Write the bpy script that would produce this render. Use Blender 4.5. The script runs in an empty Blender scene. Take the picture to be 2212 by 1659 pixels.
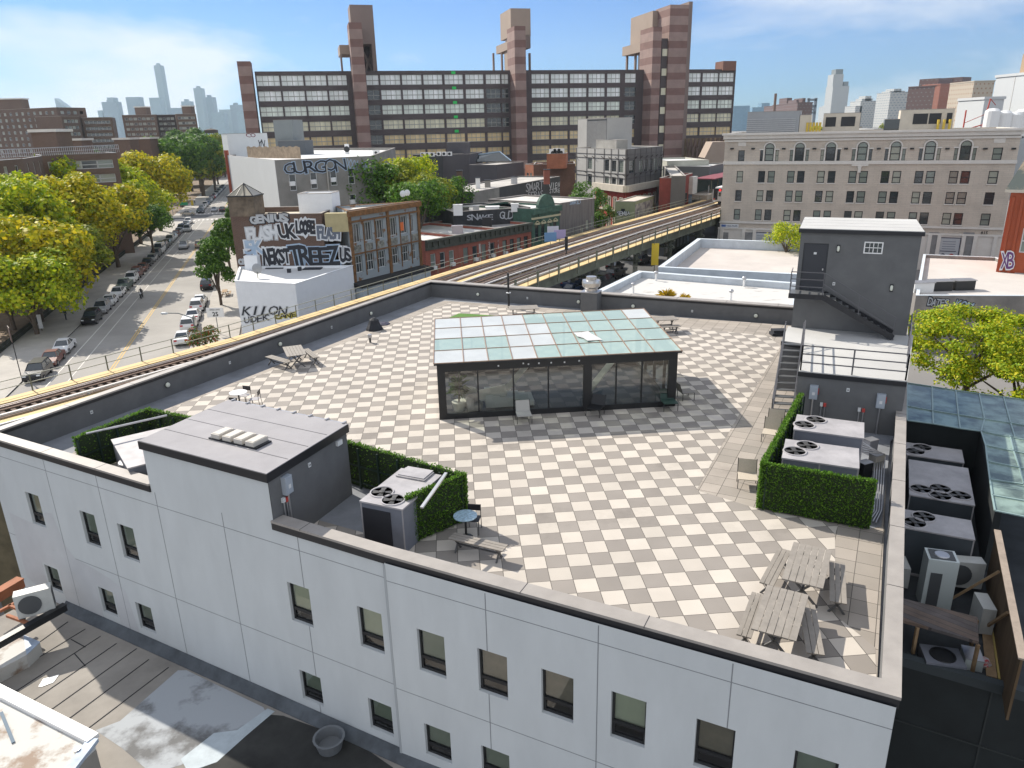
import bpy, math, random
from mathutils import Vector, Matrix
rnd = random.Random(11)
PI = math.pi
sc = bpy.context.scene
COL = sc.collection
CZ = 24.5                                   # camera height above the street
F, PITCH, ROLL = 1595.0, .3335, -.024
_cp, _sp, _cr, _sr = math.cos(PITCH), math.sin(PITCH), math.cos(ROLL), math.sin(ROLL)
_fw = Vector((0, _cp, -_sp)); _u0 = Vector((0, _sp, _cp)); _r0 = Vector((1, 0, 0))
_rt = _r0*_cr + _u0*_sr; _up = _u0*_cr - _r0*_sr

def ray(x, y): return _fw + _rt*((x-1106)/F) - _up*((y-829.5)/F)
def P(q, z):                                # ground plan point seen at q on level z
    d = ray(*q); t = (z-CZ)/d.z
    return Vector((d.x*t, d.y*t))
def at(q, Y):                               # world point seen at q at distance Y
    d = ray(*q); t = Y/d.y
    return Vector((d.x*t, d.y*t, CZ+d.z*t))
def zat(q, p):                              # height seen at q above plan point p
    d = ray(*q); return CZ + d.z*math.hypot(p[0], p[1])/math.hypot(d.x, d.y)
def S(ox, oy, k): return lambda a, b: ((ox+a*k)/1.736, (oy+b*k)/1.736)

# ---------------------------------------------------------------- materials
MATS = {}
def mat(name, col, rough=.8, var=0., scale=3., bump=0., metal=0., spec=.5, col2=None, kind='noise', detail=6, stretch=None, bs=None, emit=0, alpha=None, trans=0, contrast=None, mortar=None, coords='Object', wave=0):
    if name in MATS: return MATS[name]
    m = bpy.data.materials.new(name); m.use_nodes = True; nt = m.node_tree; N = nt.nodes; Lk = nt.links
    b = N['Principled BSDF']; c = (*col, 1)
    b.inputs['Base Color'].default_value = c; b.inputs['Roughness'].default_value = rough
    b.inputs['Metallic'].default_value = metal; b.inputs['Specular IOR Level'].default_value = spec
    if trans: b.inputs['Transmission Weight'].default_value = trans
    if alpha is not None: b.inputs['Alpha'].default_value = alpha
    if emit: b.inputs['Emission Color'].default_value = c; b.inputs['Emission Strength'].default_value = emit
    tc = N.new('ShaderNodeTexCoord'); vec = tc.outputs[coords]
    if stretch:
        mp = N.new('ShaderNodeMapping'); mp.inputs['Scale'].default_value = stretch; Lk.new(vec, mp.inputs['Vector']); vec = mp.outputs[0]
    out = None
    if kind == 'brick':
        s = N.new('ShaderNodeSeparateXYZ'); Lk.new(vec, s.inputs[0]); a = N.new('ShaderNodeMath'); a.operation = 'ADD'
        Lk.new(s.outputs[0], a.inputs[0]); Lk.new(s.outputs[1], a.inputs[1]); cb = N.new('ShaderNodeCombineXYZ')
        Lk.new(a.outputs[0], cb.inputs[0]); Lk.new(s.outputs[2], cb.inputs[1])
        br = N.new('ShaderNodeTexBrick'); Lk.new(cb.outputs[0], br.inputs['Vector'])
        br.inputs['Color1'].default_value = c; br.inputs['Color2'].default_value = (*(col2 or [v*.75 for v in col]), 1)
        br.inputs['Mortar'].default_value = (*(mortar or [min(1, v*1.25+.03) for v in col]), 1)
        w, h, ms = bs or (.22, .075, .012)
        br.inputs['Scale'].default_value = 1; br.inputs['Brick Width'].default_value = w; br.inputs['Row Height'].default_value = h; br.inputs['Mortar Size'].default_value = ms
        out = br.outputs['Color']
    if var or col2 and kind == 'noise':
        nz = N.new('ShaderNodeTexNoise'); nz.inputs['Scale'].default_value = scale; nz.inputs['Detail'].default_value = detail; nz.inputs['Roughness'].default_value = .62
        Lk.new(vec, nz.inputs['Vector'])
        rp = N.new('ShaderNodeValToRGB'); lo, hi = contrast or (.3, .7)
        rp.color_ramp.elements[0].position = lo; rp.color_ramp.elements[1].position = hi
        if kind == 'noise':
            d = col2 or [v*(1-var) for v in col]; e = col if col2 else [min(1, v*(1+var)) for v in col]
            rp.color_ramp.elements[0].color = (*d, 1); rp.color_ramp.elements[1].color = (*e, 1)
            Lk.new(nz.outputs['Fac'], rp.inputs[0]); out = rp.outputs[0]
        else:
            rp.color_ramp.elements[0].color = (1-var,)*3+(1,); rp.color_ramp.elements[1].color = (1+var,)*3+(1,)
            Lk.new(nz.outputs['Fac'], rp.inputs[0])
            mx = N.new('ShaderNodeMix'); mx.data_type = 'RGBA'; mx.blend_type = 'MULTIPLY'; mx.inputs[0].default_value = 1
            Lk.new(out, mx.inputs[6]); Lk.new(rp.outputs[0], mx.inputs[7]); out = mx.outputs[2]
    if out: Lk.new(out, b.inputs['Base Color'])
    if bump:
        n2 = N.new('ShaderNodeTexNoise'); n2.inputs['Scale'].default_value = bs[0] if (bs and kind == 'noise') else 40; n2.inputs['Detail'].default_value = 3
        Lk.new(vec, n2.inputs['Vector'])
        bp = N.new('ShaderNodeBump'); bp.inputs['Strength'].default_value = bump; bp.inputs['Distance'].default_value = .02
        Lk.new(n2.outputs['Fac'], bp.inputs['Height']); Lk.new(bp.outputs[0], b.inputs['Normal'])
    MATS[name] = m; return m

def leafmat(name, c1, c2, c3):
    m = bpy.data.materials.new(name); m.use_nodes = True; nt = m.node_tree; N = nt.nodes; Lk = nt.links
    b = N['Principled BSDF']; b.inputs['Roughness'].default_value = .6; b.inputs['Specular IOR Level'].default_value = .25
    g = N.new('ShaderNodeNewGeometry'); rp = N.new('ShaderNodeValToRGB'); e = rp.color_ramp.elements
    e[0].color = (*c1, 1); e[1].color = (*c3, 1); k = e.new(.5); k.color = (*c2, 1)
    Lk.new(g.outputs['Random Per Island'], rp.inputs[0]); Lk.new(rp.outputs[0], b.inputs['Base Color'])
    t = N.new('ShaderNodeBsdfTranslucent'); Lk.new(rp.outputs[0], t.inputs[0]); mx = N.new('ShaderNodeMixShader'); mx.inputs[0].default_value = .35
    Lk.new(b.outputs[0], mx.inputs[1]); Lk.new(t.outputs[0], mx.inputs[2]); Lk.new(mx.outputs[0], N['Material Output'].inputs[0])
    MATS[name] = m; return m

# ---------------------------------------------------------------- mesh builder
class MB:
    def __init__(s): s.v = []; s.f = []; s.m = []; s.M = None
    def poly(s, pts, m=0):
        b = len(s.v)
        for p in pts:
            p = Vector(p)
            s.v.append(s.M @ p if s.M else p)
        s.f.append(tuple(range(b, b+len(pts)))); s.m.append(m); return s
    def box(s, x0, x1, y0, y1, z0, z1, m=0, mt=None):
        a = [(x0, y0), (x1, y0), (x1, y1), (x0, y1)]; return s.prism(a, z0, z1, m, mt)
    def prism(s, pts, z0, z1, m=0, mt=None, bottom=True):
        n = len(pts); b = len(s.v)
        zt = z1 if hasattr(z1, '__len__') else [z1]*n
        for p in pts: s.v.append(Vector((p[0], p[1], z0)))
        for p, z in zip(pts, zt): s.v.append(Vector((p[0], p[1], z)))
        if s.M:
            for i in range(b, b+2*n): s.v[i] = s.M @ s.v[i]
        for i in range(n):
            j = (i+1) % n; s.f.append((b+i, b+j, b+n+j, b+n+i)); s.m.append(m)
        s.f.append(tuple(b+n+i for i in range(n))); s.m.append(m if mt is None else mt)
        if bottom: s.f.append(tuple(b+n-1-i for i in range(n))); s.m.append(m)
        return s
    def bar(s, a, b, w, h=None, m=0):       # square bar from a to b
        a = Vector(a); b = Vector(b); d = (b-a); L = d.length
        if L < 1e-6: return s
        d /= L; h = h or w
        up = Vector((0, 0, 1)) if abs(d.z) < .95 else Vector((0, 1, 0))
        x = d.cross(up).normalized()*w/2; y = x.cross(d).normalized()*h/2
        q = [a-x-y, a+x-y, a+x+y, a-x+y, b-x-y, b+x-y, b+x+y, b-x+y]; k = len(s.v)
        s.v += [s.M @ p if s.M else p for p in q]
        for f in ((0, 1, 5, 4), (1, 2, 6, 5), (2, 3, 7, 6), (3, 0, 4, 7), (3, 2, 1, 0), (4, 5, 6, 7)): s.f.append(tuple(k+i for i in f)); s.m.append(m)
        return s
    def tube(s, pts, r, n=6, m=0, r1=None):
        pts = [Vector(p) for p in pts]; k = len(s.v); K = len(pts)
        for i, p in enumerate(pts):
            d = (pts[min(i+1, K-1)]-pts[max(i-1, 0)]).normalized()
            up = Vector((0, 0, 1)) if abs(d.z) < .9 else Vector((0, 1, 0))
            x = d.cross(up).normalized(); y = x.cross(d).normalized()
            rr = r if r1 is None else r+(r1-r)*i/max(1, K-1)
            for j in range(n):
                a = 2*PI*j/n; q = p+x*(rr*math.cos(a))+y*(rr*math.sin(a)); s.v.append(s.M @ q if s.M else q)
        for i in range(K-1):
            for j in range(n):
                j2 = (j+1) % n; s.f.append((k+i*n+j, k+i*n+j2, k+(i+1)*n+j2, k+(i+1)*n+j)); s.m.append(m)
        s.f.append(tuple(k+n-1-j for j in range(n))); s.f.append(tuple(k+(K-1)*n+j for j in range(n))); s.m += [m, m]
        return s
    def lathe(s, prof, c, n=16, m=0, axis='z'):
        k = len(s.v); c = Vector(c)
        for r, z in prof:
            for j in range(n):
                a = 2*PI*j/n
                q = {'z': Vector((r*math.cos(a), r*math.sin(a), z)), 'y': Vector((r*math.cos(a), z, r*math.sin(a))), 'x': Vector((z, r*math.cos(a), r*math.sin(a)))}[axis]+c
                s.v.append(s.M @ q if s.M else q)
        for i in range(len(prof)-1):
            for j in range(n):
                j2 = (j+1) % n; s.f.append((k+i*n+j, k+i*n+j2, k+(i+1)*n+j2, k+(i+1)*n+j)); s.m.append(m)
        if prof[0][0] > 1e-4: s.f.append(tuple(k+n-1-j for j in range(n))); s.m.append(m)
        if prof[-1][0] > 1e-4: s.f.append(tuple(k+(len(prof)-1)*n+j for j in range(n))); s.m.append(m)
        return s
    def ball(s, c, r, m=0, n=12, sz=1):
        return s.lathe([(max(1e-4, r*math.sin(a)), -sz*r*math.cos(a)) for a in [PI*i/8 for i in range(9)]], c, n, m)
    def wall(s, L, z0, z1, ops, d=.15, m=0, mr=None, cut=None):
        """wall in the local y=0 plane facing -y with openings (u0,u1,v0,v1) whose reveals go d inward"""
        us = sorted({0., L, *[u for o in ops for u in o[:2]]}); vs = sorted({z0, z1, *[v for o in ops for v in o[2:4]]})
        us = [u for i, u in enumerate(us) if i == 0 or u-us[i-1] > 1e-5]; vs = [u for i, u in enumerate(vs) if i == 0 or u-vs[i-1] > 1e-5]
        for j in range(len(vs)-1):
            v0, v1 = vs[j], vs[j+1]; vm = (v0+v1)/2; st = None
            row = [o for o in ops if o[2] < vm < o[3]]
            for i in range(len(us)-1):
                um = (us[i]+us[i+1])/2; hole = any(o[0] < um < o[1] for o in row)
                if not hole and st is None: st = us[i]
                if st is not None and (hole or i == len(us)-2):
                    e = us[i] if hole else us[i+1]
                    s.poly([(st, 0, v0), (e, 0, v0), (e, 0, v1), (st, 0, v1)], m); st = None
        mr = m if mr is None else mr
        for o in ops:
            a, b, c, e = o[:4]
            s.poly([(a, 0, c), (a, d, c), (b, d, c), (b, 0, c)], mr); s.poly([(a, 0, e), (b, 0, e), (b, d, e), (a, d, e)], mr)
            s.poly([(a, 0, c), (a, 0, e), (a, d, e), (a, d, c)], mr); s.poly([(b, 0, c), (b, d, c), (b, d, e), (b, 0, e)], mr)
        return s
    def mesh(s, name, mats):
        me = bpy.data.meshes.new(name); me.from_pydata([tuple(v) for v in s.v], [], s.f)
        if not isinstance(mats, (list, tuple)): mats = [mats]
        for m in mats: me.materials.append(m)
        if len(mats) > 1: me.polygons.foreach_set('material_index', s.m)
        me.update(); return me
    def build(s, name, mats, parent=None, smooth=False, **kw):
        me = s.mesh(name, mats)
        if smooth:
            for p in me.polygons: p.use_smooth = True
        return obj(name, me, parent, **kw)

def obj(name, me, parent=None, loc=(0, 0, 0), rz=0, scale=None, label=None, cat=None, group=None, kind=None):
    o = bpy.data.objects.new(name, me); COL.objects.link(o)
    o.location = loc; o.rotation_euler = (0, 0, rz)
    if scale: o.scale = scale if hasattr(scale, '__len__') else (scale,)*3
    if parent: o.parent = parent
    if label: o['label'] = label
    if cat: o['category'] = cat
    if group: o['group'] = group
    if kind: o['kind'] = kind
    return o
def thing(name, label, cat, loc=(0, 0, 0), rz=0, group=None):
    if len(loc) == 2: loc = (loc[0], loc[1], 0)
    return obj(name, None, None, loc, rz, None, label, cat, group)
def dup(root, loc, rz=None, label=None, group=None, scale=None):
    def cp(o, par):
        c = o.copy(); COL.objects.link(c)
        if par: c.parent = par
        for ch in KIDS.get(o.name, []): cp(ch, c)
        return c
    KIDS = {}
    def walk(o):
        KIDS[o.name] = list(o.children)
        for ch in o.children: walk(ch)
    walk(root)
    r = cp(root, None); r.location = loc
    if rz is not None: r.rotation_euler = (0, 0, rz)
    if label: r['label'] = label
    if group: r['group'] = group
    if scale: r.scale = (scale,)*3 if not hasattr(scale, '__len__') else scale
    return r
def frame(a, b, z=0):                       # matrix whose x runs from plan point a to b, y to the left of it
    a = Vector(a[:2]); d = Vector(b[:2])-a; th = math.atan2(d.y, d.x)
    return Matrix.Translation((a.x, a.y, z)) @ Matrix.Rotation(th, 4, 'Z'), d.length
def text(s, size, mats, parent, M, name='lettering', depth=.01, off=0, align='LEFT', width=1., bold=0, shear=0, lab=None):
    cu = bpy.data.curves.new('t', 'FONT'); cu.body = s; cu.size = size; cu.extrude = depth/2; cu.offset = off; cu.align_x = align; cu.resolution_u = 2; cu.shear = shear
    o = bpy.data.objects.new('t', cu); COL.objects.link(o)
    me = bpy.data.meshes.new_from_object(o); COL.objects.unlink(o); bpy.data.objects.remove(o); bpy.data.curves.remove(cu)
    # text lies in local xy: turn it upright (x right, z up, facing -y)
    me.transform(M @ Matrix.Rotation(PI/2, 4, 'X') @ Matrix.Scale(width, 4, (1, 0, 0)))
    me.name = name; me.materials.clear(); me.materials.append(mats)
    return obj(name, me, parent, label=lab)
# ---------------------------------------------------------------- palette
stucco = mat('white_stucco', (.53, .555, .56), .9, .05, 1.0, bump=.15, stretch=(1.2, 1.2, .4))
dark_stucco = mat('charcoal_stucco', (.13, .132, .134), .9, .12, 1.2, bump=.25)
coping_m = mat('coping_metal', (.31, .285, .26), .55, .12, 1.5)
fascia_m = mat('black_fascia', (.012, .013, .017), .45)
black_m = mat('black_metal', (.015, .016, .018), .45)
membrane = mat('grey_roof_membrane', (.20, .21, .23), .85, .22, .8)
white_m = mat('white_paint', (.75, .75, .74), .5)
roofwhite = mat('white_roof_coating', (.46, .455, .44), .8, .10, .35)
glass_dark = mat('dark_glass', (.02, .03, .032), .06, spec=.8)
blind_m = mat('window_blind', (.30, .33, .27), .8, .1, 2)
galv = mat('galvanised_metal', (.45, .45, .46), .35, .12, 3, metal=.7)
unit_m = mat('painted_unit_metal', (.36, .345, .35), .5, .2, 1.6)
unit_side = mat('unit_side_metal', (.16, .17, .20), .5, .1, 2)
alu = mat('aluminium', (.6, .6, .6), .3, metal=.8)
hedge_m = leafmat('hedge_leaves', (.05, .12, .015), (.10, .22, .025), (.20, .36, .04))
wood_grey = mat('grey_slats', (.25, .225, .195), .7, .15, 4)
plastic_w = mat('white_plastic', (.65, .66, .66), .4)
shade_m = mat('lamp_glass', (.70, .72, .62), .35)
rubber = mat('black_rubber', (.02, .02, .022), .8)

# ---------------------------------------------------------------- camera, sky, sun
cam = bpy.data.cameras.new('camera'); co = bpy.data.objects.new('camera', cam); COL.objects.link(co)
Mx = Matrix((( _rt.x, _up.x, -_fw.x), (_rt.y, _up.y, -_fw.y), (_rt.z, _up.z, -_fw.z))).to_4x4()
co.matrix_world = Matrix.Translation((0, 0, CZ)) @ Mx
cam.sensor_width = 36; cam.lens = F/2212*36; cam.clip_end = 30000; cam.clip_start = .1
sc.camera = co
SUN_EL, SUN_AZ = math.radians(37.5), math.radians(-46.5)     # sun stands back left
sd = Vector((math.sin(SUN_AZ)*math.cos(SUN_EL), math.cos(SUN_AZ)*math.cos(SUN_EL), math.sin(SUN_EL)))
sl = bpy.data.lights.new('sun', 'SUN'); sl.energy = 4.8; sl.angle = math.radians(.53); sl.color = (1, .93, .82)
so = bpy.data.objects.new('sun', sl); COL.objects.link(so); so.rotation_euler = sd.to_track_quat('Z', 'Y').to_euler()
w = bpy.data.worlds.new('World'); sc.world = w; w.use_nodes = True; N = w.node_tree.nodes; Lk = w.node_tree.links
bg = N['Background']; bg.inputs[1].default_value = .13
sky = N.new('ShaderNodeTexSky'); sky.sky_type = 'NISHITA'; sky.sun_disc = False; sky.sun_elevation = SUN_EL; sky.sun_rotation = SUN_AZ
sky.air_density = 1.0; sky.dust_density = .15; sky.ozone_density = 3.0; sky.altitude = 0
tc = N.new('ShaderNodeTexCoord'); sp = N.new('ShaderNodeSeparateXYZ'); Lk.new(tc.outputs['Generated'], sp.inputs[0])
mxz = N.new('ShaderNodeMath'); mxz.operation = 'MAXIMUM'; mxz.inputs[1].default_value = .03; Lk.new(sp.outputs[2], mxz.inputs[0])
dx = N.new('ShaderNodeMath'); dx.operation = 'DIVIDE'; Lk.new(sp.outputs[0], dx.inputs[0]); Lk.new(mxz.outputs[0], dx.inputs[1])
dy = N.new('ShaderNodeMath'); dy.operation = 'DIVIDE'; Lk.new(sp.outputs[1], dy.inputs[0]); Lk.new(mxz.outputs[0], dy.inputs[1])
cb = N.new('ShaderNodeCombineXYZ'); Lk.new(sp.outputs[0], cb.inputs[0]); Lk.new(sp.outputs[1], cb.inputs[1]); Lk.new(sp.outputs[2], cb.inputs[2])
mp = N.new('ShaderNodeMapping'); mp.inputs['Rotation'].default_value = (0, math.radians(-38), 0); mp.inputs['Scale'].default_value = (2.0, 2.0, 6.0); mp.inputs['Location'].default_value = (5.1, 2.2, .4)
Lk.new(cb.outputs[0], mp.inputs[0])
nz = N.new('ShaderNodeTexNoise'); nz.inputs['Scale'].default_value = 1.3; nz.inputs['Detail'].default_value = 7; nz.inputs['Roughness'].default_value = .55; nz.inputs['Distortion'].default_value = .25
Lk.new(mp.outputs[0], nz.inputs[0])
rp = N.new('ShaderNodeValToRGB'); rp.color_ramp.elements[0].position = .43; rp.color_ramp.elements[1].position = .62
rp.color_ramp.elements[0].color = (0, 0, 0, 1); rp.color_ramp.elements[1].color = (.85, .85, .85, 1)
def wm_(op, a, b):
    n = N.new('ShaderNodeMath'); n.operation = op
    for i, v in enumerate((a, b)):
        if isinstance(v, (int, float)): n.inputs[i].default_value = v
        else: Lk.new(v, n.inputs[i])
    return n.outputs[0]
back = wm_('MAXIMUM', wm_('MULTIPLY', sp.outputs[1], -.34), 0.); high = wm_('MAXIMUM', wm_('MULTIPLY', wm_('SUBTRACT', sp.outputs[2], .36), .20), 0.)  # unseen cloud behind the camera and overhead, added for fill light
Lk.new(wm_('ADD', nz.outputs[0], wm_('ADD', back, high)), rp.inputs[0])
mix = N.new('ShaderNodeMix'); mix.data_type = 'RGBA'; Lk.new(rp.outputs[0], mix.inputs[0]); tint = N.new('ShaderNodeMix'); tint.data_type = 'RGBA'; tint.blend_type = 'MULTIPLY'; tint.inputs[0].default_value = 1; tint.inputs[7].default_value = (.235, .39, .64, 1); Lk.new(sky.outputs[0], tint.inputs[6]); Lk.new(tint.outputs[2], mix.inputs[6]); mix.inputs[7].default_value = (5.0, 5.2, 5.5, 1)
Lk.new(mix.outputs[2], bg.inputs[0])
sc.view_settings.view_transform = 'Standard'; sc.view_settings.look = 'None'; sc.view_settings.exposure = 0.54; sc.view_settings.gamma = 1
sc.cycles.max_bounces = 6; sc.cycles.diffuse_bounces = 3; sc.cycles.glossy_bounces = 3; sc.cycles.transparent_max_bounces = 8; sc.cycles.volume_bounces = 0
# ================================================================= main white building
ZD = 13.1                                    # deck level
k4 = S(1500, 1000, .5425); c3 = S(2640, 1400, .5425); c3b = S(2640, 1980, .5425); c5 = S(0, 1200, .5877); c0 = S(2400, 1150, .27125)
c1 = S(2600, 750, .56058); c7 = S(900, 1500, .5425); c6 = S(0, 1980, .5425); cA = S(1700, 1700, .45208); cB = S(2700, 1850, .31646); cBl = S(600, 1150, .45208); cK = S(1600, 850, .28933)
def offset(poly, ds):                        # inward offset of a ccw polygon, one distance per edge
    n = len(poly); out = []
    for i in range(n):
        a, b, c = Vector(poly[i-1]), Vector(poly[i]), Vector(poly[(i+1) % n])
        d1 = (b-a).normalized(); d2 = (c-b).normalized(); n1 = Vector((-d1.y, d1.x)); n2 = Vector((-d2.y, d2.x))
        p1 = b+n1*ds[i-1]; p2 = b+n2*ds[i]; cr = d1.x*d2.y-d1.y*d2.x
        if abs(cr) < 1e-3: out.append(p2); continue
        t = ((p2-p1).x*d2.y-(p2-p1).y*d2.x)/cr; out.append(p1+d1*t)
    return out
def ring(mb, o, i, z0, z1, m=0, gap=None):
    n = len(o)
    for k in range(n):
        j = (k+1) % n; a, b, c, d = [Vector(v) for v in (o[k], o[j], i[j], i[k])]
        if gap and k == 0:
            g0, g1 = gap; mb.prism([a, a.lerp(b, g0), d.lerp(c, g0), d], z0, z1, m); mb.prism([a.lerp(b, g1), b, c, d.lerp(c, g1)], z0, z1, m)
        else: mb.prism([a, b, c, d], z0, z1, m)
    return mb
OUT = [(-20.03, 25.70), (-3.42, 16.66), (7.24, 11.22), (22.5, 40.6), (-5.78, 53.7)]
BLD = thing('white_stucco_building', 'white stucco building with a checkered paver roof deck in the foreground', 'building', (0, 0, 0))
W0 = offset(OUT, [.06]*5)
CT = 14.13
mb = MB()
upper = [-16.87, -13.6, -11.53, -3.77, -1.18, .87, 2.69, 4.46, 6.24, 8.21, 10.26]; lower = upper[:1]+[-13.57, -11.49, -3.78, -1.14, .87, 2.67, 4.46, 6.24, 8.21, 10.26]
bend = Vector(W0[1]); LL = (Vector(W0[0])-bend).length
M1, L1 = frame(W0[0], W0[1]); M2, L2 = frame(W0[1], W0[2])
wins = []
for us, z0, z1, s in ((upper, 10.82, 12.15, 0), (lower, 7.94, 9.02, 1), ([u for u in upper if u > 0], 4.7, 5.9, 1)):
    for u in us: wins.append((u, u+.84, z0, z1, s))
mb.M = M1; mb.wall(L1, 0, 13.9, [(a+L1, b+L1, c, d) for a, b, c, d, s in wins if a < 0], .17)
mb.M = M2 @ Matrix.Translation((0, -.09, 0)); mb.wall(L2, 0, 13.9, [w_[:4] for w_ in wins if w_[0] > 0], .17)
mb.M = M2; mb.poly([(0, -.09, 0), (0, -.09, 13.9), (0, .3, 13.9), (0, .3, 0)]); mb.poly([(L2, -.09, 0), (L2, .1, 0), (L2, .1, 13.9), (L2, -.09, 13.9)])
mb.M = None
for a, b in ((2, 3), (3, 4), (4, 0)):
    p, q = W0[a], W0[b]; mb.poly([(p[0], p[1], 0), (q[0], q[1], 0), (q[0], q[1], 13.9), (p[0], p[1], 13.9)], 1)
mb.build('wall', [stucco, dark_stucco], BLD)
seam_m = mat('control_joint', (.22, .23, .24), .9)
mb = MB()
for M, L, seams, y, jl in ((M1, L1, [-15.1, -12.13, -9.12, -6.11, -3.1], 0, 0), (M2, L2, [2.98, 5.9, 8.87], -.09, 0)):
    mb.M = M; off = L1 if M is M1 else 0
    for u in seams:
        segs = [(6.6, 13.85)]
        for a, b, c, d, s in wins:
            if a-.03 < u < b+.03: segs = [x for lo, hi in segs for x in ((lo, min(hi, c)), (max(lo, d), hi)) if x[1] > x[0]]
        for lo, hi in segs: mb.box(u+off-.012, u+off+.012, y-.004, y+.01, lo, hi)
    for z in (13.37, 9.9): mb.box(0, L, y-.003, y+.01, z-.01, z+.01)
mb.build('control_joint', seam_m, BLD)
# downpipe-like offset at the bend
mb = MB(); mb.M = M2; mb.box(-.05, .02, -.10, -.02, 6.4, 13.85); mb.build('corner_trim', mat('trim_grey', (.36, .38, .39), .8), BLD)
stain = mat('repainted_patch', (.50, .51, .52), .9, .06, 1)
mb = MB(); mb.M = M1
def patch(pts, mbx, m=0):
    mbx.poly([(u+L1, -.0035, z) for u, z in pts], m)
for pp_ in ([(-18.4, 10.9), (-18.4, 8.0), (-17.0, 7.4), (-17.0, 10.8)], [(-15.9, 11.5), (-15.95, 7.4), (-13.65, 7.4), (-13.65, 9.8), (-14.6, 9.9), (-15.1, 10.4), (-15.4, 11.6)], [(-17.0, 10.8), (-17.0, 9.1), (-15.95, 9.1), (-15.95, 10.8)], [(-12.65, 9.6), (-12.65, 7.4), (-11.55, 7.4), (-11.9, 9.3)], [(-13.65, 9.8), (-13.65, 9.05), (-12.65, 9.05), (-12.65, 9.6)]): patch(pp_, mb)
mb.build('paint_patch', stain, BLD)
# windows
def near_window(w, h, s):
    f = MB(); t = .045
    f.box(0, w, 0, .07, 0, t); f.box(0, w, 0, .07, h-t, h); f.box(0, t, 0, .07, t, h-t); f.box(w-t, w, 0, .07, t, h-t)
    r = h*.30
    f.box(t, w-t, -.012, .05, r-.05, r+.04); f.box(t, w-t, -.008, .04, t, t+.035); f.box(t, t+.03, -.008, .04, t, r); f.box(w-t-.03, w-t, -.008, .04, t, r)
    g = MB(); g.poly([(t, .03, t), (w-t, .03, t), (w-t, .03, h-t), (t, .03, h-t)])
    b = MB(); b.box(t+.01, w-t-.01, .075, .085, r+(.04 if s else .0), h-t); b.box(t, w-t, .4, .41, t, h, 1); b.box(t, t+.01, .09, .4, t, h, 1); b.box(w-t-.01, w-t, .09, .4, t, h, 1)
    return f.mesh('window', black_m), g.mesh('pane', winglass), b
def glassmat(name, tint, refl, rough=.03):
    m = bpy.data.materials.new(name); m.use_nodes = True; nt = m.node_tree; N_ = nt.nodes; l = nt.links; N_.remove(N_['Principled BSDF'])
    t = N_.new('ShaderNodeBsdfTransparent'); t.inputs[0].default_value = (*tint, 1); g = N_.new('ShaderNodeBsdfGlossy'); g.inputs['Roughness'].default_value = rough
    fr = N_.new('ShaderNodeFresnel'); fr.inputs[0].default_value = 1.5; a = N_.new('ShaderNodeMath'); a.operation = 'ADD'; a.use_clamp = True; a.inputs[1].default_value = refl; l.new(fr.outputs[0], a.inputs[0])
    x = N_.new('ShaderNodeMixShader'); l.new(a.outputs[0], x.inputs[0]); l.new(t.outputs[0], x.inputs[1]); l.new(g.outputs[0], x.inputs[2]); l.new(x.outputs[0], N_['Material Output'].inputs[0])
    MATS[name] = m; return m
winglass = glassmat('window_glass', (.8, .85, .83), .12)
blinds = [mat('cream_blind', (.62, .64, .50), .8, .05, 2), mat('green_grey_blind', (.33, .37, .30), .8, .05, 2), mat('brown_blind', (.30, .25, .19), .8, .12, 3)]
kind_of = {0: [1, 1, 1, 0, 0, 1, 2, 2, 0, 2, 1]}
cache = {}
for i, (a, b, c, d, s) in enumerate(wins):
    k = kind_of[0][i] if i < 11 else 1
    key = (s, round(d-c, 2))
    if key not in cache: cache[key] = near_window(.84, d-c, s)
    fm, gm, bmb = cache[key]
    M = (M1 @ Matrix.Translation((a+L1, .10, c))) if a < 0 else (M2 @ Matrix.Translation((a, .01, c)))
    wn = obj('window', fm, BLD, M.translation, M.to_euler().z); obj('pane', gm, wn)
    if (key, k) not in cache: cache[(key, k)] = bmb.mesh('blind', [blinds[k], mat('room_dark', (.02, .02, .02), .9)])
    obj('blind', cache[(key, k)], wn)
# parapet, coping, fascia
IN = offset(OUT, [.42, .42, .35, .6, .38])
IN2 = offset(OUT, [.38, .38, .31, .56, .34])
mb = MB(); ring(mb, offset(OUT, [.2]*5), IN2, 13.0, 14.05, 0); mb.build('parapet', dark_stucco, BLD)
GAP = ((L1-9.27)/L1, (L1-4.0)/L1)
mb = MB(); ring(mb, OUT, IN, 14.06, CT, 0, GAP)
for i in range(5):
    a, b = Vector(OUT[i]), Vector(OUT[(i+1) % 5]); L = (b-a).length; n = int(L/3); d = (b-a)/L; nn = Vector((-d.y, d.x)); w_ = [.42, .42, .35, .6, .38][i]
    for k in range(1, n):
        p = a+d*(k*3.02+.9); 
        if k*3.02+.9 < L-.6 and not (i == 0 and GAP[0]-.02 < (k*3.02+.9)/L < GAP[1]+.02): mb.bar((p.x-nn.x*.003, p.y-nn.y*.003, CT-.02), (p.x+nn.x*(w_+.003), p.y+nn.y*(w_+.003), CT-.02), .014, .05, 1)
mb.build('coping', [coping_m, fascia_m], BLD)
mb = MB(); OF = offset(OUT, [.012]*5); ring(mb, OF, offset(OUT, [.055]*5), 13.84, 14.06, 0, GAP)
ring(mb, offset(OUT, [.36, .36, .29, .54, .32]), offset(OUT, [.405, .405, .335, .585, .365]), 13.93, 14.06); mb.build('fascia', fascia_m, BLD)
mb = MB(); mb.poly([(p[0], p[1], 13.0) for p in offset(OUT, [.2]*5)]); mb.build('roof_membrane', membrane, BLD)
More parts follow.
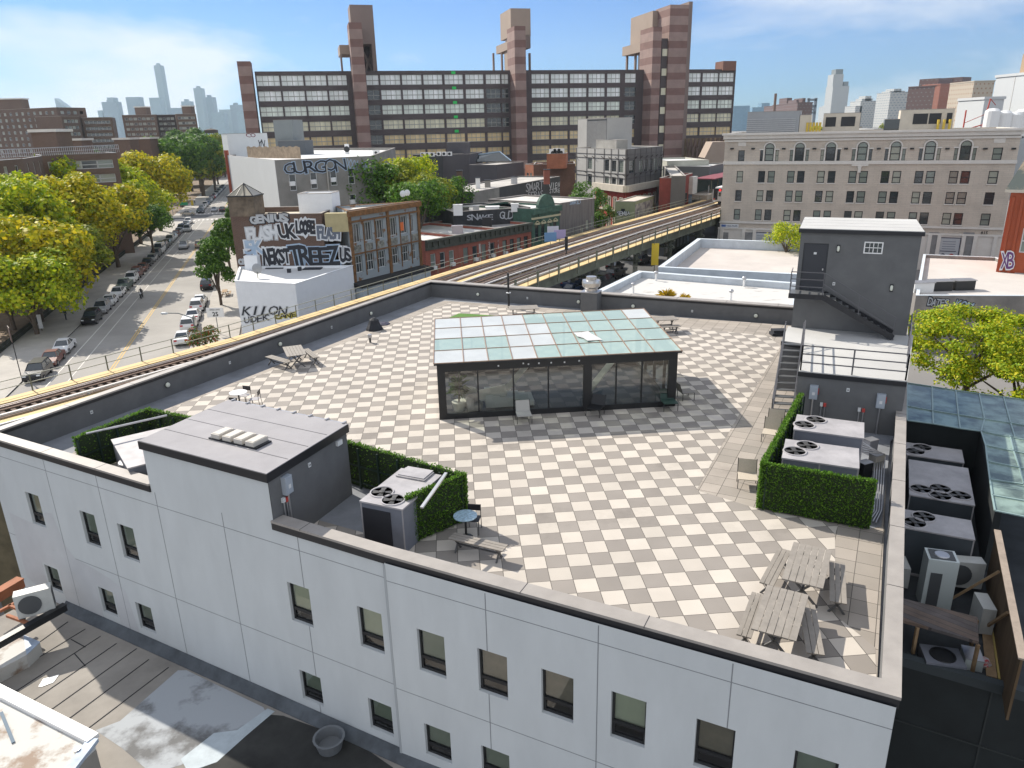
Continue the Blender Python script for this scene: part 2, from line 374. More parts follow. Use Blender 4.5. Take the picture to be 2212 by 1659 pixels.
# paving
def paver(name, ang, ox, oy, c1_, c2_, grout, checker=True, sy=1):
    m = bpy.data.materials.new(name); m.use_nodes = True; nt = m.node_tree; N_ = nt.nodes; l = nt.links; b = N_['Principled BSDF']; b.inputs['Roughness'].default_value = .85; b.inputs['Specular IOR Level'].default_value = .3
    def math_(op, a, b_=None):
        n = N_.new('ShaderNodeMath'); n.operation = op
        for i, v in enumerate((a, b_)):
            if v is None: continue
            if isinstance(v, (int, float)): n.inputs[i].default_value = v
            else: l.new(v, n.inputs[i])
        return n.outputs[0]
    tc_ = N_.new('ShaderNodeTexCoord'); s_ = N_.new('ShaderNodeSeparateXYZ'); l.new(tc_.outputs['Object'], s_.inputs[0])
    X = math_('SUBTRACT', s_.outputs[0], ox); Y = math_('SUBTRACT', s_.outputs[1], oy); ca, sa = math.cos(ang), math.sin(ang); T = .6096
    U = math_('DIVIDE', math_('ADD', math_('MULTIPLY', X, ca), math_('MULTIPLY', Y, sa)), T)
    V = math_('DIVIDE', math_('SUBTRACT', math_('MULTIPLY', Y, ca), math_('MULTIPLY', X, sa)), T*sy)
    fu, fv = math_('FLOOR', U), math_('FLOOR', V)
    ed = math_('MINIMUM', math_('PINGPONG', U, .5), math_('PINGPONG', V, .5))
    gr = math_('LESS_THAN', ed, .0145)
    cb_ = N_.new('ShaderNodeCombineXYZ'); l.new(fu, cb_.inputs[0]); l.new(fv, cb_.inputs[1]); wn_ = N_.new('ShaderNodeTexWhiteNoise'); l.new(cb_.outputs[0], wn_.inputs['Vector'])
    mx = N_.new('ShaderNodeMix'); mx.data_type = 'RGBA'; mx.inputs[6].default_value = (*c1_, 1); mx.inputs[7].default_value = (*c2_, 1)
    if checker: l.new(math_('FLOORED_MODULO', math_('ADD', fu, fv), 2), mx.inputs[0])
    else: l.new(wn_.outputs[0], mx.inputs[0])
    nz_ = N_.new('ShaderNodeTexNoise'); nz_.inputs['Scale'].default_value = 1.1; nz_.inputs['Detail'].default_value = 6; l.new(tc_.outputs['Object'], nz_.inputs[0])
    nz2 = N_.new('ShaderNodeTexNoise'); nz2.inputs['Scale'].default_value = .32; nz2.inputs['Detail'].default_value = 8; nz2.inputs['Roughness'].default_value = .7; l.new(tc_.outputs['Object'], nz2.inputs[0])
    dirt = math_('MULTIPLY', math_('MAXIMUM', math_('SUBTRACT', nz2.outputs[0], .56), 0.), -1.3)
    v = math_('ADD', math_('ADD', math_('ADD', math_('MULTIPLY', wn_.outputs[0], .17), .79), math_('MULTIPLY', nz_.outputs[0], .26)), dirt)
    m2 = N_.new('ShaderNodeMix'); m2.data_type = 'RGBA'; m2.blend_type = 'MULTIPLY'; m2.inputs[0].default_value = 1; l.new(mx.outputs[2], m2.inputs[6])
    c3_ = N_.new('ShaderNodeCombineXYZ')
    for i in range(3): l.new(v, c3_.inputs[i])
    l.new(c3_.outputs[0], m2.inputs[7])
    m3 = N_.new('ShaderNodeMix'); m3.data_type = 'RGBA'; l.new(gr, m3.inputs[0]); l.new(m2.outputs[2], m3.inputs[6]); m3.inputs[7].default_value = (*grout, 1)
    l.new(m3.outputs[2], b.inputs['Base Color']); return m
LIGHT, DARK = (.50, .455, .40), (.265, .24, .215)
chk = paver('checker_pavers', .0757, .2405, 17.384, LIGHT, DARK, (.10, .09, .08))
grayp = paver('grey_pavers', math.radians(62.35), 10.12, 19.01, (.30, .27, .235), (.35, .31, .27), (.09, .08, .07), False)
inner = offset(OUT, [.4, .4, .34, .6, .36])
# grey paver field follows the right wall, checker field above it, dark membrane strip along the left wall
gf = [(-15.3, 23.6), (-3.3, 17.1), inner[2], inner[3], (-2.2, 50.9), (-4.5, 51.6), (-16.4, 28.9)]
gfp = [(-16.9, 27.6), (-16.95, 25.0), (-3.2, 17.0), (inner[2][0], inner[2][1]), (inner[3][0]-.3, inner[3][1]), (-4.6, 51.2), (-5.3, 50.2)]
mb = MB(); mb.prism([Vector(p) for p in gfp], 13.02, ZD); mb.build('border_paving', grayp, BLD)
cf = [(-16.6, 28.1), (-3.05, 17.6), (7.5, 12.45), (8.15, 13.9), (7.75, 15.1), (9.29, 18.79), (9.62, 19.35), (8.61, 19.9), (7.6, 20.42), (6.42, 21.43), (5.97, 21.75), (9.44, 28.53), (14.4, 37.9), (14.6, 40.1), (10.5, 42.3), (-.1, 48.4), (-4.2, 50.3)]
mb = MB(); mb.prism(cf, 13.05, ZD+.004); mb.build('checker_paving', chk, BLD)
# penthouse on the left of the front
pen = [P((293, 953), 15.62), P((571, 1021), 15.62), P((746, 928), 15.62), P((490, 878), 15.62)]
M, L = frame(W0[0], W0[1]); Mi = M.inverted()
u0, u1, dep = -9.29+L1, -3.97+L1, 3.75
PHm = MB(); PHm.M = M
sk = 1.30                                     # the side wall leans left going back
def trap(z0, z1, g=0, m=0, mt=None): PHm.prism([(u0-g, -.0-g), (u1+g, -.0-g), (u1+g+.0-.35, dep+g), (u0-g-.35, dep+g)], z0, z1, m, mt)
PHm.poly([(u0, 0, 13.9), (u1, 0, 13.9), (u1, 0, 15.36), (u0, 0, 15.36)], 1)
PHm.prism([(u0, .02), (u1, .02), (u1-.35, dep), (u0-.35, dep)], 13.0, 15.36)
PHm.build('penthouse_wall', [dark_stucco, stucco], BLD)
PHm = MB(); PHm.M = M; trap(15.34, 15.60, .07); PHm.build('penthouse_fascia', fascia_m, BLD)
PHm = MB(); PHm.M = M
PHm.prism([(u0-.05, -.05), (u1+.05, -.05), (u1-.30, dep+.05), (u0-.40, dep+.05)], 15.60, 15.62)
for k in range(1, 4): PHm.bar((u0-.1*k, dep*k/4, 15.622), (u1-.1*k, dep*k/4, 15.622), .02, .012, 1)
PHm.build('penthouse_roof', [mat('pale_grey_membrane', (.30, .29, .30), .85, .1, .8), mat('membrane_seam', (.12, .12, .13), .9)], BLD)
mb = MB(); mb.M = M; mb.box(u0-.3, u1-.4, dep+.06, dep+.14, 15.50, 15.60)
for k in range(8): mb.box(u0-.2+k*.72, u0-.14+k*.72, dep-.02, dep+.16, 15.59, 15.66)
mb.build('gutter', galv, BLD)
# four vents on the penthouse roof
vp = P(cBl(660, 1090), 15.7)
t = thing('roof_vent_bank', 'row of four small beige box vents on a dark tray on the penthouse roof', 'roof vent', (vp.x, vp.y, 15.62), math.radians(-27.6))
mb = MB(); mb.box(-1.0, 1.0, -.32, .32, 0, .05); mb.build('tray', fascia_m, t)
for k in range(4):
    mb = MB(); mb.box(-.17, .17, -.30, .30, .05, .19); mb.box(-.14, .14, -.26, .26, .19, .205); mb.build('vent_cap', mat('beige_metal', (.50, .47, .42), .6), t, loc=(-.72+k*.48, 0, 0))
# wall lamps and sockets on the parapet
def lamp_mesh(): return MB().lathe([(.125, 0), (.14, -.03), (.14, -.05)], (0, 0, 0), 16, 0, 'y').mesh('wall_lamp', fascia_m), MB().lathe([(.118, -.045), (.11, -.09), (.07, -.12), (1e-4, -.13)], (0, 0, 0), 16, 0, 'y').mesh('lamp_shade', shade_m)
lm, ls = lamp_mesh(); sock = MB().box(-.055, .055, -.03, 0, -.07, .07).box(-.025, .025, -.036, -.03, -.02, .02, 1).mesh('wall_socket', [plastic_w, black_m])
def on_wall(q, a, b):                         # point on the vertical plane through plan points a,b
    d = ray(*q); n = Vector((-(b-a).y, (b-a).x)); tt = (Vector(a).dot(n))/(d.x*n.x+d.y*n.y)
    return Vector((d.x*tt, d.y*tt, CZ+d.z*tt))
wl = [Vector(p) for p in IN2]
def wall_item(q, a, b, kind):
    p = on_wall(q, a, b); dd = b-a; rz = math.atan2(dd.y, dd.x)+PI
    if kind == 'lamp': o = obj('wall_lamp', lm, BLD, p, rz); obj('lamp_shade', ls, o)
    else: obj('wall_socket', sock, BLD, p, rz)
for q in [c5(1065, 413), c5(1783, 153), cBl(1745, 55)]: wall_item(q, wl[4], wl[0], 'lamp')
for q in [c5(583, 588), c5(1465, 272), cBl(1423, 172), c5(2115, 45)]: wall_item(q, wl[4], wl[0], 'socket')
for q in [cK(668, 875), cK(1970, 972), k4(1612, 272), c0(1602, 123)]: wall_item(q, wl[3], wl[4], 'lamp')
for q in [cK(1305, 925), k4(2020, 307)]: wall_item(q, wl[3], wl[4], 'socket')
p = on_wall(cB(1925, 590), wl[2], wl[3]); o = obj('wall_lamp', lm, BLD, p, math.radians(-117.6)); obj('lamp_shade', ls, o)

# disconnect boxes
def disconnect(name, lab, M, p, pipe, parent=None):
    t = thing(name, lab, 'switch box', p, M)
    MB().box(-.15, .15, -.16, 0, 0, .55).box(-.13, .13, -.175, -.16, .04, .5).build('box', mat('box_grey', (.36, .40, .45), .45), t)
    MB().box(-.05, .05, -.18, -.175, .18, .3).build('warning_label', plastic_w, t)
    MB().box(.15, .19, -.1, -.06, .2, .45).build('handle', mat('red_handle', (.35, .05, .04), .5), t)
    MB().tube([(0, -.08, 0), (0, -.08, -pipe), (0, -.3, -pipe-.05)], .03, 8).build('conduit', galv, t); return t
Ms = frame(M @ Vector((u1, .02, 0)), M @ Vector((u1-.35, dep, 0)))[0]; side_rz = Ms.to_euler().z
sa_, sb_ = Vector((M @ Vector((u1, 0, 0)))[:2]), Vector((M @ Vector((u1-.35, dep, 0)))[:2])
p = on_wall(c7(318, 640), sa_, sb_); disconnect('disconnect_switch', 'grey electrical switch box with a conduit on the penthouse side wall', side_rz, p, .85)
for q, lb in ((c7(292, 690), 0), (c7(313, 685), 1)):
    p = on_wall(q, sa_, sb_); t = thing('conduit_box', ['small grey', 'small red'][lb]+' conduit box below the penthouse switch box', 'junction box', p, side_rz)
    MB().box(-.05, .05, -.08, 0, -.07, .07).build('box', [plastic_w, mat('red_plastic', (.5, .06, .05), .5)][lb], t); MB().tube([(0, -.05, -.07), (0, -.05, -.55)], .02, 6).build('conduit', galv, t)
p = on_wall(c7(478, 448), sa_, sb_); obj('wall_socket', sock, BLD, p, side_rz)
p = on_wall(c7(677, 293), sa_, sb_); t = obj('bulkhead_lamp', MB().box(-.12, .12, -.09, 0, -.08, .08).mesh('l', plastic_w), BLD, p, side_rz)
# ================================================================= things on the roof deck
def quadfit(qs, z):
    """four seen corners (ccw in plan: front-left, front-right, back-right, back-left) -> centre, angle of front edge, width, depth"""
    p = [P(q, z) for q in qs]; c = (p[0]+p[1]+p[2]+p[3])/4
    a = ((p[1]-p[0])+(p[2]-p[3]))/2; b = ((p[3]-p[0])+(p[2]-p[1]))/2
    return c, math.atan2(a.y, a.x), a.length, b.length
# ---- glass pavilion
GP = [P(k4(232, 672), 15.62), P(k4(1950, 582), 15.62), P(k4(1683, 290), 15.92), P(k4(240, 362), 15.92)]
gc = P(k4(275, 1060), ZD); gr_ = P(k4(1905, 965), ZD); gang = math.radians(5.46)
GH = thing('glass_pavilion', 'glass walled stair pavilion with a grid of white and pale green roof panes', 'pavilion', (gc.x, gc.y, ZD), gang)
W, D_ = 10.05, 6.0
Hf, Hb = 2.42, 2.72
mb = MB(); mb.box(0, W, 0, D_, .0, .02)
for a in ((0, W, -.0, .14), (0, W, D_-.14, D_), (0, .14, .14, D_-.14), (W-.14, W, .14, D_-.14)): mb.box(*a, 0.02, .24)
mb.build('curb', black_m, GH)
mb = MB(); fh = lambda y: Hf+(Hb-Hf)*y/D_
mb.box(0, W, 0, .14, Hf-.34, Hf-.03); mb.box(0, W, D_-.14, D_, Hb-.34, Hb-.05)
for x in (0, W-.14): mb.prism([(x, .14), (x+.14, .14), (x+.14, D_-.14), (x, D_-.14)], Hf-.34, [fh(.14)-.03]*2+[fh(D_)-.06]*2)
for x, w_ in ((.0, .32), (6.05, .36), (W-.36, .36)): mb.box(x, x+w_, -.004, .16, .24, Hf-.33)
for x in (1.65, 3.12, 4.58, 7.45, 8.55): mb.box(x-.03, x+.03, .02, .12, .24, Hf-.33)
for x in (0, 1.65, 3.12, 4.58, 6.2, 7.45, 8.55, W-.2): mb.box(x, x+.08, D_-.12, D_-.02, .24, Hb-.33)
for y in (1.5, 3.0, 4.5, D_-.2): 
    for x in (.02, W-.12): mb.box(x, x+.1, y, y+.1, .24, fh(y)-.2)
mb.build('frame', black_m, GH)
paneglass = glassmat('pavilion_glass', (.86, .90, .86), .10, .01)
def pane(x0, x1, y, z1, par): MB().poly([(x0, y, .24), (x1, y, .24), (x1, y, z1), (x0, y, z1)]).build('wall_pane', paneglass, par)
xs = [.32, 1.62, 1.68, 3.09, 3.15, 4.55, 4.61, 6.05, 6.41, 7.42, 7.48, 8.52, 8.58, W-.36]
for i in range(0, 14, 2): pane(xs[i], xs[i+1], .06, Hf-.33, GH)
for i in range(0, 14, 2): pane(xs[i], xs[i+1], D_-.06, Hb-.33, GH)
for x in (.06, W-.06):
    for y0, y1 in ((.14, 1.5), (1.6, 3), (3.1, 4.5), (4.6, D_-.2)): MB().poly([(x, y0, .24), (x, y1, .24), (x, y1, fh(y1)-.3), (x, y0, fh(y0)-.3)]).build('wall_pane', paneglass, GH)
roofgrid = mat('roof_glazing_bar', (.26, .17, .12), .6)
pw_m = mat('white_film_pane', (.50, .52, .51), .3, .10, .7)
pg = bpy.data.materials.new('green_glass_pane'); pg.use_nodes = True; b_ = pg.node_tree.nodes['Principled BSDF']; b_.inputs['Base Color'].default_value = (.36, .47, .43, 1); b_.inputs['Roughness'].default_value = .12
tr_ = pg.node_tree.nodes.new('ShaderNodeBsdfTransparent'); tr_.inputs[0].default_value = (.75, .85, .8, 1); mx_ = pg.node_tree.nodes.new('ShaderNodeMixShader'); mx_.inputs[0].default_value = .16
pg.node_tree.links.new(b_.outputs[0], mx_.inputs[1]); pg.node_tree.links.new(tr_.outputs[0], mx_.inputs[2]); pg.node_tree.links.new(mx_.outputs[0], pg.node_tree.nodes['Material Output'].inputs[0])
Mi = (Matrix.Translation((gc.x, gc.y, ZD)) @ Matrix.Rotation(gang, 4, 'Z')).inverted()
gp = [Mi @ Vector((GP[i].x, GP[i].y, 15.62 if i < 2 else 15.92)) for i in range(4)]
cols = [0, .118, .216, .312, .411, .507, .602, .696, .792, .888, 1.]
def rp_(u, v, dz=0):
    a = gp[0].lerp(gp[1], u); b = gp[3].lerp(gp[2], u); q = b.lerp(a, v); return (q.x, q.y, q.z+dz)
white = {(0, c) for c in (0, 1, 2, 3, 9)} | {(1, c) for c in range(5)} | {(2, 3), (2, 4)} | {(3, 0), (3, 1), (3, 3)}
for r in range(4):
    for c in range(10):
        MB().poly([rp_(cols[c], (r+1)/4), rp_(cols[c+1], (r+1)/4), rp_(cols[c+1], r/4), rp_(cols[c], r/4)]).build('roof_pane', pw_m if (r, c) in white else pg, GH)
mb = MB()
for u in cols: mb.bar(rp_(u, 0, .01), rp_(u, 1, .01), .035, .035)
for v in range(5): mb.bar(rp_(0, v/4, .01), rp_(1, v/4, .01), .03, .03)
mb.build('glazing_bar', roofgrid, GH)
mb = MB(); mb.bar(rp_(0, 1, -.05), rp_(1, 1, -.05), .05, .06); mb.build('eave_edge', fascia_m, GH)
# torn film on one pane
mb = MB(); T_ = lambda u, v: rp_(cols[6]+(cols[7]-cols[6])*u, (2+v)/4, .02+.05*abs(math.sin(u*5+v*3)))
mb.poly([T_(.02, .08), T_(.10, .5), T_(.34, .62), T_(.42, .92), T_(.8, .84), T_(1.12, .9), T_(1.0, .5), T_(.78, .3), T_(.74, .05), T_(.4, .12)]); mb.build('torn_film', mat('torn_white_film', (.55, .55, .54), .6), GH)
# interior: floor below with white stair and seats
GI = thing('interior_stair', 'white stair with glass balustrade seen inside the pavilion', 'stair', (gc.x, gc.y, ZD), gang)
mb = MB()
for k in range(7): mb.box(2.0+k*.30, 2.3+k*.30, 1.0, 2.1, .03, .25+k*.0+.18*(6-k)/3)
mb.build('step', white_m, GI)
MB().bar((2.9, 1.2, .75), (4.1, 2.6, 1.5), .30, .06).bar((6.3, .8, .45), (8.4, 3.0, 1.75), .30, .06).bar((1.7, 1.0, .6), (2.9, 1.2, .75), .06, .5).build('handrail', mat('pale_rail', (.55, .55, .52), .4), GI)
pl_m = mat('pot_white', (.6, .58, .52), .6)
yucca = leafmat('yucca_leaves', (.02, .06, .02), (.05, .12, .03), (.12, .2, .05))
def spiky(root, c, h, n, r, m, name='leaves'):
    mb = MB()
    for i in range(n):
        a = rnd.uniform(0, 2*PI); e = rnd.uniform(.1, 1.3); L = r*rnd.uniform(.6, 1); base = Vector(c)+Vector((0, 0, h*rnd.uniform(.3, 1)))
        d = Vector((math.cos(a)*math.cos(e), math.sin(a)*math.cos(e), math.sin(e))); s_ = Vector((-math.sin(a), math.cos(a), 0))*.03
        mid = base+d*L*.6; tip = base+d*L-Vector((0, 0, L*.25)); mb.poly([base-s_, base+s_, mid+s_, tip, mid-s_])
    mb.build(name, m, root)
def gpt(x, y, z=0):
    q = Mi.inverted() @ Vector((x, y, z)); return (q.x, q.y, q.z)
t = thing('potted_yucca', 'spiky potted yucca in a white pot inside the pavilion', 'potted plant', gpt(.85, .8, .03)); MB().lathe([(.2, 0), (.32, .45), (.28, .45)], (0, 0, 0), 14).build('pot', pl_m, t); MB().tube([(0, 0, .4), (.05, 0, 1.2)], .04).build('trunk', mat('bark', (.10, .075, .055), .9, .3, 6), t); spiky(t, (0, 0, .4), .9, 90, .7, yucca)
for i, (x, y, lb) in enumerate(((1.3, 1.5, 'beige round lounge chair inside the pavilion beside the yucca'), (1.5, .7, 'grey tub chair inside the pavilion next to the front glass'))):
    t = thing('tub_chair', lb, 'chair', gpt(x, y, .03), i*1.2); MB().lathe([(.30, .0), (.36, .2), (.36, .38), (.3, .42), (1e-3, .42)], (0, 0, 0), 16).build('seat', [pl_m, unit_m][i], t)
    mb = MB()
    for k in range(10): a = PI*k/9; a2 = PI*(k+1)/9; mb.prism([(.36*math.cos(a), .36*math.sin(a)), (.36*math.cos(a2), .36*math.sin(a2)), (.28*math.cos(a2), .28*math.sin(a2)), (.28*math.cos(a), .28*math.sin(a))], .38, .72)
    mb.build('backrest', [pl_m, unit_m][i], t)
for i in range(7):
    p = on_wall(k4([680, 852, 888, 960, 1045, 1137, 1238][i], [685, 668, 673, 667, 663, 660, 650][i]), gc, gr_); 
    obj('fixing_plate', MB().box(-.03, .03, -.02, 0, -.03, .03).mesh('fp', plastic_w), GH, Mi @ Vector(p))
# ---- upper stair tower and its low annex
TW = [P(c1(690, 185), 19.92), P(c1(1570, 205), 19.92), P(c1(1562, 122), 19.92), P(c1(742, 108), 19.92)]
tb = [P(c1(655, 850), 15.34), P(c1(1425, 908), 15.34)]
ta = math.atan2((tb[1]-tb[0]).y, (tb[1]-tb[0]).x)
TT = thing('stair_tower', 'charcoal stucco stair tower with a door and a small barred window', 'stair tower', (tb[0].x, tb[0].y, 0), ta)
TW_, TD_ = (tb[1]-tb[0]).length, 4.3; TZ = 19.75
door_q = [c1(712, 600), c1(875, 610), c1(905, 292), c1(737, 287)]
def loc_on(q, T_, a0, b0): return T_.matrix_world.inverted() @ on_wall(q, a0, b0)
bpy.context.view_layer.update()
dq = [loc_on(q, TT, *tb) for q in door_q]
d0, d1, dz0, dz1 = (dq[0].x+dq[3].x)/2, (dq[1].x+dq[2].x)/2, (dq[0].z+dq[1].z)/2, (dq[2].z+dq[3].z)/2
wq = [loc_on(q, TT, *tb) for q in (c1(1145, 350), c1(1265, 290))]
mb = MB(); mb.wall(TW_, 13, TZ, [(d0, d1, dz0, dz1), (wq[0].x, wq[1].x, wq[0].z, wq[1].z)], .1)
mb.poly([(0, 0, 13), (0, 0, TZ), (0, TD_, TZ), (0, TD_, 13)]); mb.poly([(TW_, 0, 13), (TW_, TD_, 13), (TW_, TD_, TZ), (TW_, 0, TZ)]); mb.poly([(0, TD_, 13), (0, TD_, TZ), (TW_, TD_, TZ), (TW_, TD_, 13)])
mb.build('wall', dark_stucco, TT)
dr = MB(); dr.box(d0, d1, .03, .08, dz0, dz1).build('door_frame', mat('charcoal_door', (.03, .033, .04), .5), TT)
dd = MB().box(d0+.06, d1-.06, .012, .03, dz0+.02, dz1-.06).build('door', mat('charcoal_door_leaf', (.035, .038, .046), .55), TT)
MB().box(d1-.17, d1-.12, -.05, .012, dz0+.95, dz0+1.03).build('handle', alu, dd); MB().box((d0+d1)/2-.07, (d0+d1)/2+.05, .006, .012, dz1-.5, dz1-.4).build('door_sign', plastic_w, dd)
wf = MB(); a, b, c, d = wq[0].x, wq[1].x, wq[0].z, wq[1].z; e = .05
wf.box(a-e, b+e, -.02, .04, c-e, c).box(a-e, b+e, -.02, .04, d, d+e).box(a-e, a, -.02, .04, c, d).box(b, b+e, -.02, .04, c, d).box((a+b)/2-.015, (a+b)/2+.015, .0, .04, c, d).box(a, b, .0, .035, (c+d)/2-.015, (c+d)/2+.015).box(a+(b-a)*.25, a+(b-a)*.28, .0, .03, c, d).box(a+(b-a)*.75, a+(b-a)*.78, .0, .03, c, d)
wo = wf.build('window', white_m, TT); MB().box(a, b, .06, .065, c, d).build('pane', glass_dark, wo)
mb = MB(); mb.prism([(-.10, -.10), (TW_+.10, -.10), (TW_+.10, TD_+.1), (-.10, TD_+.1)], TZ, TZ+.17); mb.build('roof_fascia', fascia_m, TT)
mb = MB(); mb.box(-.07, TW_+.07, -.07, TD_+.07, TZ+.17, TZ+.20)
for k in (1, 2, 3): mb.box(-.07, TW_+.07, TD_*k/4, TD_*k/4+.02, TZ+.2, TZ+.205, 1)
mb.build('roof', [roofwhite, unit_m], TT)
for q in (c1(970, 325), c1(1325, 588)):
    p = loc_on(q, TT, *tb); o = obj('oval_lamp', MB().box(-.07, .07, -.03, 0, -.17, .17).mesh('o', fascia_m), TT, p); MB().lathe([(.001, -.13), (.05, -.10), (.06, 0), (.05, .10), (.001, .13)], (0, -.05, 0), 10).build('lamp_shade', shade_m, o)
p = loc_on(c1(940, 560), TT, *tb); obj('wall_socket', sock, TT, p)
# annex
AX = [P(c1(705, 1140), 15.34), P(c1(1430, 1210), 15.34)]
aa = math.atan2((AX[1]-AX[0]).y, (AX[1]-AX[0]).x); AL = (AX[1]-AX[0]).length; AD = 5.6
AN = thing('roof_annex', 'low charcoal plant annex with a pale roof in front of the stair tower', 'annex', (AX[0].x, AX[0].y, ZD), aa)
bpy.context.view_layer.update(); Ai = AN.matrix_world.inverted()
tl = [Ai @ Vector((tb[0].x, tb[0].y, 0)), Ai @ Vector((tb[1].x, tb[1].y, 0))]; sl_ = Ai @ Vector((*P(c1(590, 940), 15.34), 0))
AP = [(0, 0), (AL, 0), (tl[1].x+.3, tl[1].y+.2), (tl[0].x-.15, tl[0].y+.1), (sl_.x, sl_.y), (sl_.x+.95, sl_.y-.25)]
MB().prism(AP, 0, 2.02).build('wall', dark_stucco, AN)
MB().prism([(x-.02*(i in (0, 3, 4)), y-.05*(i < 2)) for i, (x, y) in enumerate(AP)], 2.02, 2.20).build('roof_fascia', fascia_m, AN)
MB().prism([(x, y-.03*(i < 2)) for i, (x, y) in enumerate(AP)], 2.20, 2.24).build('roof', roofwhite, AN)
def aloc(q): return Ai @ on_wall(q, AX[0], AX[1])
obj('wall_socket', sock, AN, aloc(c1(1035, 1270)))
for q, pipe, lb in ((c1(800, 1325), 1.1, 'left grey electrical switch box on the annex wall behind the hedge'), (c1(1247, 1385), 1.4, 'right grey electrical switch box on the annex wall with a long bent conduit')):
    disconnect('disconnect_switch', lb, aa, on_wall(q, AX[0], AX[1]), pipe)
for i, q in enumerate((c1(857, 1365), c1(880, 1368), c1(1110, 1400), c1(1138, 1405))):
    t = thing('conduit_box', ['small grey conduit box beside the left switch box on the annex', 'small red conduit box beside the left switch box on the annex', 'small grey conduit box left of the right switch box on the annex', 'small red conduit box left of the right switch box on the annex'][i], 'junction box', on_wall(q, AX[0], AX[1]), aa)
    MB().box(-.05, .05, -.08, 0, -.07, .07).build('box', [plastic_w, MATS['red_plastic']][i % 2], t); MB().tube([(0, -.05, -.07), (0, -.05, -.9)], .02, 6).build('conduit', galv, t)
# annex railing
def railing(name, lab, pts, h=1.0, rails=3, post_every=1.6, m=None, r=.022, cat='railing'):
    m = m or mat('grey_railing_steel', (.10, .10, .11), .5, metal=.2)
    t = thing(name, lab, cat, pts[0]); o = Vector(pts[0]); ps = MB(); rs = MB()
    for a, b in zip(pts, pts[1:]):
        a = Vector(a)-o; b = Vector(b)-o; n = max(1, round((b-a).length/post_every))
        for k in range(n+1): p = a.lerp(b, k/n); ps.bar(p, p+Vector((0, 0, h)), 2*r)
        for k in range(rails): z = Vector((0, 0, h*(k+1)/rails)); rs.bar(a+z, b+z, 1.8*r)
    ps.build('post', m, t); rs.build('rail', m, t); return t
aw = lambda i, z=15.34: (*(AN.matrix_world @ Vector((AP[i][0], AP[i][1], 0))).xy, z)
AW = AN.matrix_world
A_ = AW @ Vector((.06, .05, 2.24)); B_ = AW @ Vector((AL-.05, .05, 2.24)); C_ = AW @ Vector((tl[1].x+.1, tl[1].y-.05, 2.24))
D__ = AW @ Vector((sl_.x+.9, sl_.y-.1, 2.24))
railing('roof_railing', 'grey three bar railing round the edge of the annex roof', [D__, A_, B_, C_], 1.0)
# lower steel stair up to the annex
s0 = P(c1(515, 1490), ZD); s1 = P(c1(655, 1500), ZD); e0 = P(c1(606, 955), 15.34); e1 = P(c1(727, 962), 15.34)
ST = thing('steel_stair', 'grey steel stair climbing from the deck to the annex roof', 'stair', (s0.x, s0.y, ZD))
O_ = Vector((s0.x, s0.y, ZD)); mb = MB(); n = 12; tread_m = mat('tread_steel', (.16, .165, .17), .45, metal=.4)
def L3(p, z): return Vector((p.x, p.y, z))-O_
for k in range(n):
    f = (k+.5)/n; a = L3(s0.lerp(e0, f), ZD+2.24*(k+1)/n); b = L3(s1.lerp(e1, f), ZD+2.24*(k+1)/n)
    mb.bar(a, b, .27, .035)
mb.build('tread', tread_m, ST)
for p0, p1 in ((s0, e0), (s1, e1)):
    MB().bar(L3(p0, ZD+.08), L3(p1, ZD+2.20), .05, .22).build('stringer', MATS['grey_railing_steel'], ST)
    hr = MB(); hr.bar(L3(p0, ZD+1.0), L3(p1, ZD+3.2), .045).bar(L3(p0, ZD+.55), L3(p1, ZD+2.75), .03)
    for f in (.02, .5, .98): q = p0.lerp(p1, f); hr.bar(L3(q, ZD+2.24*f), L3(q, ZD+2.24*f+1.0), .04)
    hr.build('handrail', MATS['grey_railing_steel'], ST)
# upper flight to the tower door
zl = dz0
UF = thing('door_stair', 'dark steel stair and landing leading up to the stair tower door', 'stair', (tb[0].x, tb[0].y, 15.34), ta)
zr = zl-15.34
xl = d1+.02
mb = MB(); mb.box(-.2, xl, -1.0, -.02, zr-.06, zr); mb.build('landing', tread_m, UF)
mb = MB(); mb.box(-.22, xl, -1.04, -1.0, zr-.2, zr+.02); mb.bar((xl, -1.0, zr-.08), (xl+3.0, -1.0, .1), .05, .26); mb.bar((xl, -.06, zr-.08), (xl+3.0, -.06, .1), .05, .26); mb.build('stringer', fascia_m, UF)
mb = MB(); n = 11
for k in range(n): f = (k+.5)/n; mb.box(xl+3.0*f-.14, xl+3.0*f+.13, -.98, -.08, zr*(1-f)-.03+.02, zr*(1-f)+.01)
mb.build('tread', tread_m, UF)
mb = MB(); h = 1.0
for x in (-.18, xl-.05): mb.bar((x, -1.0, zr), (x, -1.0, zr+h), .045)
for z in (.35, .68, 1.0): mb.bar((-.18, -1.0, zr+z), (xl-.05, -1.0, zr+z), .035); mb.bar((-.18, -1.0, zr+z), (-.18, -.05, zr+z), .035)
for z in (.5, 1.0): mb.bar((xl-.05, -1.0, zr+z), (xl+3.0, -1.0, z), .035)
for f in (.5, 1.): mb.bar((xl+3.0*f, -1.0, zr*(1-f)), (xl+3.0*f, -1.0, zr*(1-f)+h), .04)
mb.build('handrail', MATS['grey_railing_steel'], UF)
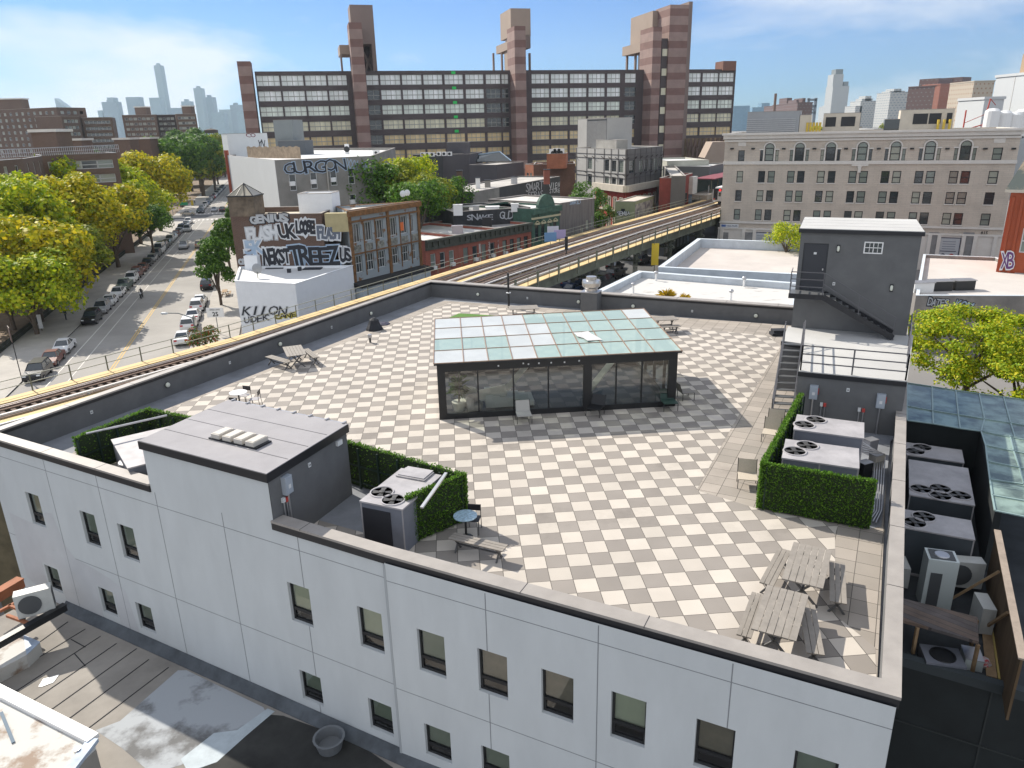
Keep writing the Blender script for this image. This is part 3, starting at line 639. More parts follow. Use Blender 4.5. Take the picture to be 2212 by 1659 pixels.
# ---- roof-top cooling units
def rtu(lab, qs, ztop, fans, name='rooftop_unit', zb=ZD-.1, group=None, rust=None, fr=None, side=None, panels=True):
    c, a, w_, d_ = quadfit(qs, ztop)
    t = thing(name, lab, 'air conditioner', (c.x, c.y, zb), a, group); h = ztop-zb
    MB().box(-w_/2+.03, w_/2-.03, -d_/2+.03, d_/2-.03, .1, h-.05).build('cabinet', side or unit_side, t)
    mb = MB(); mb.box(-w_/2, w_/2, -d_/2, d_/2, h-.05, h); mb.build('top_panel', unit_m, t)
    if panels:
        mb = MB(); n = max(1, int(w_/1.1))
        for k in range(n+1): x = -w_/2+.03+(w_-.06)*k/n; mb.box(x-.02, x+.02, -d_/2+.018, -d_/2+.03, .1, h-.05)
        mb.box(-w_/2+.02, w_/2-.02, -d_/2+.02, d_/2-.02, 0, .1); mb.build('frame', unit_m, t)
    FR_ = fr; Tl = Matrix.Translation((c.x, c.y, zb)) @ Matrix.Rotation(a, 4, 'Z'); Tl.invert()
    for fx, fy in fans:
        fl_ = Tl @ Vector((*P((fx, fy), ztop), 0)); fr = FR_ or (min(.155*w_, .5) if w_ > d_ else .235*w_)
        f_ = thing('fan', None, None, (fl_.x, fl_.y, h)); f_.parent = t; del_ = [f_.pop(k) for k in ('label', 'category') if k in f_]
        MB().lathe([(fr+.03, .0), (fr+.02, .03), (fr-.02, .03), (fr-.03, .0)], (0, 0, .0), 22).build('fan_ring', unit_m, f_)
        MB().lathe([(fr-.02, .006), (1e-4, .006)], (0, 0, 0), 22).build('fan_well', mat('fan_well_dark', (.02, .02, .022), .7), f_)
        mb = MB()
        for k in range(4):
            al = k*PI/2+.4; dx_, dy_ = math.cos(al), math.sin(al); nx, ny = -dy_, dx_
            mb.poly([(dx_*.08+nx*.05, dy_*.08+ny*.05, .012), (dx_*.08-nx*.05, dy_*.08-ny*.05, .02), (dx_*(fr-.06)-nx*.12, dy_*(fr-.06)-ny*.12, .028), (dx_*(fr-.06)+nx*.06, dy_*(fr-.06)+ny*.06, .012)])
        mb.lathe([(.09, .01), (.09, .04), (1e-4, .05)], (0, 0, 0), 10); mb.build('fan_blades', mat('blade_grey', (.05, .048, .045), .5), f_)
    return t
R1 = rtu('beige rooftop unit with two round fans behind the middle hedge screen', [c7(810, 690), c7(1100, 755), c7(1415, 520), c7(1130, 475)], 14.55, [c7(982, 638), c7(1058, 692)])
bpy.context.view_layer.update()
MB().box(-.55, .45, .55, 1.15, 1.56, 1.60).box(-.5, .4, .6, 1.2, 1.60, 1.63).build('loose_panel', unit_m, R1)
_, _, rw_, rd_ = quadfit([c7(810, 690), c7(1100, 755), c7(1415, 520), c7(1130, 475)], 14.55); MB().box(-rw_/2+.08, rw_*.2, -rd_/2+.0, -rd_/2+.028, .2, 1.35).build('coil_grille', mat('coil_black', (.02, .02, .025), .6), R1)
Rl = rtu('pale rooftop unit partly hidden behind the penthouse in the left pen', [c5(770, 925), c5(1190, 880), c5(1140, 640), c5(745, 780)], 14.3, [], panels=False)
t = thing('condenser_cap', 'round topped grey condenser by the left end of the penthouse', 'air conditioner', (*P(c5(835, 900), 13.9), ZD-.1)); MB().lathe([(.36, 0), (.36, .82), (.42, .85), (.40, .92), (.2, .97), (1e-3, .98)], (0, 0, 0), 20).build('cabinet', unit_m, t)
t = thing('steel_tube', 'long steel tube lying on top of the left hedge screen', 'tube', (0, 0, 0)); q0, q1 = P(c5(550, 725), 14.75), P(c5(1065, 608), 14.75); t.location = (q0.x, q0.y, 14.75); MB().tube([(0, 0, 0), (q1.x-q0.x, q1.y-q0.y, 0)], .04, 8).build('tube_body', galv, t)
t = thing('strut_channel', 'perforated silver strut channel leaning across the middle pen', 'strut', (0, 0, 0)); q0, q1 = P(c7(1255, 745), 14.6), P(c7(1425, 505), 14.9); t.location = (q0.x, q0.y, 14.6); MB().bar((0, 0, 0), (q1.x-q0.x, q1.y-q0.y, .3), .09, .05).build('channel', alu, t)
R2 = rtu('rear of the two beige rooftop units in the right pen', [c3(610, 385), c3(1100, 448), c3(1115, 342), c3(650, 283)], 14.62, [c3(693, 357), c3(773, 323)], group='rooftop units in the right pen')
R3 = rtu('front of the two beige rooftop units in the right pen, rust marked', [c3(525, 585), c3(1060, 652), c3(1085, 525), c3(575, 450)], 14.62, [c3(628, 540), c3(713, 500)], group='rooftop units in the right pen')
# refrigerant and power conduits beside them
t = thing('conduit_bundle', 'bundle of bent grey conduits running along the right parapet', 'conduits', (*P(c3(1150, 560), ZD), ZD))
O_ = t.location.copy()
for k in range(5):
    pts = [P(c3(1085+4*k, 450+18*k), 14.0), P(c3(1165+22*k, 480+10*k), 13.9), P(c3(1185+17*k, 560), 13.5), P(c3(1172+17*k, 780), 13.35), P(c3(1160+17*k, 940), 13.3), P(c3(1110+20*k, 985+9*k), 13.25)]
    zs = [13.9, 13.7, 13.45, 13.3, 13.25, 13.2]
    MB().tube([Vector((p.x, p.y, z))-O_ for p, z in zip(pts, zs)], .022, 6).build('conduit', galv, t)
# ---- hedge screens
def hedge(lab, a, b, z0=ZD, h=1.6, th=.16, inner_posts=True, dens=520, zh=None):
    a = Vector(a); b = Vector(b); L = (b-a).length; rz = math.atan2((b-a).y, (b-a).x)
    t = thing('hedge_screen', lab, 'hedge', (a.x, a.y, z0), rz)
    zh = zh or (h, h); top = lambda x: zh[0]+(zh[1]-zh[0])*x/L
    mb = MB(); mb.prism([(0, 0), (L, 0), (L, th*.5), (0, th*.5)], .03, [zh[0]-.05, zh[1]-.05, zh[1]-.05, zh[0]-.05]); mb.build('core', mat('hedge_core', (.02, .035, .01), .9), t)
    mb = MB()
    def leaf(p, nrm):
        s_ = rnd.uniform(.025, .05); d = Vector((rnd.gauss(0, 1), rnd.gauss(0, 1), rnd.gauss(0, 1)+.6)).normalized(); d = (d+nrm*1.0).normalized()
        x = d.cross(Vector((rnd.gauss(0, 1), rnd.gauss(0, 1), rnd.gauss(0, 1)))).normalized()*s_*.55; y = d*s_*1.6
        mb.poly([p-x, p+x*.3-y*.1, p+x+y*.5, p+y])
    for i in range(int(L*h*dens)):
        x = rnd.uniform(0, L); leaf(Vector((x, -.01-rnd.uniform(0, .05), rnd.uniform(.03, top(x)))), Vector((0, -1, .3)))
    for i in range(int(L*th*dens*2.2)):
        x = rnd.uniform(-.03, L+.03); leaf(Vector((x, rnd.uniform(-.04, th*.5+.03), top(x)-.04+rnd.uniform(-.04, .03))), Vector((0, 0, 1)))
    for i in range(int(th*h*dens*2)):
        for x in (-.02, L+.02): leaf(Vector((x, rnd.uniform(-.03, th*.5), rnd.uniform(.03, top(x)))), Vector((1 if x > 0 else -1, 0, .2)))
    for i in range(int(L*h*dens*.25)):
        x = rnd.uniform(0, L); leaf(Vector((x, th*.5+rnd.uniform(0, .03), rnd.uniform(.03, top(x)))), Vector((0, 1, 0)))
    mb.build('foliage', hedge_m, t)
    if inner_posts:
        mb = MB(); n = max(2, int(L/.75))
        for k in range(n+1): x = L*k/n; mb.box(x-.03 if k else x, x+.03, th*.5+.05, th*.5+.10, 0, top(x)-.12)
        mb.box(0, L, th*.5+.04, th*.5+.07, h*.5, h*.5+.05); mb.box(0, L, th*.5+.04, th*.5+.07, h*.12, h*.12+.05); mb.build('post', mat('green_black_steel', (.012, .03, .02), .6), t)
    return t
hr_ = P(c7(1570, 830), ZD)
hedge('green hedge screen running back from the front parapet beside the small round table', P(c7(1180, 1000), ZD-.0), hr_, dens=520)
hedge('green hedge screen behind the middle rooftop unit, ivy on black posts', hr_, P(c7(735, 560), ZD) , dens=420)
h2 = P(c3(372, 935), ZD); h3 = P(c3(1130, 1080), ZD)
hedge('tall green hedge screen facing the camera at the front of the right pen', h2, h3, dens=700)
h4 = P(c3(640, 330), ZD)
hb = P(c3(440, 590), 14.7); hbb = P(c3(668, 135), 14.7)
hedge('green hedge screen along the left side of the right pen by the steel stair', hbb, h2, dens=600)
hc = P(c5(940, 560), 14.65); hl = P(c5(470, 745), 14.65)
hedge('green hedge screen along the back of the left pen', hc, hl, dens=420, h=1.55)
False and hedge('short', hl, P(c5(520, 860), ZD), dens=420, h=1.55)
hedge('green hedge screen between the left pen and the penthouse', P(c5(1215, 615), 14.65), hc, dens=420, h=1.55)
# ---- picnic tables and benches
def slats(mb, L, W_, n, z, t=.035, gap=.014):
    w_ = (W_-gap*(n-1))/n
    for k in range(n): y = -W_/2+k*(w_+gap); mb.box(-L/2, L/2, y, y+w_, z-t, z)
def xleg(x, w_, h, s=.05):
    return MB().bar((x, -w_/2, 0), (x, w_/2*.75, h), s, .05).bar((x, w_/2, 0), (x, -w_/2*.75, h), s, .05)
def table(lab, c, a, L=1.85, W_=.95, h=.74):
    t = thing('picnic_table', lab, 'table', (c.x, c.y, ZD), a, 'slatted picnic tables'); mb = MB(); slats(mb, L, W_, 6, h); mb.build('tabletop', wood_grey, t)
    for x in (-L/2+.25, L/2-.25): xleg(x, W_*.8, h-.035).build('leg', mat('grey_table_frame', (.10, .10, .10), .6), t)
    MB().bar((-L/2+.25, 0, h*.45), (L/2-.25, 0, h*.45), .05).build('stretcher', MATS['grey_table_frame'], t); return t
def bench(lab, c, a, L=1.85, W_=.36, h=.44):
    t = thing('picnic_bench', lab, 'bench', (c.x, c.y, ZD), a, 'slatted picnic benches'); mb = MB(); slats(mb, L, W_, 3, h); mb.build('seat', wood_grey, t)
    for x in (-L/2+.2, L/2-.2): xleg(x, W_*.95, h-.035, .04).build('leg', MATS['grey_table_frame'], t)
    MB().bar((-L/2+.2, 0, h*.5), (L/2-.2, 0, h*.5), .04).build('stretcher', MATS['grey_table_frame'], t); return t
def place(fn, lab, qs, h):
    c, a, w_, d_ = quadfit(qs, ZD+h)
    if w_ < d_: a += PI/2; w_, d_ = d_, w_
    return fn(lab, c, a, w_, d_)
place(table, 'grey slatted picnic table at the back of the near right corner pair', [cB(725, 1005), cB(1210, 1125), cB(1338, 675), cB(880, 575)], .74)
place(table, 'grey slatted picnic table closest to the near right corner of the deck', [cB(385, 1600), cB(920, 1760), cB(1035, 1195), cB(545, 1080)], .74)
place(bench, 'grey slatted bench on the left of the back near-corner table', [cB(475, 1050), cB(640, 1100), cB(840, 680), cB(682, 640)], .44)
place(bench, 'grey slatted bench on the right of the back near-corner table, half in shadow', [cB(1278, 1270), cB(1482, 1305), cB(1502, 830), cB(1318, 795)], .44)
place(bench, 'grey slatted bench on the left of the nearest picnic table', [cB(190, 1659), cB(370, 1720), cB(540, 1200), cB(385, 1170)], .44)
place(bench, 'grey slatted bench on the right of the nearest picnic table', [c3b(655, 850), c3b(785, 868), c3b(812, 540), c3b(700, 525)], .44)
place(table, 'grey slatted picnic table beside the left parapet', [cBl(1070, 410), cBl(1225, 393), cBl(1160, 315), cBl(1000, 338)], .74)
place(bench, 'grey slatted bench left of the table beside the left parapet', [cBl(985, 480), cBl(1045, 462), cBl(983, 388), cBl(930, 402)], .44)
place(bench, 'grey slatted bench right of the table beside the left parapet', [cBl(1262, 428), cBl(1320, 415), cBl(1235, 345), cBl(1190, 350)], .44)
place(table, 'grey slatted picnic table behind the pavilion near its back right corner', [c0(210, 190), c0(530, 178), c0(470, 122), c0(165, 140)], .74)
place(bench, 'grey slatted bench in front of the table behind the pavilion', [c0(300, 290), c0(565, 270), c0(540, 250), c0(280, 262)], .44)
place(table, 'grey slatted table behind the pavilion in front of the black pole', [cK(1070, 1078), cK(1450, 1062), cK(1435, 1012), cK(1062, 1030)], .74)
# bench in the hedge shadow with X legs
place(bench, 'grey slatted bench half in the shadow of the middle hedge screen', [c7(1440, 955), c7(1805, 1045), c7(1860, 1000), c7(1480, 915)], .44)
# ---- round cafe tables and chairs
def cafe_table(lab, p, m, r=.35):
    t = thing('round_table', lab, 'table', (p.x, p.y, ZD)); MB().lathe([(1e-3, .70), (r, .71), (r, .735), (1e-3, .735)], (0, 0, 0), 24).build('tabletop', m, t)
    MB().lathe([(.22, 0), (.2, .02), (.035, .04), (.035, .70)], (0, 0, 0), 12).build('pedestal', black_m, t)
def cafe_chair(lab, p, rz, m):
    t = thing('cafe_chair', lab, 'chair', (p.x, p.y, ZD), rz); MB().box(-.2, .2, -.2, .2, .44, .455).build('seat', m, t)
    MB().box(-.19, .19, .19, .205, .62, .82).build('backrest', black_m, t); fr = black_m
    for x in (-.19, .19):
        MB().bar((x, -.2, 0), (x, -.18, .45), .02).build('leg', fr, t); MB().tube([(x, .26, 0), (x, .2, .45), (x, .21, .82)], .012, 5).build('leg', fr, t)
    return t
tmos = mat('blue_mosaic', (.30, .42, .50), .3, .45, 14)
cafe_table('round table with a mottled blue top beside the middle hedge screen', P(c7(1557, 798), ZD+.73), tmos)
cafe_chair('black cafe chair behind the mottled blue table', P(c7(1615, 870), ZD+.2), -.15, black_m)
cafe_table('white round cafe table behind the penthouse', P(cBl(648, 710), ZD+.73), white_m, .38)
cafe_chair('cafe chair behind the white round table', P(cBl(705, 760), ZD+.3), -.3, unit_m)
cafe_chair('pale seated cafe chair on the right of the white round table', P(cBl(790, 790), ZD+.3), -1.5, unit_m)
cafe_chair('black cafe chair seen from behind in front of the white round table', P(cBl(635, 800), ZD+.5), 2.9, black_m)
straw = mat('woven_beige', (.48, .42, .34), .8, .1, 30)
def lounge(lab, p, rz, m, fr=None):
    t = thing('lounge_chair', lab, 'chair', (p.x, p.y, ZD), rz); fr = fr or black_m
    MB().box(-.3, .3, -.3, .27, .33, .36).build('seat', m, t)
    mb = MB(); mb.poly([(-.3, .27, .36), (.3, .27, .36), (.3, .42, .78), (-.3, .42, .78)]); mb.poly([(-.3, .285, .35), (-.3, .435, .77), (.3, .435, .77), (.3, .285, .35)]); mb.build('backrest', m, t)
    for x in (-.3, .3):
        for y in (-.28, .25): MB().bar((x, y, 0), (x, y, .34), .022).build('leg', fr, t)
        MB().bar((x, .27, .34), (x, .43, .80), .022).build('leg', fr, t)
    return t
lounge('grey woven lounge chair in front of the pavilion glass', P(k4(855, 1015), ZD+.35), .10, mat('woven_grey', (.42, .41, .38), .8))
lounge('black lounge chair in the middle before the right half of the pavilion', P(k4(1350, 970), ZD+.35), -.5, black_m)
lounge('dark green lounge chair at the front right corner of the pavilion', P(k4(1860, 930), ZD+.35), .1, mat('dark_green_seat', (.02, .05, .04), .6))
lounge('lounge chair off the right side of the pavilion, facing right', P(k4(1975, 860), ZD+.35), 1.75, mat('taupe_seat', (.2, .18, .16), .7))
lounge('beige woven lounge chair alone left of the right pen hedge', P(c3(300, 710), ZD+.35), -.25, straw)
lounge('beige woven lounge chair at the foot of the steel stair, rear one', P(c3(490, 345), ZD+.35), -.45, straw)
lounge('beige woven lounge chair at the foot of the steel stair, front one', P(c3(465, 405), ZD+.35), -.45, straw)
# ---- flue, pole, small things
fp = P(k4(1320, 300), ZD); t = thing('exhaust_fan', 'shiny mushroom exhaust fan on a dark square curb at the far parapet', 'exhaust fan', (fp.x, fp.y, ZD-.05), math.radians(-24))
MB().box(-.55, .55, -.5, .5, 0, 1.28).build('curb', dark_stucco, t)
MB().box(-.58, .58, -.53, .53, 1.28, 1.33).build('curb_cap', galv, t)
MB().lathe([(.40, 1.33), (.42, 1.52), (.56, 1.64), (.61, 1.9), (.58, 2.04), (.34, 2.07), (.33, 2.28), (1e-3, 2.31)], (0, 0, 0), 24).build('fan_housing', mat('spun_aluminium', (.6, .58, .55), .28, .05, 3, metal=.85), t)
pp = P(cK(1065, 1050), ZD); t = thing('black_pole', 'thin black pole standing at the far parapet', 'pole', (pp.x, pp.y, ZD)); MB().tube([(0, 0, 0), (0, 0, 2.35)], .07, 8).build('shaft', black_m, t); MB().lathe([(.16, .0), (.16, .04), (.05, .05)], (0, 0, 1.0), 10).build('ring', plastic_w, t)
p = P(cBl(1780, 190), ZD); t = thing('covered_item', 'dark cloth bundle on the membrane by the left parapet', 'bundle', (p.x, p.y, ZD-.08)); mb = MB()
mb.lathe([(.55, 0), (.5, .2), (.36, .45), (.28, .7), (.1, .82), (1e-3, .8)], (0, 0, 0), 9); mb.build('cloth', mat('black_cloth', (.02, .022, .028), .8), t)
p = P(cBl(1850, 145), ZD); t = thing('cloth_bag', 'flat dark bag lying beside the covered bundle', 'bag', (p.x, p.y, ZD-.08)); MB().lathe([(.5, 0), (.45, .12), (.2, .2), (1e-3, .2)], (0, 0, 0), 7).build('cloth', mat('dark_blue_cloth', (.03, .03, .06), .8), t)
p = P(cBl(1745, 298), ZD); t = thing('bollard_light', 'small black bollard light standing on the paving', 'bollard', (p.x, p.y, ZD)); MB().box(-.05, .05, -.05, .05, 0, .30).build('post', black_m, t); MB().box(-.1, .1, -.1, .1, .30, .48).build('light_head', galv, t)
p = P(c0(1915, 390), ZD); t = thing('cushion_pile', 'small pile of dark cushions at the top of the deck by the stair', 'cushions', (p.x, p.y, ZD)); MB().box(-.45, .45, -.3, .3, 0, .16).build('cushion', MATS['black_cloth'], t); MB().box(-.35, .4, -.2, .35, .16, .3).build('cushion', MATS['black_cloth'], t)
gq = [P(cK(245, 1180), ZD), P(cK(700, 1168), ZD), P(cK(330, 1130), ZD)]
p = gq[0]; t = thing('turf_mat', 'piece of green artificial turf behind the left end of the pavilion', 'turf', (p.x, p.y, ZD)); mb = MB(); mb.prism([(0, -.6), (3.2, -.9), (3.4, .1), (.8, 1.0)], .006, .03); mb.build('turf', mat('artificial_turf', (.07, .17, .02), .9, .3, 20), t)
p = P(k4(375, 1028), ZD+.12); t = obj('socket_cover', sock, GH, Mi @ Vector((p.x, p.y-.02, ZD+.12)))

# dark membrane floors inside the fenced pens
pm = MB(); a_ = P(c7(735, 600), ZD); pm.poly([(p.x, p.y, ZD+.008) for p in (P(c7(500, 820), ZD), P(c7(1150, 1000), ZD), hr_, P(c7(740, 560), ZD))]); pm.build('pen_floor', membrane, BLD)
q_ = [h2+Vector((.2, .1)), h3, P(c3(1225, 1060), ZD), P(c3(1290, 470), ZD), P(c1(1400, 1560), ZD), P(c3(690, 290), ZD)]
pm = MB(); pm.poly([(p.x, p.y, ZD+.008) for p in q_]); pm.build('pen_floor', membrane, BLD)
for q, lb in ((c3(1110, 660), 'black conduit box beside the front rooftop unit of the right pen'), (c3(1190, 605), 'beige electrical box among the conduits of the right pen'), (c3(1150, 500), 'dark cable box behind the right pen units')):
    p = P(q, ZD+.3); t = thing('utility_box', lb, 'utility box', (p.x, p.y, ZD), .4); MB().box(-.2, .2, -.15, .15, 0, .55).build('box_body', [black_m, MATS['beige_metal'], unit_side][('beige' in lb)*1+('cable' in lb)*2], t); MB().box(-.21, .21, -.16, .16, .55, .57).build('lid', galv, t)
# ================================================================= ground, avenue, cars
asphalt = mat('street_asphalt', (.29, .275, .255), .9, .16, .12)
asph2 = mat('dark_asphalt', (.10, .10, .10), .9, .2, .2)
walk_m = mat('sidewalk_concrete', (.38, .355, .32), .9, .15, .4)
kerb_m = mat('kerb_stone', (.38, .36, .34), .85)
soil = mat('park_soil', (.17, .12, .075), .95, .35, .5)
linew = mat('white_road_paint', (.62, .60, .56), .8, .15, 3); liney = mat('yellow_road_paint', (.55, .36, .10), .8, .15, 3)
cityg = mat('city_ground', (.20, .19, .18), .95, .3, .01)
g = MB(); g.poly([(-9000, -60, 0), (9000, -60, 0), (9000, 9000, 0), (-9000, 9000, 0)]); g.build('ground', cityg, kind='structure')
S0 = Vector((-59.5, 99.4)); SD = Vector((-.282, .959)).normalized(); SN = Vector((SD.y, -SD.x))
def st(s, t, z=0): p = S0+SD*s+SN*t; return Vector((p.x, p.y, z))
def s_of(q, z=0): p = P(q, z)-S0; return p.dot(SD), p.dot(SN)
def strip(name, m, s0, s1, t0, t1, z, kind='structure'):
    return MB().poly([st(s0, t0, z), st(s0, t1, z), st(s1, t1, z), st(s1, t0, z)]).build(name, m, kind=kind)
strip('avenue', asphalt, -75, 900, 0, 16, .02)
mb = MB()
for t0, t1 in ((-6, 0), (16, 21.5)):
    for s0, s1 in ((-75, 141), (153, 900)): mb.prism([st(s0, t0).xy, st(s0, t1).xy, st(s1, t1).xy, st(s1, t0).xy], 0, .15)
mb.build('sidewalk', walk_m, kind='structure')
mb = MB()
for t in (-.12, 16): 
    for s0, s1 in ((-75, 141), (153, 900)): mb.prism([st(s0, t).xy, st(s0, t+.12).xy, st(s1, t+.12).xy, st(s1, t).xy], 0, .156)
mb.build('kerb', kerb_m, kind='structure')
strip('cross_street', asph2, 141, 153, -150, 60, .024)
mb = MB(); mb.poly([st(-75, -6.02, .06), st(141, -6.02, .06), st(141, -120, .06), st(-75, -120, .06)]); mb.poly([st(153, -6.02, .06), st(700, -6.02, .06), st(700, -120, .06), st(153, -120, .06)]); mb.build('park_ground', soil, kind='structure')
mb = MB()
def ln(s0, s1, t, w_, z=.028): mb.poly([st(s0, t-w_/2, z), st(s0, t+w_/2, z), st(s1, t+w_/2, z), st(s1, t-w_/2, z)])
for a, b in ((-75, 134), (158, 600)): ln(a, b, 2.9, .12); ln(a, b, 4.7, .10)
for t in [.8+1.25*k for k in range(12)]: ln(135.2, 138.2, t, .55); ln(155, 158, t, .5)
mb.build('road_markings', linew, kind='structure')
mb = MB()
for t in (8.25, 8.55):
    for a, b in ((-75, 134), (158, 600)): ln(a, b, t, .13)
mb.build('centre_line', liney, kind='structure')
mb = MB(); mb.poly([(-80, 20, .008), (-3, 60, .008), (60, 160, .008), (140, 292, .008), (112, 310, .008), (30, 178, .008), (-24, 88, .008), (-60, 56, .008)]); mb.build('boulevard', asph2, kind='structure')

# ---- cars
tail_m = mat('tail_light_red', (.45, .02, .02), .3); head_m = mat('head_light_glass', (.75, .78, .8), .15); rim_m = mat('rim_metal', (.35, .35, .36), .35, metal=.6)
carglass = mat('car_glass', (.03, .04, .05), .05, spec=1.0)
def paint(name, c, metal=.0): return mat(name, c, .28, metal=metal, spec=.6)
CP = dict(white=paint('white_car_paint', (.72, .72, .72)), silver=paint('silver_car_paint', (.42, .43, .45), .3), grey=paint('grey_car_paint', (.16, .17, .18), .3), black=paint('black_car_paint', (.015, .015, .018)), blue=paint('blue_car_paint', (.04, .07, .16)), brown=paint('maroon_car_paint', (.16, .05, .035)), gold=paint('tan_car_paint', (.40, .34, .26), .3), green=paint('dark_green_car_paint', (.02, .05, .04)), red=paint('red_car_paint', (.45, .02, .03)))
BODY = {}
def car_meshes(kind):
    if kind in BODY: return BODY[kind]
    # side profile: x forward, z up
    if kind == 'sedan': Lc, Wc, pr, cab, ch = 4.6, 1.8, [(-2.3, .35), (2.3, .32), (2.32, .62), (2.1, .76), (.95, .92), (-1.45, .98), (-2.25, .95), (-2.33, .6)], [(-1.55, .96), (1.0, .90), (.35, 1.40), (-.85, 1.42)], 1.42
    elif kind == 'suv': Lc, Wc, pr, cab, ch = 4.7, 1.9, [(-2.3, .4), (2.3, .38), (2.35, .8), (2.15, .98), (1.0, 1.10), (-2.2, 1.15), (-2.36, .8)], [(-2.2, 1.13), (1.0, 1.09), (.4, 1.68), (-1.95, 1.72)], 1.72
    elif kind == 'pickup': Lc, Wc, pr, cab, ch = 5.6, 1.95, [(-2.8, .45), (2.75, .42), (2.8, .85), (2.6, 1.05), (1.3, 1.15), (-2.8, 1.15)], [(-.6, 1.14), (1.3, 1.13), (.7, 1.78), (-.45, 1.8)], 1.8
    else: Lc, Wc, pr, cab, ch = 5.6, 2.0, [(-2.8, .4), (2.8, .4), (2.85, .9), (2.55, 1.2), (1.9, 1.3), (-2.8, 1.35)], [(-2.78, 1.33), (1.9, 1.28), (1.35, 2.2), (-2.7, 2.25)], 2.2
    b = MB(); w2 = Wc/2
    def ext(mb, prof, w_top, w_bot, zlo, zhi, m=0):
        n = len(prof); f = lambda z: w_bot+(w_top-w_bot)*(z-zlo)/(zhi-zlo)
        Lp = [Vector((x, -f(z), z)) for x, z in prof]; Rp = [Vector((x, f(z), z)) for x, z in prof]
        mb.poly(Lp, m); mb.poly(Rp[::-1], m)
        for i in range(n): j = (i+1) % n; mb.poly([Lp[j], Lp[i], Rp[i], Rp[j]], m)
    ext(b, pr, w2-.06, w2, .3, 1.1)
    c_ = MB(); ext(c_, cab, w2-.30, w2-.10, cab[0][1], ch)
    rf = MB(); x0, x1 = cab[3][0], cab[2][0]; rf.box(x0+.02, x1-.02, -(w2-.29), w2-.29, ch-.005, ch+.03)
    for sx in (-1, 1):                      # pillars
        for (xa, za), (xb, zb) in ((cab[0], cab[3]), (cab[1], cab[2]), (((cab[0][0]+cab[1][0])/2-.1, cab[0][1]), ((cab[3][0]+cab[2][0])/2-.05, ch))):
            rf.bar((xa, sx*(w2-.105), za), (xb, sx*(w2-.30), zb), .07)
    wh = MB().lathe([(.33, -.11), (.33, .11)], (0, 0, 0), 14, 0, 'y'); rm = MB().lathe([(.2, -.115), (.2, .115)], (0, 0, 0), 10, 0, 'y')
    hl = MB().box(-.03, .04, -.17, .17, -.07, .07); tl_ = MB().box(-.04, .03, -.16, .16, -.1, .1)
    r = dict(L=Lc, W=Wc, body=b.mesh('body', [CP['white']]), cabin=c_.mesh('windows', [carglass]), roof=rf.mesh('roof', [CP['white']]), wheel=wh.mesh('wheel', [rubber]), rim=rm.mesh('rim', [rim_m]), head=hl.mesh('headlight', [head_m]), tail=tl_.mesh('tail_light', [tail_m]), fz=.68 if kind == 'sedan' else .85)
    BODY[kind] = r; return r
def car(kind, col, pos, rz, label, group=None, far=False, name='parked_car'):
    k = car_meshes(kind); t = thing(name, label, {'suv': 'car', 'sedan': 'car', 'pickup': 'pickup truck', 'van': 'van'}[kind], pos, rz, group)
    key = ('b', kind, col)
    if key not in BODY:
        o = []
        for n_ in ('body', 'roof'): me = k[n_].copy(); me.materials.clear(); me.materials.append(CP[col]); o.append(me)
        BODY[key] = o
    obj('body', BODY[key][0], t); obj('windows', k['cabin'], t); obj('roof', BODY[key][1], t)
    L_, W_ = k['L'], k['W']
    for x in (-L_*.30, L_*.31):
        for y in (-W_/2+.08, W_/2-.08):
            w_ = obj('wheel', k['wheel'], t, (x, y, .33)); 
            if not far: obj('rim', k['rim'], w_)
    if not far:
        for y in (-W_/2+.28, W_/2-.28): obj('headlight', k['head'], t, (L_/2-.02, y, k['fz'])); obj('tail_light', k['tail'], t, (-L_/2+.0, y, k['fz']+.12))
    return t
SA = math.atan2(SD.y, SD.x)
near = [('black', 'suv', (S(0, 1180, .217)(760, 1130)), 'black suv parked nearest the railway fence, lowest of the left kerb row'),
 ('brown', 'sedan', S(0, 1180, .217)(1060, 870), 'dark sedan with orange reflections parked ahead of the white sedan at the left kerb'),
 ('white', 'sedan', S(0, 1180, .217)(1215, 665), 'white sedan with a dark sunroof parked third from the railway on the left kerb'),
 ('black', 'suv', S(280, 1000, .217)(370, 990), 'black suv parked in front of the silver suv at the left kerb'),
 ('silver', 'suv', S(280, 1000, .217)(545, 810), 'silver suv parked behind the black suv at the left kerb'),
 ('white', 'sedan', S(280, 1000, .217)(690, 670), 'lower of two white sedans parked together at the left kerb'),
 ('white', 'sedan', S(280, 1000, .217)(795, 525), 'upper of two white sedans parked together at the left kerb'),
 ('green', 'pickup', S(280, 1000, .217)(890, 405), 'dark green pickup parked above the white sedans at the left kerb'),
 ('white', 'suv', S(280, 1000, .217)(995, 285), 'white suv parked between the dark pickup and the brown car'),
 ('brown', 'suv', S(280, 1000, .217)(1110, 190), 'brown suv parked behind the white suv at the left kerb'),
 ('brown', 'sedan', cs_(1205, 925) if 'cs_' in globals() else S(0, 600, .45208)(1205, 925), 'maroon sedan parked next after the brown suv at the left kerb')]
smax = 0
for col, kd, q, lb in near:
    s_, t_ = s_of(q); smax = s_+2.3
    car(kd, col, st(s_+1.3, 1.25), SA+PI, lb, 'cars parked along the left kerb')
seq = [('black', 'sedan'), ('silver', 'sedan'), ('grey', 'suv'), ('white', 'van'), ('black', 'suv'), ('grey', 'sedan'), ('silver', 'suv'), ('white', 'sedan'), ('brown', 'sedan'), ('silver', 'sedan'), ('blue', 'suv'), ('grey', 'sedan'), ('silver', 'sedan'), ('white', 'suv')]
s_ = smax+5.2; i = 0
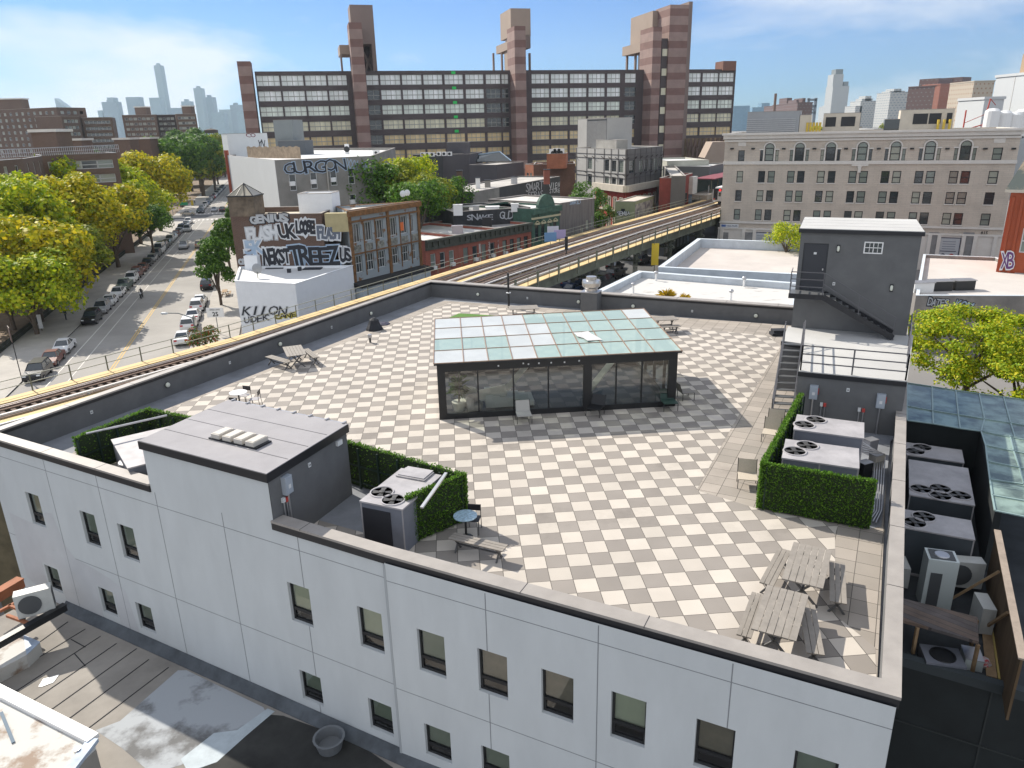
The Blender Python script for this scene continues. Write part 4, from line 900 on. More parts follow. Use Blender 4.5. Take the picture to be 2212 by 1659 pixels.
lbs = ['black sedan parked below the silver one on the left kerb, above the maroon sedan', 'silver sedan parked below the grey suv on the left kerb', 'grey suv parked just below the white van on the left kerb', 'white van parked at the left kerb across from the two moving suvs', 'black suv parked just above the white van at the left kerb', 'grey sedan parked second above the white van at the left kerb', 'silver suv parked third above the white van at the left kerb', 'white sedan parked fourth above the white van at the left kerb', 'maroon sedan parked fifth above the white van at the left kerb', 'silver sedan parked in the upper row, sixth above the white van', 'blue suv parked in the upper row near the crosswalk', 'grey sedan parked fourth from the crosswalk on the left kerb', 'silver sedan parked second from the crosswalk on the left kerb', 'white suv parked nearest the crosswalk on the left kerb']
while s_ < 132 and i < len(seq): car(seq[i][1], seq[i][0], st(s_, 1.2), SA+PI, lbs[i], 'cars parked along the left kerb'); s_ += 5.9; i += 1
i = 0; s_ = 163; cc_ = ['green', 'silver', 'white', 'silver', 'blue', 'grey', 'white', 'black', 'red', 'white', 'silver', 'grey', 'white', 'silver', 'white', 'blue', 'grey', 'silver']
while s_ < 290 and i < 18:
    car(['sedan', 'suv'][i % 2], cc_[i], st(s_, 1.3), SA+PI, f'{cc_[i].replace("green", "dark green")} car parked at the left kerb beyond the intersection' if i else 'dark green car parked first beyond the intersection on the left', 'cars parked beyond the intersection', far=True); s_ += 7.2; i += 1
cs = S(0, 600, .45208)
for col, kd, q, lb in (('white', 'sedan', cs(1700, 1215), 'white sedan parked first above the white suv on the right kerb'), ('white', 'suv', cs(1660, 1265), 'white suv with dark rear window on the right kerb beside the sidewalk table'), ('white', 'sedan', cs(1640, 1345), 'white sedan parked behind the speed limit sign on the right kerb'), ('white', 'suv', cs(1620, 1425), 'white hatchback with a blue rear window beside the flowering shrub'), ('white', 'sedan', cs(1545, 1545), 'lowest white car on the right kerb just above the railway walkway'), ('black', 'suv', cs(1720, 1085), 'black suv parked in the shade of the right kerb tree'), ('silver', 'pickup', cs(1755, 700), 'grey pickup parked on the right kerb above the tree'), ('black', 'sedan', cs(1770, 890), 'black sedan parked on the right kerb hidden by the tree')):
    a_, b_ = s_of(q); car(kd, col, st(a_+2.2, 14.9), SA, lb, 'cars parked along the right kerb')
for col, kd, q, lb, dr in (('silver', 'suv', cs(1520, 745), 'silver suv driving toward the railway in the left lane', 1), ('gold', 'suv', cs(1655, 735), 'beige suv driving away beside the silver suv', 0), ('silver', 'suv', cs(1550, 600), 'silver suv driving down just past the crosswalk', 1), ('silver', 'sedan', cs(1775, 430), 'silver sedan driving just beyond the intersection in the right lane', 1), ('black', 'suv', cs(1845, 435), 'black van waiting beyond the intersection at the right kerb', 0), ('black', 'sedan', cs(1668, 445), 'black sedan with a lit signal turning at the intersection', 1)):
    p = P(q, 0)+SD*2; car(kd, col, (p.x, p.y, .03), SA+PI*dr, lb, None, name='moving_car')
p = P(cs(1555, 462), 0); car('sedan', 'gold', (p.x, p.y+1, .03), .1, 'tan sedan crossing the intersection sideways', None, name='moving_car')
# motorcyclist
p = P(cs(1155, 1155), 0); t = thing('motorcycle', 'black motorcycle riding down the shaded left lane', 'motorcycle', (p.x, p.y+1, .03), SA+PI)
for x in (-.68, .72): MB().lathe([(.2, -.05), (.31, -.06), (.33, 0), (.31, .06), (.2, .05)], (x, 0, .33), 14, 0, 'y').build('wheel', rubber, t)
MB().prism([(-.85, -.12), (.2, -.18), (.6, -.08), (.6, .08), (.2, .18), (-.85, .12)], .45, .85).build('body', CP['black'], t); MB().bar((.5, 0, .8), (.78, 0, .35), .08).bar((.45, -.38, 1.02), (.45, .38, 1.02), .04).build('handlebar', rim_m, t); MB().ball((.66, 0, .85), .12).build('headlight', head_m, t)
def skin_person(name, label, pos, rz, J, E, Rr, m, sub=1):
    me = bpy.data.meshes.new('body'); me.from_pydata(J, E, []); o = bpy.data.objects.new(name, me); COL.objects.link(o)
    md = o.modifiers.new('s', 'SKIN'); 
    for v, r in zip(me.skin_vertices[0].data, Rr): v.radius = (r, r*.85)
    me.skin_vertices[0].data[0].use_root = True
    s2 = o.modifiers.new('u', 'SUBSURF'); s2.levels = sub; s2.render_levels = sub; me.materials.append(m)
    o.location = pos; o.rotation_euler = (0, 0, rz); o['label'] = label; o['category'] = 'person'; return o
J0 = [(0, 0, .95), (0, 0, 1.15), (0, 0, 1.38), (0, 0, 1.5), (.02, 0, 1.62), (.02, 0, 1.74), (0, .1, .9), (.05, .11, .5), (0, .11, .06), (.12, .11, .03), (0, -.1, .9), (-.05, -.11, .5), (-.02, -.11, .06), (.1, -.11, .03), (0, .19, 1.38), (.02, .25, 1.1), (.12, .24, .85), (0, -.19, 1.38), (.02, -.25, 1.1), (.12, -.24, .85)]
E0 = [(0, 1), (1, 2), (2, 3), (3, 4), (4, 5), (0, 6), (6, 7), (7, 8), (8, 9), (0, 10), (10, 11), (11, 12), (12, 13), (2, 14), (14, 15), (15, 16), (2, 17), (17, 18), (18, 19)]
R0 = [.14, .13, .15, .06, .1, .08, .09, .065, .045, .04, .09, .065, .045, .04, .07, .045, .035, .07, .045, .035]
skinm = mat('skin', (.30, .17, .11), .6); cloth_dk = mat('dark_clothes', (.02, .022, .028), .85); cloth_w = mat('white_clothes', (.55, .55, .55), .85)
def person(label, pos, rz=0, m=None, sit=False):
    J = list(J0)
    if sit: J[7] = (.45, .2, .62); J[8] = (.35, .22, .2); J[9] = (.47, .22, .17); J[11] = (.45, -.2, .62); J[12] = (.35, -.22, .2); J[13] = (.47, -.22, .17); J[15] = (.25, .3, 1.15); J[16] = (.48, .34, 1.0); J[18] = (.25, -.3, 1.15); J[19] = (.48, -.34, 1.0)
    o = skin_person('person', label, pos, rz, J, E0, R0, m or cloth_dk)
    MB().ball((.03, 0, 1.66), .105, n=10, sz=1.2).build('head', white_m if sit else skinm, o)
    return o
person('person in black with a white helmet riding the motorcycle', (p.x, p.y+1.0, -.02), SA+PI, sit=True)
q = P(S(0, 1180, .217)(1150, 110), 0); person('person in dark clothes walking on the shaded left sidewalk', (q.x, q.y, .15), 1.2)
for q, lb in ((S(560, 620, .14467)(520, 1440), 'pedestrian in dark clothes waiting at the corner by the crosswalk'), (S(560, 620, .14467)(1190, 1040), 'pedestrian standing under the signal beyond the intersection')):
    a = P(q, 0); person(lb, (a.x, a.y, .1), 1)
# trees ------------------------------------------------------------
bark = MATS['bark']
leafY = leafmat('yellow_leaves', (.17, .23, .008), (.46, .44, .012), (.74, .58, .02))
leafYG = leafmat('yellow_green_leaves', (.14, .24, .01), (.38, .48, .012), (.65, .60, .02))
leafG = leafmat('green_leaves', (.035, .09, .014), (.08, .18, .02), (.17, .30, .035))
leafO = leafmat('olive_leaves', (.09, .14, .015), (.22, .27, .02), (.42, .42, .03))
TREE = {}
def tree_mesh(seed, R_=4.5, H=6, n=2600, leaf=.34, blobs=24, br=(.24, .38), fl=.85, sp=(.62, 1.12)):
    key = (seed, R_, H, n, leaf)
    if key in TREE: return TREE[key]
    r = random.Random(seed); mb = MB(); tr = MB(); cz = H*.5
    cs_ = []
    for i in range(blobs):
        a = r.uniform(0, 2*PI); e = r.uniform(-.7, 1.15); d = r.uniform(.6, .86) if i > 2 else .25
        c = Vector((math.cos(a)*math.cos(e)*R_*d, math.sin(a)*math.cos(e)*R_*d, cz+math.sin(e)*H*.5*d)); cs_.append((c, r.uniform(*br)*R_))
    for c, rad in cs_:
        for k in range(n//blobs):
            v = Vector((r.gauss(0, 1), r.gauss(0, 1), r.gauss(0, 1)+.25)).normalized(); q = c+Vector((v.x, v.y, v.z*fl))*rad*r.uniform(*sp)
            nr = (v+Vector((r.gauss(0, .5), r.gauss(0, .5), r.gauss(0, .5)+.3))).normalized(); x = nr.cross(Vector((r.gauss(0, 1), r.gauss(0, 1), r.gauss(0, 1)))).normalized(); y = nr.cross(x); s_ = leaf*r.uniform(.6, 1.25)
            mb.poly([q-x*s_*.5, q+y*s_*.38, q+x*s_*.55, q-y*s_*.42])
    tr.tube([(0, 0, -H*.75), (.1, 0, -.5), (.05, .1, cz*.6)], .26, 7, r1=.14)
    for c, rad in cs_[:9]: tr.tube([(0, 0, r.uniform(-.8, .6)), c*.5+Vector((0, 0, .2)), c], .12, 5, r1=.03)
    TREE[key] = (mb, tr, H*.75); return TREE[key]
def tree(label, pos, seed, leafm, R_=4.5, H=6, n=2600, leaf=.34, group=None, z0=0, trunk=None, name='street_tree', sc_=1, rz=0, cat='tree'):
    k = tree_mesh(seed, R_, H, n, leaf); kk = ('me', seed, R_, H, n, leaf, leafm.name)
    if kk not in TREE: TREE[kk] = (k[0].mesh('crown', leafm), k[1].mesh('trunk', bark))
    t = thing(name, label, cat, (pos[0], pos[1], z0), rz, group); zz = trunk if trunk is not None else k[2]
    obj('crown', TREE[kk][0], t, (0, 0, zz)); obj('trunk', TREE[kk][1], t, (0, 0, zz)); t.scale = (sc_,)*3; return t
# big yellow planes along the left sidewalk: crown centres seen at these pixels, kept on the park side
pk = [((55, 560), (102, 88), leafY, 6.5, 'yellow plane tree at the left edge of the picture, its crown lowest and largest'), ((30, 470), (113, 100), leafYG, 6.2, 'yellow green plane tree at the left edge behind the lowest crown'), ((150, 450), (129, 112), leafY, 6.0, 'yellow plane tree with an orange tinted top, middle of the near row'), ((140, 545), (117, 99), leafO, 5.2, 'olive yellow tree overhanging the blue billboard'), ((235, 470), (147, 124), leafY, 6.2, 'orange yellow plane tree in the centre of the park row'), ((215, 395), (180, 150), leafYG, 6.8, 'lime green plane tree in the second park row in front of the brick block'), ((130, 400), (162, 135), leafYG, 6.2, 'lime yellow tree in the second row below the brick block roof'), ((330, 395), (205, 160), leafY, 7.0, 'tall yellow plane tree standing alone before the dark green trees'), ((290, 440), (180, 140), leafYG, 5.4, 'yellow green tree left of the tall yellow plane tree'), ((375, 340), (276, 205), leafG, 7.5, 'large dark green tree just beyond the yellow ones'), ((425, 335), (325, 235), leafG, 7.5, 'dark green tree left of the avenue beyond the intersection'), ((400, 320), (355, 255), leafG, 8, 'dark green tree at the back of the group beyond the intersection'), ((455, 330), (390, 275), leafO, 8, 'olive green tree beside the far end of the avenue'), ((465, 352), (400, 300), leafG, 6, 'dark tree at the far end of the left sidewalk'), ((320, 480), (158, 128), leafG, 3.6, 'small green tree beside the parked cars near the crosswalk'), ((480, 338), (470, 340), leafYG, 7, 'light green tree at the far end of the avenue'), ((60, 640), (95, 76), leafYG, 4.4, 'yellow green crown hanging over the left sidewalk at the lower left'), ((10, 620), (98, 80), leafY, 4.8, 'yellow crown cut by the left picture edge low down')]
for i, (q, (Y, Y0), lm_, rad, lb) in enumerate(pk):
    w_ = at(q, Y); rad *= Y/Y0
    tree(lb, (w_.x, w_.y), 20+i % 6, lm_, 4.5, 6, 9000, .36, 'trees along the park side of the avenue', trunk=max(1.6, w_.z/(rad*1.16/4.5)-3), sc_=rad*1.16/4.5, rz=i*1.3)
for q, rad, lb in ((cs(1850, 990), 2.1, 'dark green street tree on the right sidewalk beside the white building'), (cs(1860, 780), 2.0, 'dark green street tree on the right sidewalk beside the graffiti wall'), (cs(1880, 560), 2.0, 'slim dark tree on the right sidewalk near the water-tank corner')):
    a_ = P(q, 4); ss_, tt_ = (a_-S0).dot(SD), 18.0; b_ = st(ss_, tt_)
    tree(lb, b_, 31, leafG, 2.8, 8, 6500, .36, 'street trees on the right sidewalk', trunk=2.2, sc_=1.05)
# park fence, billboard, signs
mb = MB(); t = thing('park_fence', 'low dark iron fence between the park and the left sidewalk', 'fence', st(-40, -6))
for k in range(110): p = st(-40+1.4*k, -6)-t.location; mb.bar(p, p+Vector((0, 0, 1.1)), .05)
mb.build('post', black_m, t); mb = MB()
for z in (.15, .6, 1.05): mb.bar(Vector((0, 0, z)), st(114, -6, z)-t.location, .05)
mb.build('rail', black_m, t); MB().poly([Vector((0, .02, .15)), st(114, -6, .15)-t.location, st(114, -6, 1.0)-t.location, Vector((0, .02, 1.0))]).build('mesh_panel', mat('dark_mesh', (.03, .035, .025), .8), t)
def signboard(name, label, pos, rz, w_, h, z, m, cat='sign', post=black_m, posts=(0,)):
    t = thing(name, label, cat, pos, rz); MB().box(-w_/2, w_/2, -.03, .03, z, z+h).build('panel', m, t)
    for x in posts: MB().tube([(x, .05, 0), (x, .05, z+h)], .05, 6).build('post', post, t)
    return t
b_ = P(cs(722, 940), 0); signboard('billboard', 'tall blue and white poster board among the park trees', (b_.x, b_.y, 0), .6, 2.0, 4.6, .4, mat('blue_poster', (.06, .14, .32), .5, .6, .6, contrast=(.45, .55)), posts=(-.9, .9))
b_ = P(S(0, 1180, .217)(360, 1085), 0); signboard('bus_stop_sign', 'brown square sign on a green pole by the left sidewalk corner', (b_.x, b_.y, 0), -.9, 1.4, 1.6, 4.1, mat('brown_sign', (.10, .06, .05), .6))
b_ = P(S(0, 1180, .217)(730, 300), 0); signboard('white_post_sign', 'narrow white notice post in the park behind the sidewalk', (b_.x, b_.y, 0), .2, .5, 1.9, .5, plastic_w)
# street lamp with a long arm next to the 25 sign
b_ = P(S(280, 1000, .217)(2120, 1330), 0); hz_ = zat(S(280, 1000, .217)(2055, 860), b_)
hd = on_wall(S(280, 1000, .217)(1560, 870), b_, b_+Vector((1, 0)))
t = thing('street_lamp', 'grey street lamp with a long arm reaching over the avenue', 'street lamp', (b_.x, b_.y, 0)); gl = mat('grey_lamp_metal', (.10, .12, .13), .5)
MB().tube([(0, 0, 0), (0, 0, hz_)], .11, 8, r1=.08).build('pole', gl, t); dxx = hd.x-b_.x
MB().tube([(0, 0, hz_-.2), (dxx*.5, 0, hz_+.45), (dxx*.85, 0, hz_+.5)], .06, 6).build('arm', gl, t); MB().lathe([(.05, 0), (.17, -.3), (.17, -.8), (.02, -1.0)], (dxx*.85, 0, hz_+.47), 8, 0, 'x').build('lamp_head', mat('pale_lamp_head', (.45, .48, .5), .4), t)
sp_ = b_+Vector((1.2, 4)); t = thing('speed_limit_sign', 'white speed limit 25 sign facing the camera', 'sign', (sp_.x, sp_.y, 0))
z_ = zat(cs(1738, 1310), sp_); z1_ = zat(cs(1738, 1230), sp_); MB().box(-1.1, 1.1, -.02, .02, z_, z1_).build('panel', white_m, t); MB().tube([(0, .06, 0), (0, .06, z1_)], .05, 6).build('post', gl, t)
ww = (z1_-z_); text('25', ww*.62, black_m, t, Matrix.Translation((0, -.03, z_+ww*.12)), align='CENTER', off=.02); text('SPEED LIMIT', ww*.2, black_m, t, Matrix.Translation((0, -.03, z_+ww*.72)), align='CENTER')
# traffic signals at the intersection
cz = S(560, 620, .14467)
for qb, qt, qe, lb, sig in ((cz(320, 1290), cz(250, 980), cz(350, 965), 'grey lamp post with a short arm at the near left corner of the intersection', 0), (cz(620, 1290), cz(585, 1070), cz(1100, 885), 'signal mast with a long arm, green street sign and yellow signal over the intersection', 1)):
    b_ = P(qb, 0); zt = zat(qt, b_); e_ = on_wall(qe, b_, b_+Vector((1, 0))); t = thing('signal_mast' if sig else 'lamp_post', lb, 'traffic signal' if sig else 'street lamp', (b_.x, b_.y, 0)); gm = mat('pale_mast', (.42, .40, .38), .5)
    MB().tube([(0, 0, 0), (0, 0, zt)], .14, 7).build('pole', gm, t); ex = e_.x-b_.x; MB().tube([(0, 0, zt), (ex*.4, 0, zt+(e_.z-zt)*.6), (ex, 0, e_.z)], .09, 6).build('arm', gm, t)
    if sig:
        MB().box(ex-.35, ex+.25, -.25, .25, e_.z-1.9, e_.z-.3).build('signal_head', mat('signal_yellow', (.5, .36, .02), .5), t)
        MB().box(ex*.36, ex*.78, -.03, .03, e_.z-1.75, e_.z-.75).build('street_name_sign', mat('sign_green', (.01, .22, .09), .5), t)
# hot dog: wooden table on the right sidewalk + planter shrub
b_ = P(cs(1870, 1130), 0); t = thing('wooden_sidewalk_table', 'wooden table with benches on the right sidewalk under the tree', 'table', (b_.x, b_.y, .15), SA); wm = mat('raw_wood', (.30, .20, .11), .8, .2, 4); MB().box(-1.2, 1.2, -.4, .4, .7, .76).build('tabletop', wm, t)
for y in (-.8, .8): MB().box(-1.2, 1.2, y-.13, y+.13, .42, .47).build('seat', wm, t)
for x in (-1, 1): MB().bar((x, -.8, .42), (x, .8, .42), .08).bar((x, -.5, 0), (x, -.1, .7), .08).bar((x, .5, 0), (x, .1, .7), .08).build('leg', wm, t)
b_ = P(cs(1700, 1500), 2); tree('red and green flowering shrub beside the street lamp', (b_.x, b_.y), 41, leafmat('red_green_leaves', (.05, .12, .02), (.12, .18, .03), (.35, .05, .03)), 4.5, 6, 1800, .55, trunk=3.2, sc_=.42, name='flowering_shrub', cat='shrub')
# ================================================================= elevated railway
TZ0 = 8.2
PATH = [(-75, -3), (-34.0, 46.7), (-23.9, 60.6), (-7.0, 90.6), (13.4, 123.6), (36.2, 158.2), (100, 262), (150, 343)]
PV = [Vector(p) for p in PATH]
def off_path(o):
    r = []
    for i, p in enumerate(PV):
        a = PV[max(0, i-1)]; b = PV[min(len(PV)-1, i+1)]; d = (b-a).normalized(); r.append(p+Vector((d.y, -d.x))*o)
    return r
def along(o, dist0, dist1, step):           # yields (point, angle, s)
    pts = off_path(o); acc = 0; nxt = dist0
    for a, b in zip(pts, pts[1:]):
        L = (b-a).length; d = (b-a)/L
        while nxt <= acc+L and nxt <= dist1: yield a+d*(nxt-acc), math.atan2(d.y, d.x), nxt; nxt += step
        acc += L
def pstrip(mb, o0, o1, z0, z1, m=0):
    A_ = off_path(o0); B_ = off_path(o1)
    for i in range(len(A_)-1): mb.prism([B_[i], B_[i+1], A_[i+1], A_[i]], z0, z1, m)
    return mb
EL = thing('elevated_railway', 'elevated three track railway on green steel girders running up to the right', 'railway viaduct', (0, 0, 0))
yel = mat('yellow_walkway_board', (.60, .44, .21), .8, .14, .6, stretch=None); gsteel = mat('green_grey_steel', (.125, .135, .10), .75, .25, .8); dsteel = mat('dark_girder', (.055, .055, .04), .8, .4, .6)
tie = mat('dark_tie', (.12, .085, .065), .9, .3, 2); railm = mat('steel_rail', (.30, .25, .22), .35, .2, 3, metal=.6); cover = mat('third_rail_cover', (.50, .49, .48), .6, .1, 1); ystair = mat('yellow_edge', (.6, .42, .12), .7)
for o0, o1 in ((0, 1.15), (4.5, 5.65), (12.15, 13.15)): pstrip(MB(), o0, o1, TZ0-.08, TZ0).build('walkway', yel, EL)
mb = MB()
for tc_ in (2.75, 7.2, 10.6):
    for p, a, s_ in along(tc_, 25, 330, .62):
        mb.M = Matrix.Translation((p.x, p.y, 0)) @ Matrix.Rotation(a, 4, 'Z'); mb.box(-.13, .13, -1.35, 1.35, TZ0-.28, TZ0-.10)
mb.build('ties', tie, EL)
mb = MB(); pstrip(mb, 1.2, 4.45, TZ0-.62, TZ0-.5); pstrip(mb, 5.7, 12.1, TZ0-.62, TZ0-.5); mb.build('deck_shadow_plate', dsteel, EL)
mb = MB()
for tc_ in (2.75, 7.2, 10.6):
    for d in (-.75, .75, -1.15): pstrip(mb, tc_+d-.05, tc_+d+.05, TZ0-.10, TZ0+(.06 if abs(d) < 1 else .02))
mb.build('running_rail', railm, EL)
mb = MB()
for tc_ in (2.75, 7.2, 10.6):
    for d in (-.45, .45, 1.2): pstrip(mb, tc_+d-.09, tc_+d+.09, TZ0-.10, TZ0-.03)
mb.build('guard_timber', mat('guard_timber_m', (.16, .10, .07), .9, .4, .7), EL)
mb = MB()
for o in (4.15, 5.95, 8.9, 11.8): pstrip(mb, o-.10, o+.10, TZ0+.12, TZ0+.24)
for o in (4.15, 5.95, 8.9, 11.8):
    for p, a, s_ in along(o, 25, 300, 3.6): mb.M = Matrix.Translation((p.x, p.y, 0)) @ Matrix.Rotation(a, 4, 'Z'); mb.box(-.05, .05, -.12, .12, TZ0-.1, TZ0+.13)
mb.M = None; mb.build('third_rail', cover, EL)
mb = MB()
for o in (4.42, 5.75, 9.2, 12.05): pstrip(mb, o-.03, o+.03, TZ0-.02, TZ0+.05)
mb.build('cable', mat('brown_guard_timber', (.30, .22, .12), .8), EL)
mb = MB(); pstrip(mb, .5, .9, TZ0-1.5, TZ0-.3); pstrip(mb, 11.9, 12.3, TZ0-1.55, TZ0-.3); pstrip(mb, 6.2, 6.6, TZ0-1.5, TZ0-.6); mb.build('girder', gsteel, EL)
mb = MB()
for p, a, s_ in along(6.6, 60, 320, 14.5):
    wb = MB(); mb.M = wb.M = Matrix.Translation((p.x, p.y, 0)) @ Matrix.Rotation(a, 4, 'Z')
    for y in (-5.2, 5.2):
        c_ = MB(); c_.M = mb.M
        for x in (-.25, .25):
            for yy in (-.2, .2): c_.box(x-.06, x+.06, y+yy-.05, y+yy+.05, 0, TZ0-1.6)
        for k in range(10): z = .3+k*.62; c_.bar((-.25, y-.2, z), (.25, y-.2, z+.6), .05); c_.bar((.25, y+.2, z), (-.25, y+.2, z+.6), .05)
        c_.build('column', gsteel, EL)
    wb.box(-.3, .3, -6.0, 6.0, TZ0-1.75, TZ0-1.55); wb.box(-.3, .3, -6.0, 6.0, TZ0-2.9, TZ0-2.75)
    for k in range(10): y = -6+k*1.2; wb.bar((0, y, TZ0-2.8), (0, y+1.2, TZ0-1.7), .12); wb.bar((0, y+1.2, TZ0-2.8), (0, y, TZ0-1.7), .12)
    wb.build('cross_girder', gsteel, EL)
pm_ = MB().bar((0, 0, -.1), (0, 0, 1.15), .07).mesh('railing_post', gsteel); allp = [(p.x, p.y) for o, s0 in ((-.05, 35), (13.15, 90)) for p, a, s_ in along(o, s0, 300, 2.6)]; allp.sort(key=lambda v: math.hypot(*v))
for v in allp[:99]: obj('railing_post', pm_, EL, (v[0], v[1], TZ0))
mb = MB()
for v in allp[99:]: mb.bar((v[0], v[1], TZ0-.1), (v[0], v[1], TZ0+1.15), .07)
mb.build('far_railing_posts', gsteel, EL, kind='stuff')
mb = MB()
for o in (-.05, 13.15):
    for z in (.6, 1.12): pstrip(mb, o-.025, o+.025, TZ0+z-.025, TZ0+z+.025)
mb.build('railing', mat('pale_rail_steel', (.26, .27, .22), .6), EL)
bm_ = MB().box(-.08, .08, -.16, -.02, -.6, 1.2).box(-.25, .25, -.15, -.02, -.9, -.4).mesh('bracket', gsteel)   # outrigger brackets on the near side
for p, a, s_ in along(13.1, 100, 300, 5.2):
    obj('bracket', bm_, EL, (p.x, p.y, TZ0), a)
# signals, boxes on the structure
for q, lb in ((cK(1810, 350), 'dark signal box standing between the tracks near the middle'), (S(2100, 500, .2941)(1600, 900), 'dark signal post on the far walkway before the station')):
    p = P(q, TZ0); t = thing('rail_signal', lb, 'rail signal', (p.x, p.y, TZ0)); MB().box(-.2, .2, -.2, .2, .5, 2.3).build('signal_head', black_m, t); MB().tube([(0, 0, -.1), (0, 0, .5)], .07, 6).build('post', black_m, t)
for q, c_, lb in ((cK(1680, 70), (.5, .52, .6), 'white notice board on a pole beside the far walkway'), (cK(1650, 155), (.12, .25, .45), 'blue notice board below the white one beside the far walkway'), (cK(1770, 120), (.35, .3, .5), 'lilac notice board right of the blue one by the far walkway')):
    p = P(q, TZ0+1); t = thing('notice_board', lb, 'sign', (p.x-.5, p.y, TZ0), .2); MB().box(-.9, .9, -.03, .03, .6, 1.9).build('panel', mat('notice_%d' % int(c_[0]*100), c_, .6), t); MB().tube([(0, .1, -.1), (0, .1, 1.9)], .04, 5).build('post', gsteel, t)
# train on the middle track
kk = S(2100, 500, .2941)
pf = P(kk(1990, 925), TZ0); best = min(along(7.2, 100, 330, .5), key=lambda v: (v[0]-pf).length)
ta_ = best[1]; t = thing('subway_train', 'silver subway train with a red destination light coming down the middle track', 'train', (best[0].x, best[0].y, TZ0+.05), ta_)
stl = mat('stainless_train', (.50, .50, .52), .3, .1, .5, metal=.6); trd = mat('train_black_front', (.02, .02, .025), .2)
for k in range(2):
    x0 = k*18.8; MB().prism([(x0+.25, -1.25), (x0+18.3, -1.45), (x0+18.3, 1.45), (x0+.25, 1.25)], .9, 3.3).build('car_body', stl, t)
    mb = MB(); mb.prism([(x0+.3, -1.1), (x0+18.3, -1.1), (x0+18.3, 1.1), (x0+.3, 1.1)], 3.3, 3.7); mb.build('car_roof', white_m, t)
    mb = MB()
    for i in range(6):
        for sy in (-1, 1): mb.box(x0+1.2+i*2.9, x0+3.2+i*2.9, sy*1.45-.03, sy*1.45+.03, 1.9, 2.8)
    mb.build('side_window', carglass, t)
    mb = MB()
    for x in (2.5, 4.6, 13.5, 15.6): mb.lathe([(.42, -.9), (.42, .9)], (x0+x, 0, .42), 12, 0, 'y')
    mb.build('bogie', rubber, t)
MB().box(-.02, .25, -1.46, 1.46, .95, 3.45).build('front_cap', trd, t); MB().box(-.06, -.02, -.42, .42, .95, 2.9).build('front_door', stl, t); MB().box(-.08, -.06, -.26, .26, 1.9, 2.7).build('door_window', carglass, t)
MB().box(-.07, -.02, -1.45, 1.45, .9, 1.2).box(-.05, -.02, -1.5, -1.3, 1.2, 3.3).box(-.05, -.02, 1.3, 1.5, 1.2, 3.3).build('front_trim', stl, t)
MB().lathe([(.22, -.08), (.22, -.02)], (0, 0, 3.15), 12, 0, 'x').build('route_light', mat('red_route_light', (.9, .02, .02), .4, emit=1.5), t)
for y in (-1.1, 1.1): MB().box(-.09, -.05, y-.13, y+.13, 1.25, 1.45).build('headlight', mat('red_marker', (.6, .05, .03), .3), t)
# station platform and canopy on the far side
stp = thing('station_platform', 'station platform with a maroon canopy beyond the green shed', 'station', (0, 0, 0))
def pslice(mb, o0, o1, z0, z1, s0, s1, step=6):
    A_ = [p for p, a, s_ in along(o0, s0, s1, step)]; B_ = [p for p, a, s_ in along(o1, s0, s1, step)]
    for i in range(min(len(A_), len(B_))-1): mb.prism([B_[i], B_[i+1], A_[i+1], A_[i]], z0, z1)
    return mb
pp_ = P(kk(1760, 850), TZ0); s_st = min(along(0, 100, 330, .5), key=lambda v: (v[0]-pp_).length)[2]
pslice(MB(), -3.2, 1.1, TZ0, TZ0+1.1, s_st, 330).build('platform', mat('platform_concrete', (.34, .30, .25), .9, .2, .5), stp)
pslice(MB(), -3.6, 1.3, TZ0+4.2, TZ0+4.4, s_st+4, 330).build('canopy_roof', mat('maroon_roof', (.22, .05, .06), .6, .1, 1), stp)
pslice(MB(), -3.3, -3.1, TZ0+1.1, TZ0+4.1, s_st+4, 330).build('back_wall', mat('dark_green_wall', (.03, .05, .04), .7), stp)
mb = MB()
for p, a, s_ in along(.4, s_st+5, 330, 5): mb.bar((p.x, p.y, TZ0+1.1), (p.x, p.y, TZ0+4.2), .2)
mb.build('canopy_post', gsteel, stp)
pw_ = [v for v in along(.0, s_st+6, 300, 5)]
for i, lb in ((0, 'person in white standing alone on the station platform'), (3, 'first of the waiting group on the station platform under the canopy'), (4, 'last of the waiting group on the station platform under the canopy')):
    person(lb, (pw_[i][0].x-.5, pw_[i][0].y, TZ0+1.1), 0, cloth_w if i == 0 else cloth_dk)
# white mural box on the platform end
p = P(kk(1700, 840), TZ0); t = thing('platform_cabin', 'small white painted cabin with black brush marks at the end of the platform', 'cabin', (p.x-1, p.y+1, TZ0-1), ta_)
MB().box(-1.6, 1.6, -1.5, 1.5, 2.2, 6.0).build('cabin_wall', mat('white_cabin', (.58, .56, .52), .8, .1, 1), t); MB().box(-1.3, 1.3, -1.3, 1.3, 0, 2.2).build('base', mat('blue_base', (.2, .28, .38), .7, .4, 1), t)
# hoarding and dumpster-like wall under the line, street cars
for q, col, kd, lb, dz in ((S(2050, 800, .31646)(300, 870), 'blue', 'suv', 'dark blue car parked under the railway left of the exhaust fan', 0), (S(2050, 800, .31646)(300, 940), 'blue', 'sedan', 'dark blue sedan nearest the parapet under the railway', 0), (S(2050, 800, .31646)(660, 880), 'grey', 'van', 'grey van parked just right of the exhaust fan', 0), (S(2050, 800, .31646)(810, 660), 'black', 'sedan', 'black sedan behind the lattice column under the railway', 0), (S(2050, 800, .31646)(810, 760), 'black', 'suv', 'black suv behind the foot of the lattice column', 0), (S(2050, 800, .31646)(1130, 590), 'black', 'suv', 'black suv with a lit headlight on the boulevard by the yellow sign', 0), (S(2050, 800, .31646)(1300, 390), 'grey', 'suv', 'grey suv ahead of the open lattice fence on the boulevard', 0)):
    p = P(q, 0); car(kd, col, (p.x, p.y, .03), math.radians(58), lb)
a0, a1 = P(S(2050, 800, .31646)(1400, 480), .5), P(S(2050, 800, .31646)(1690, 320), .5)
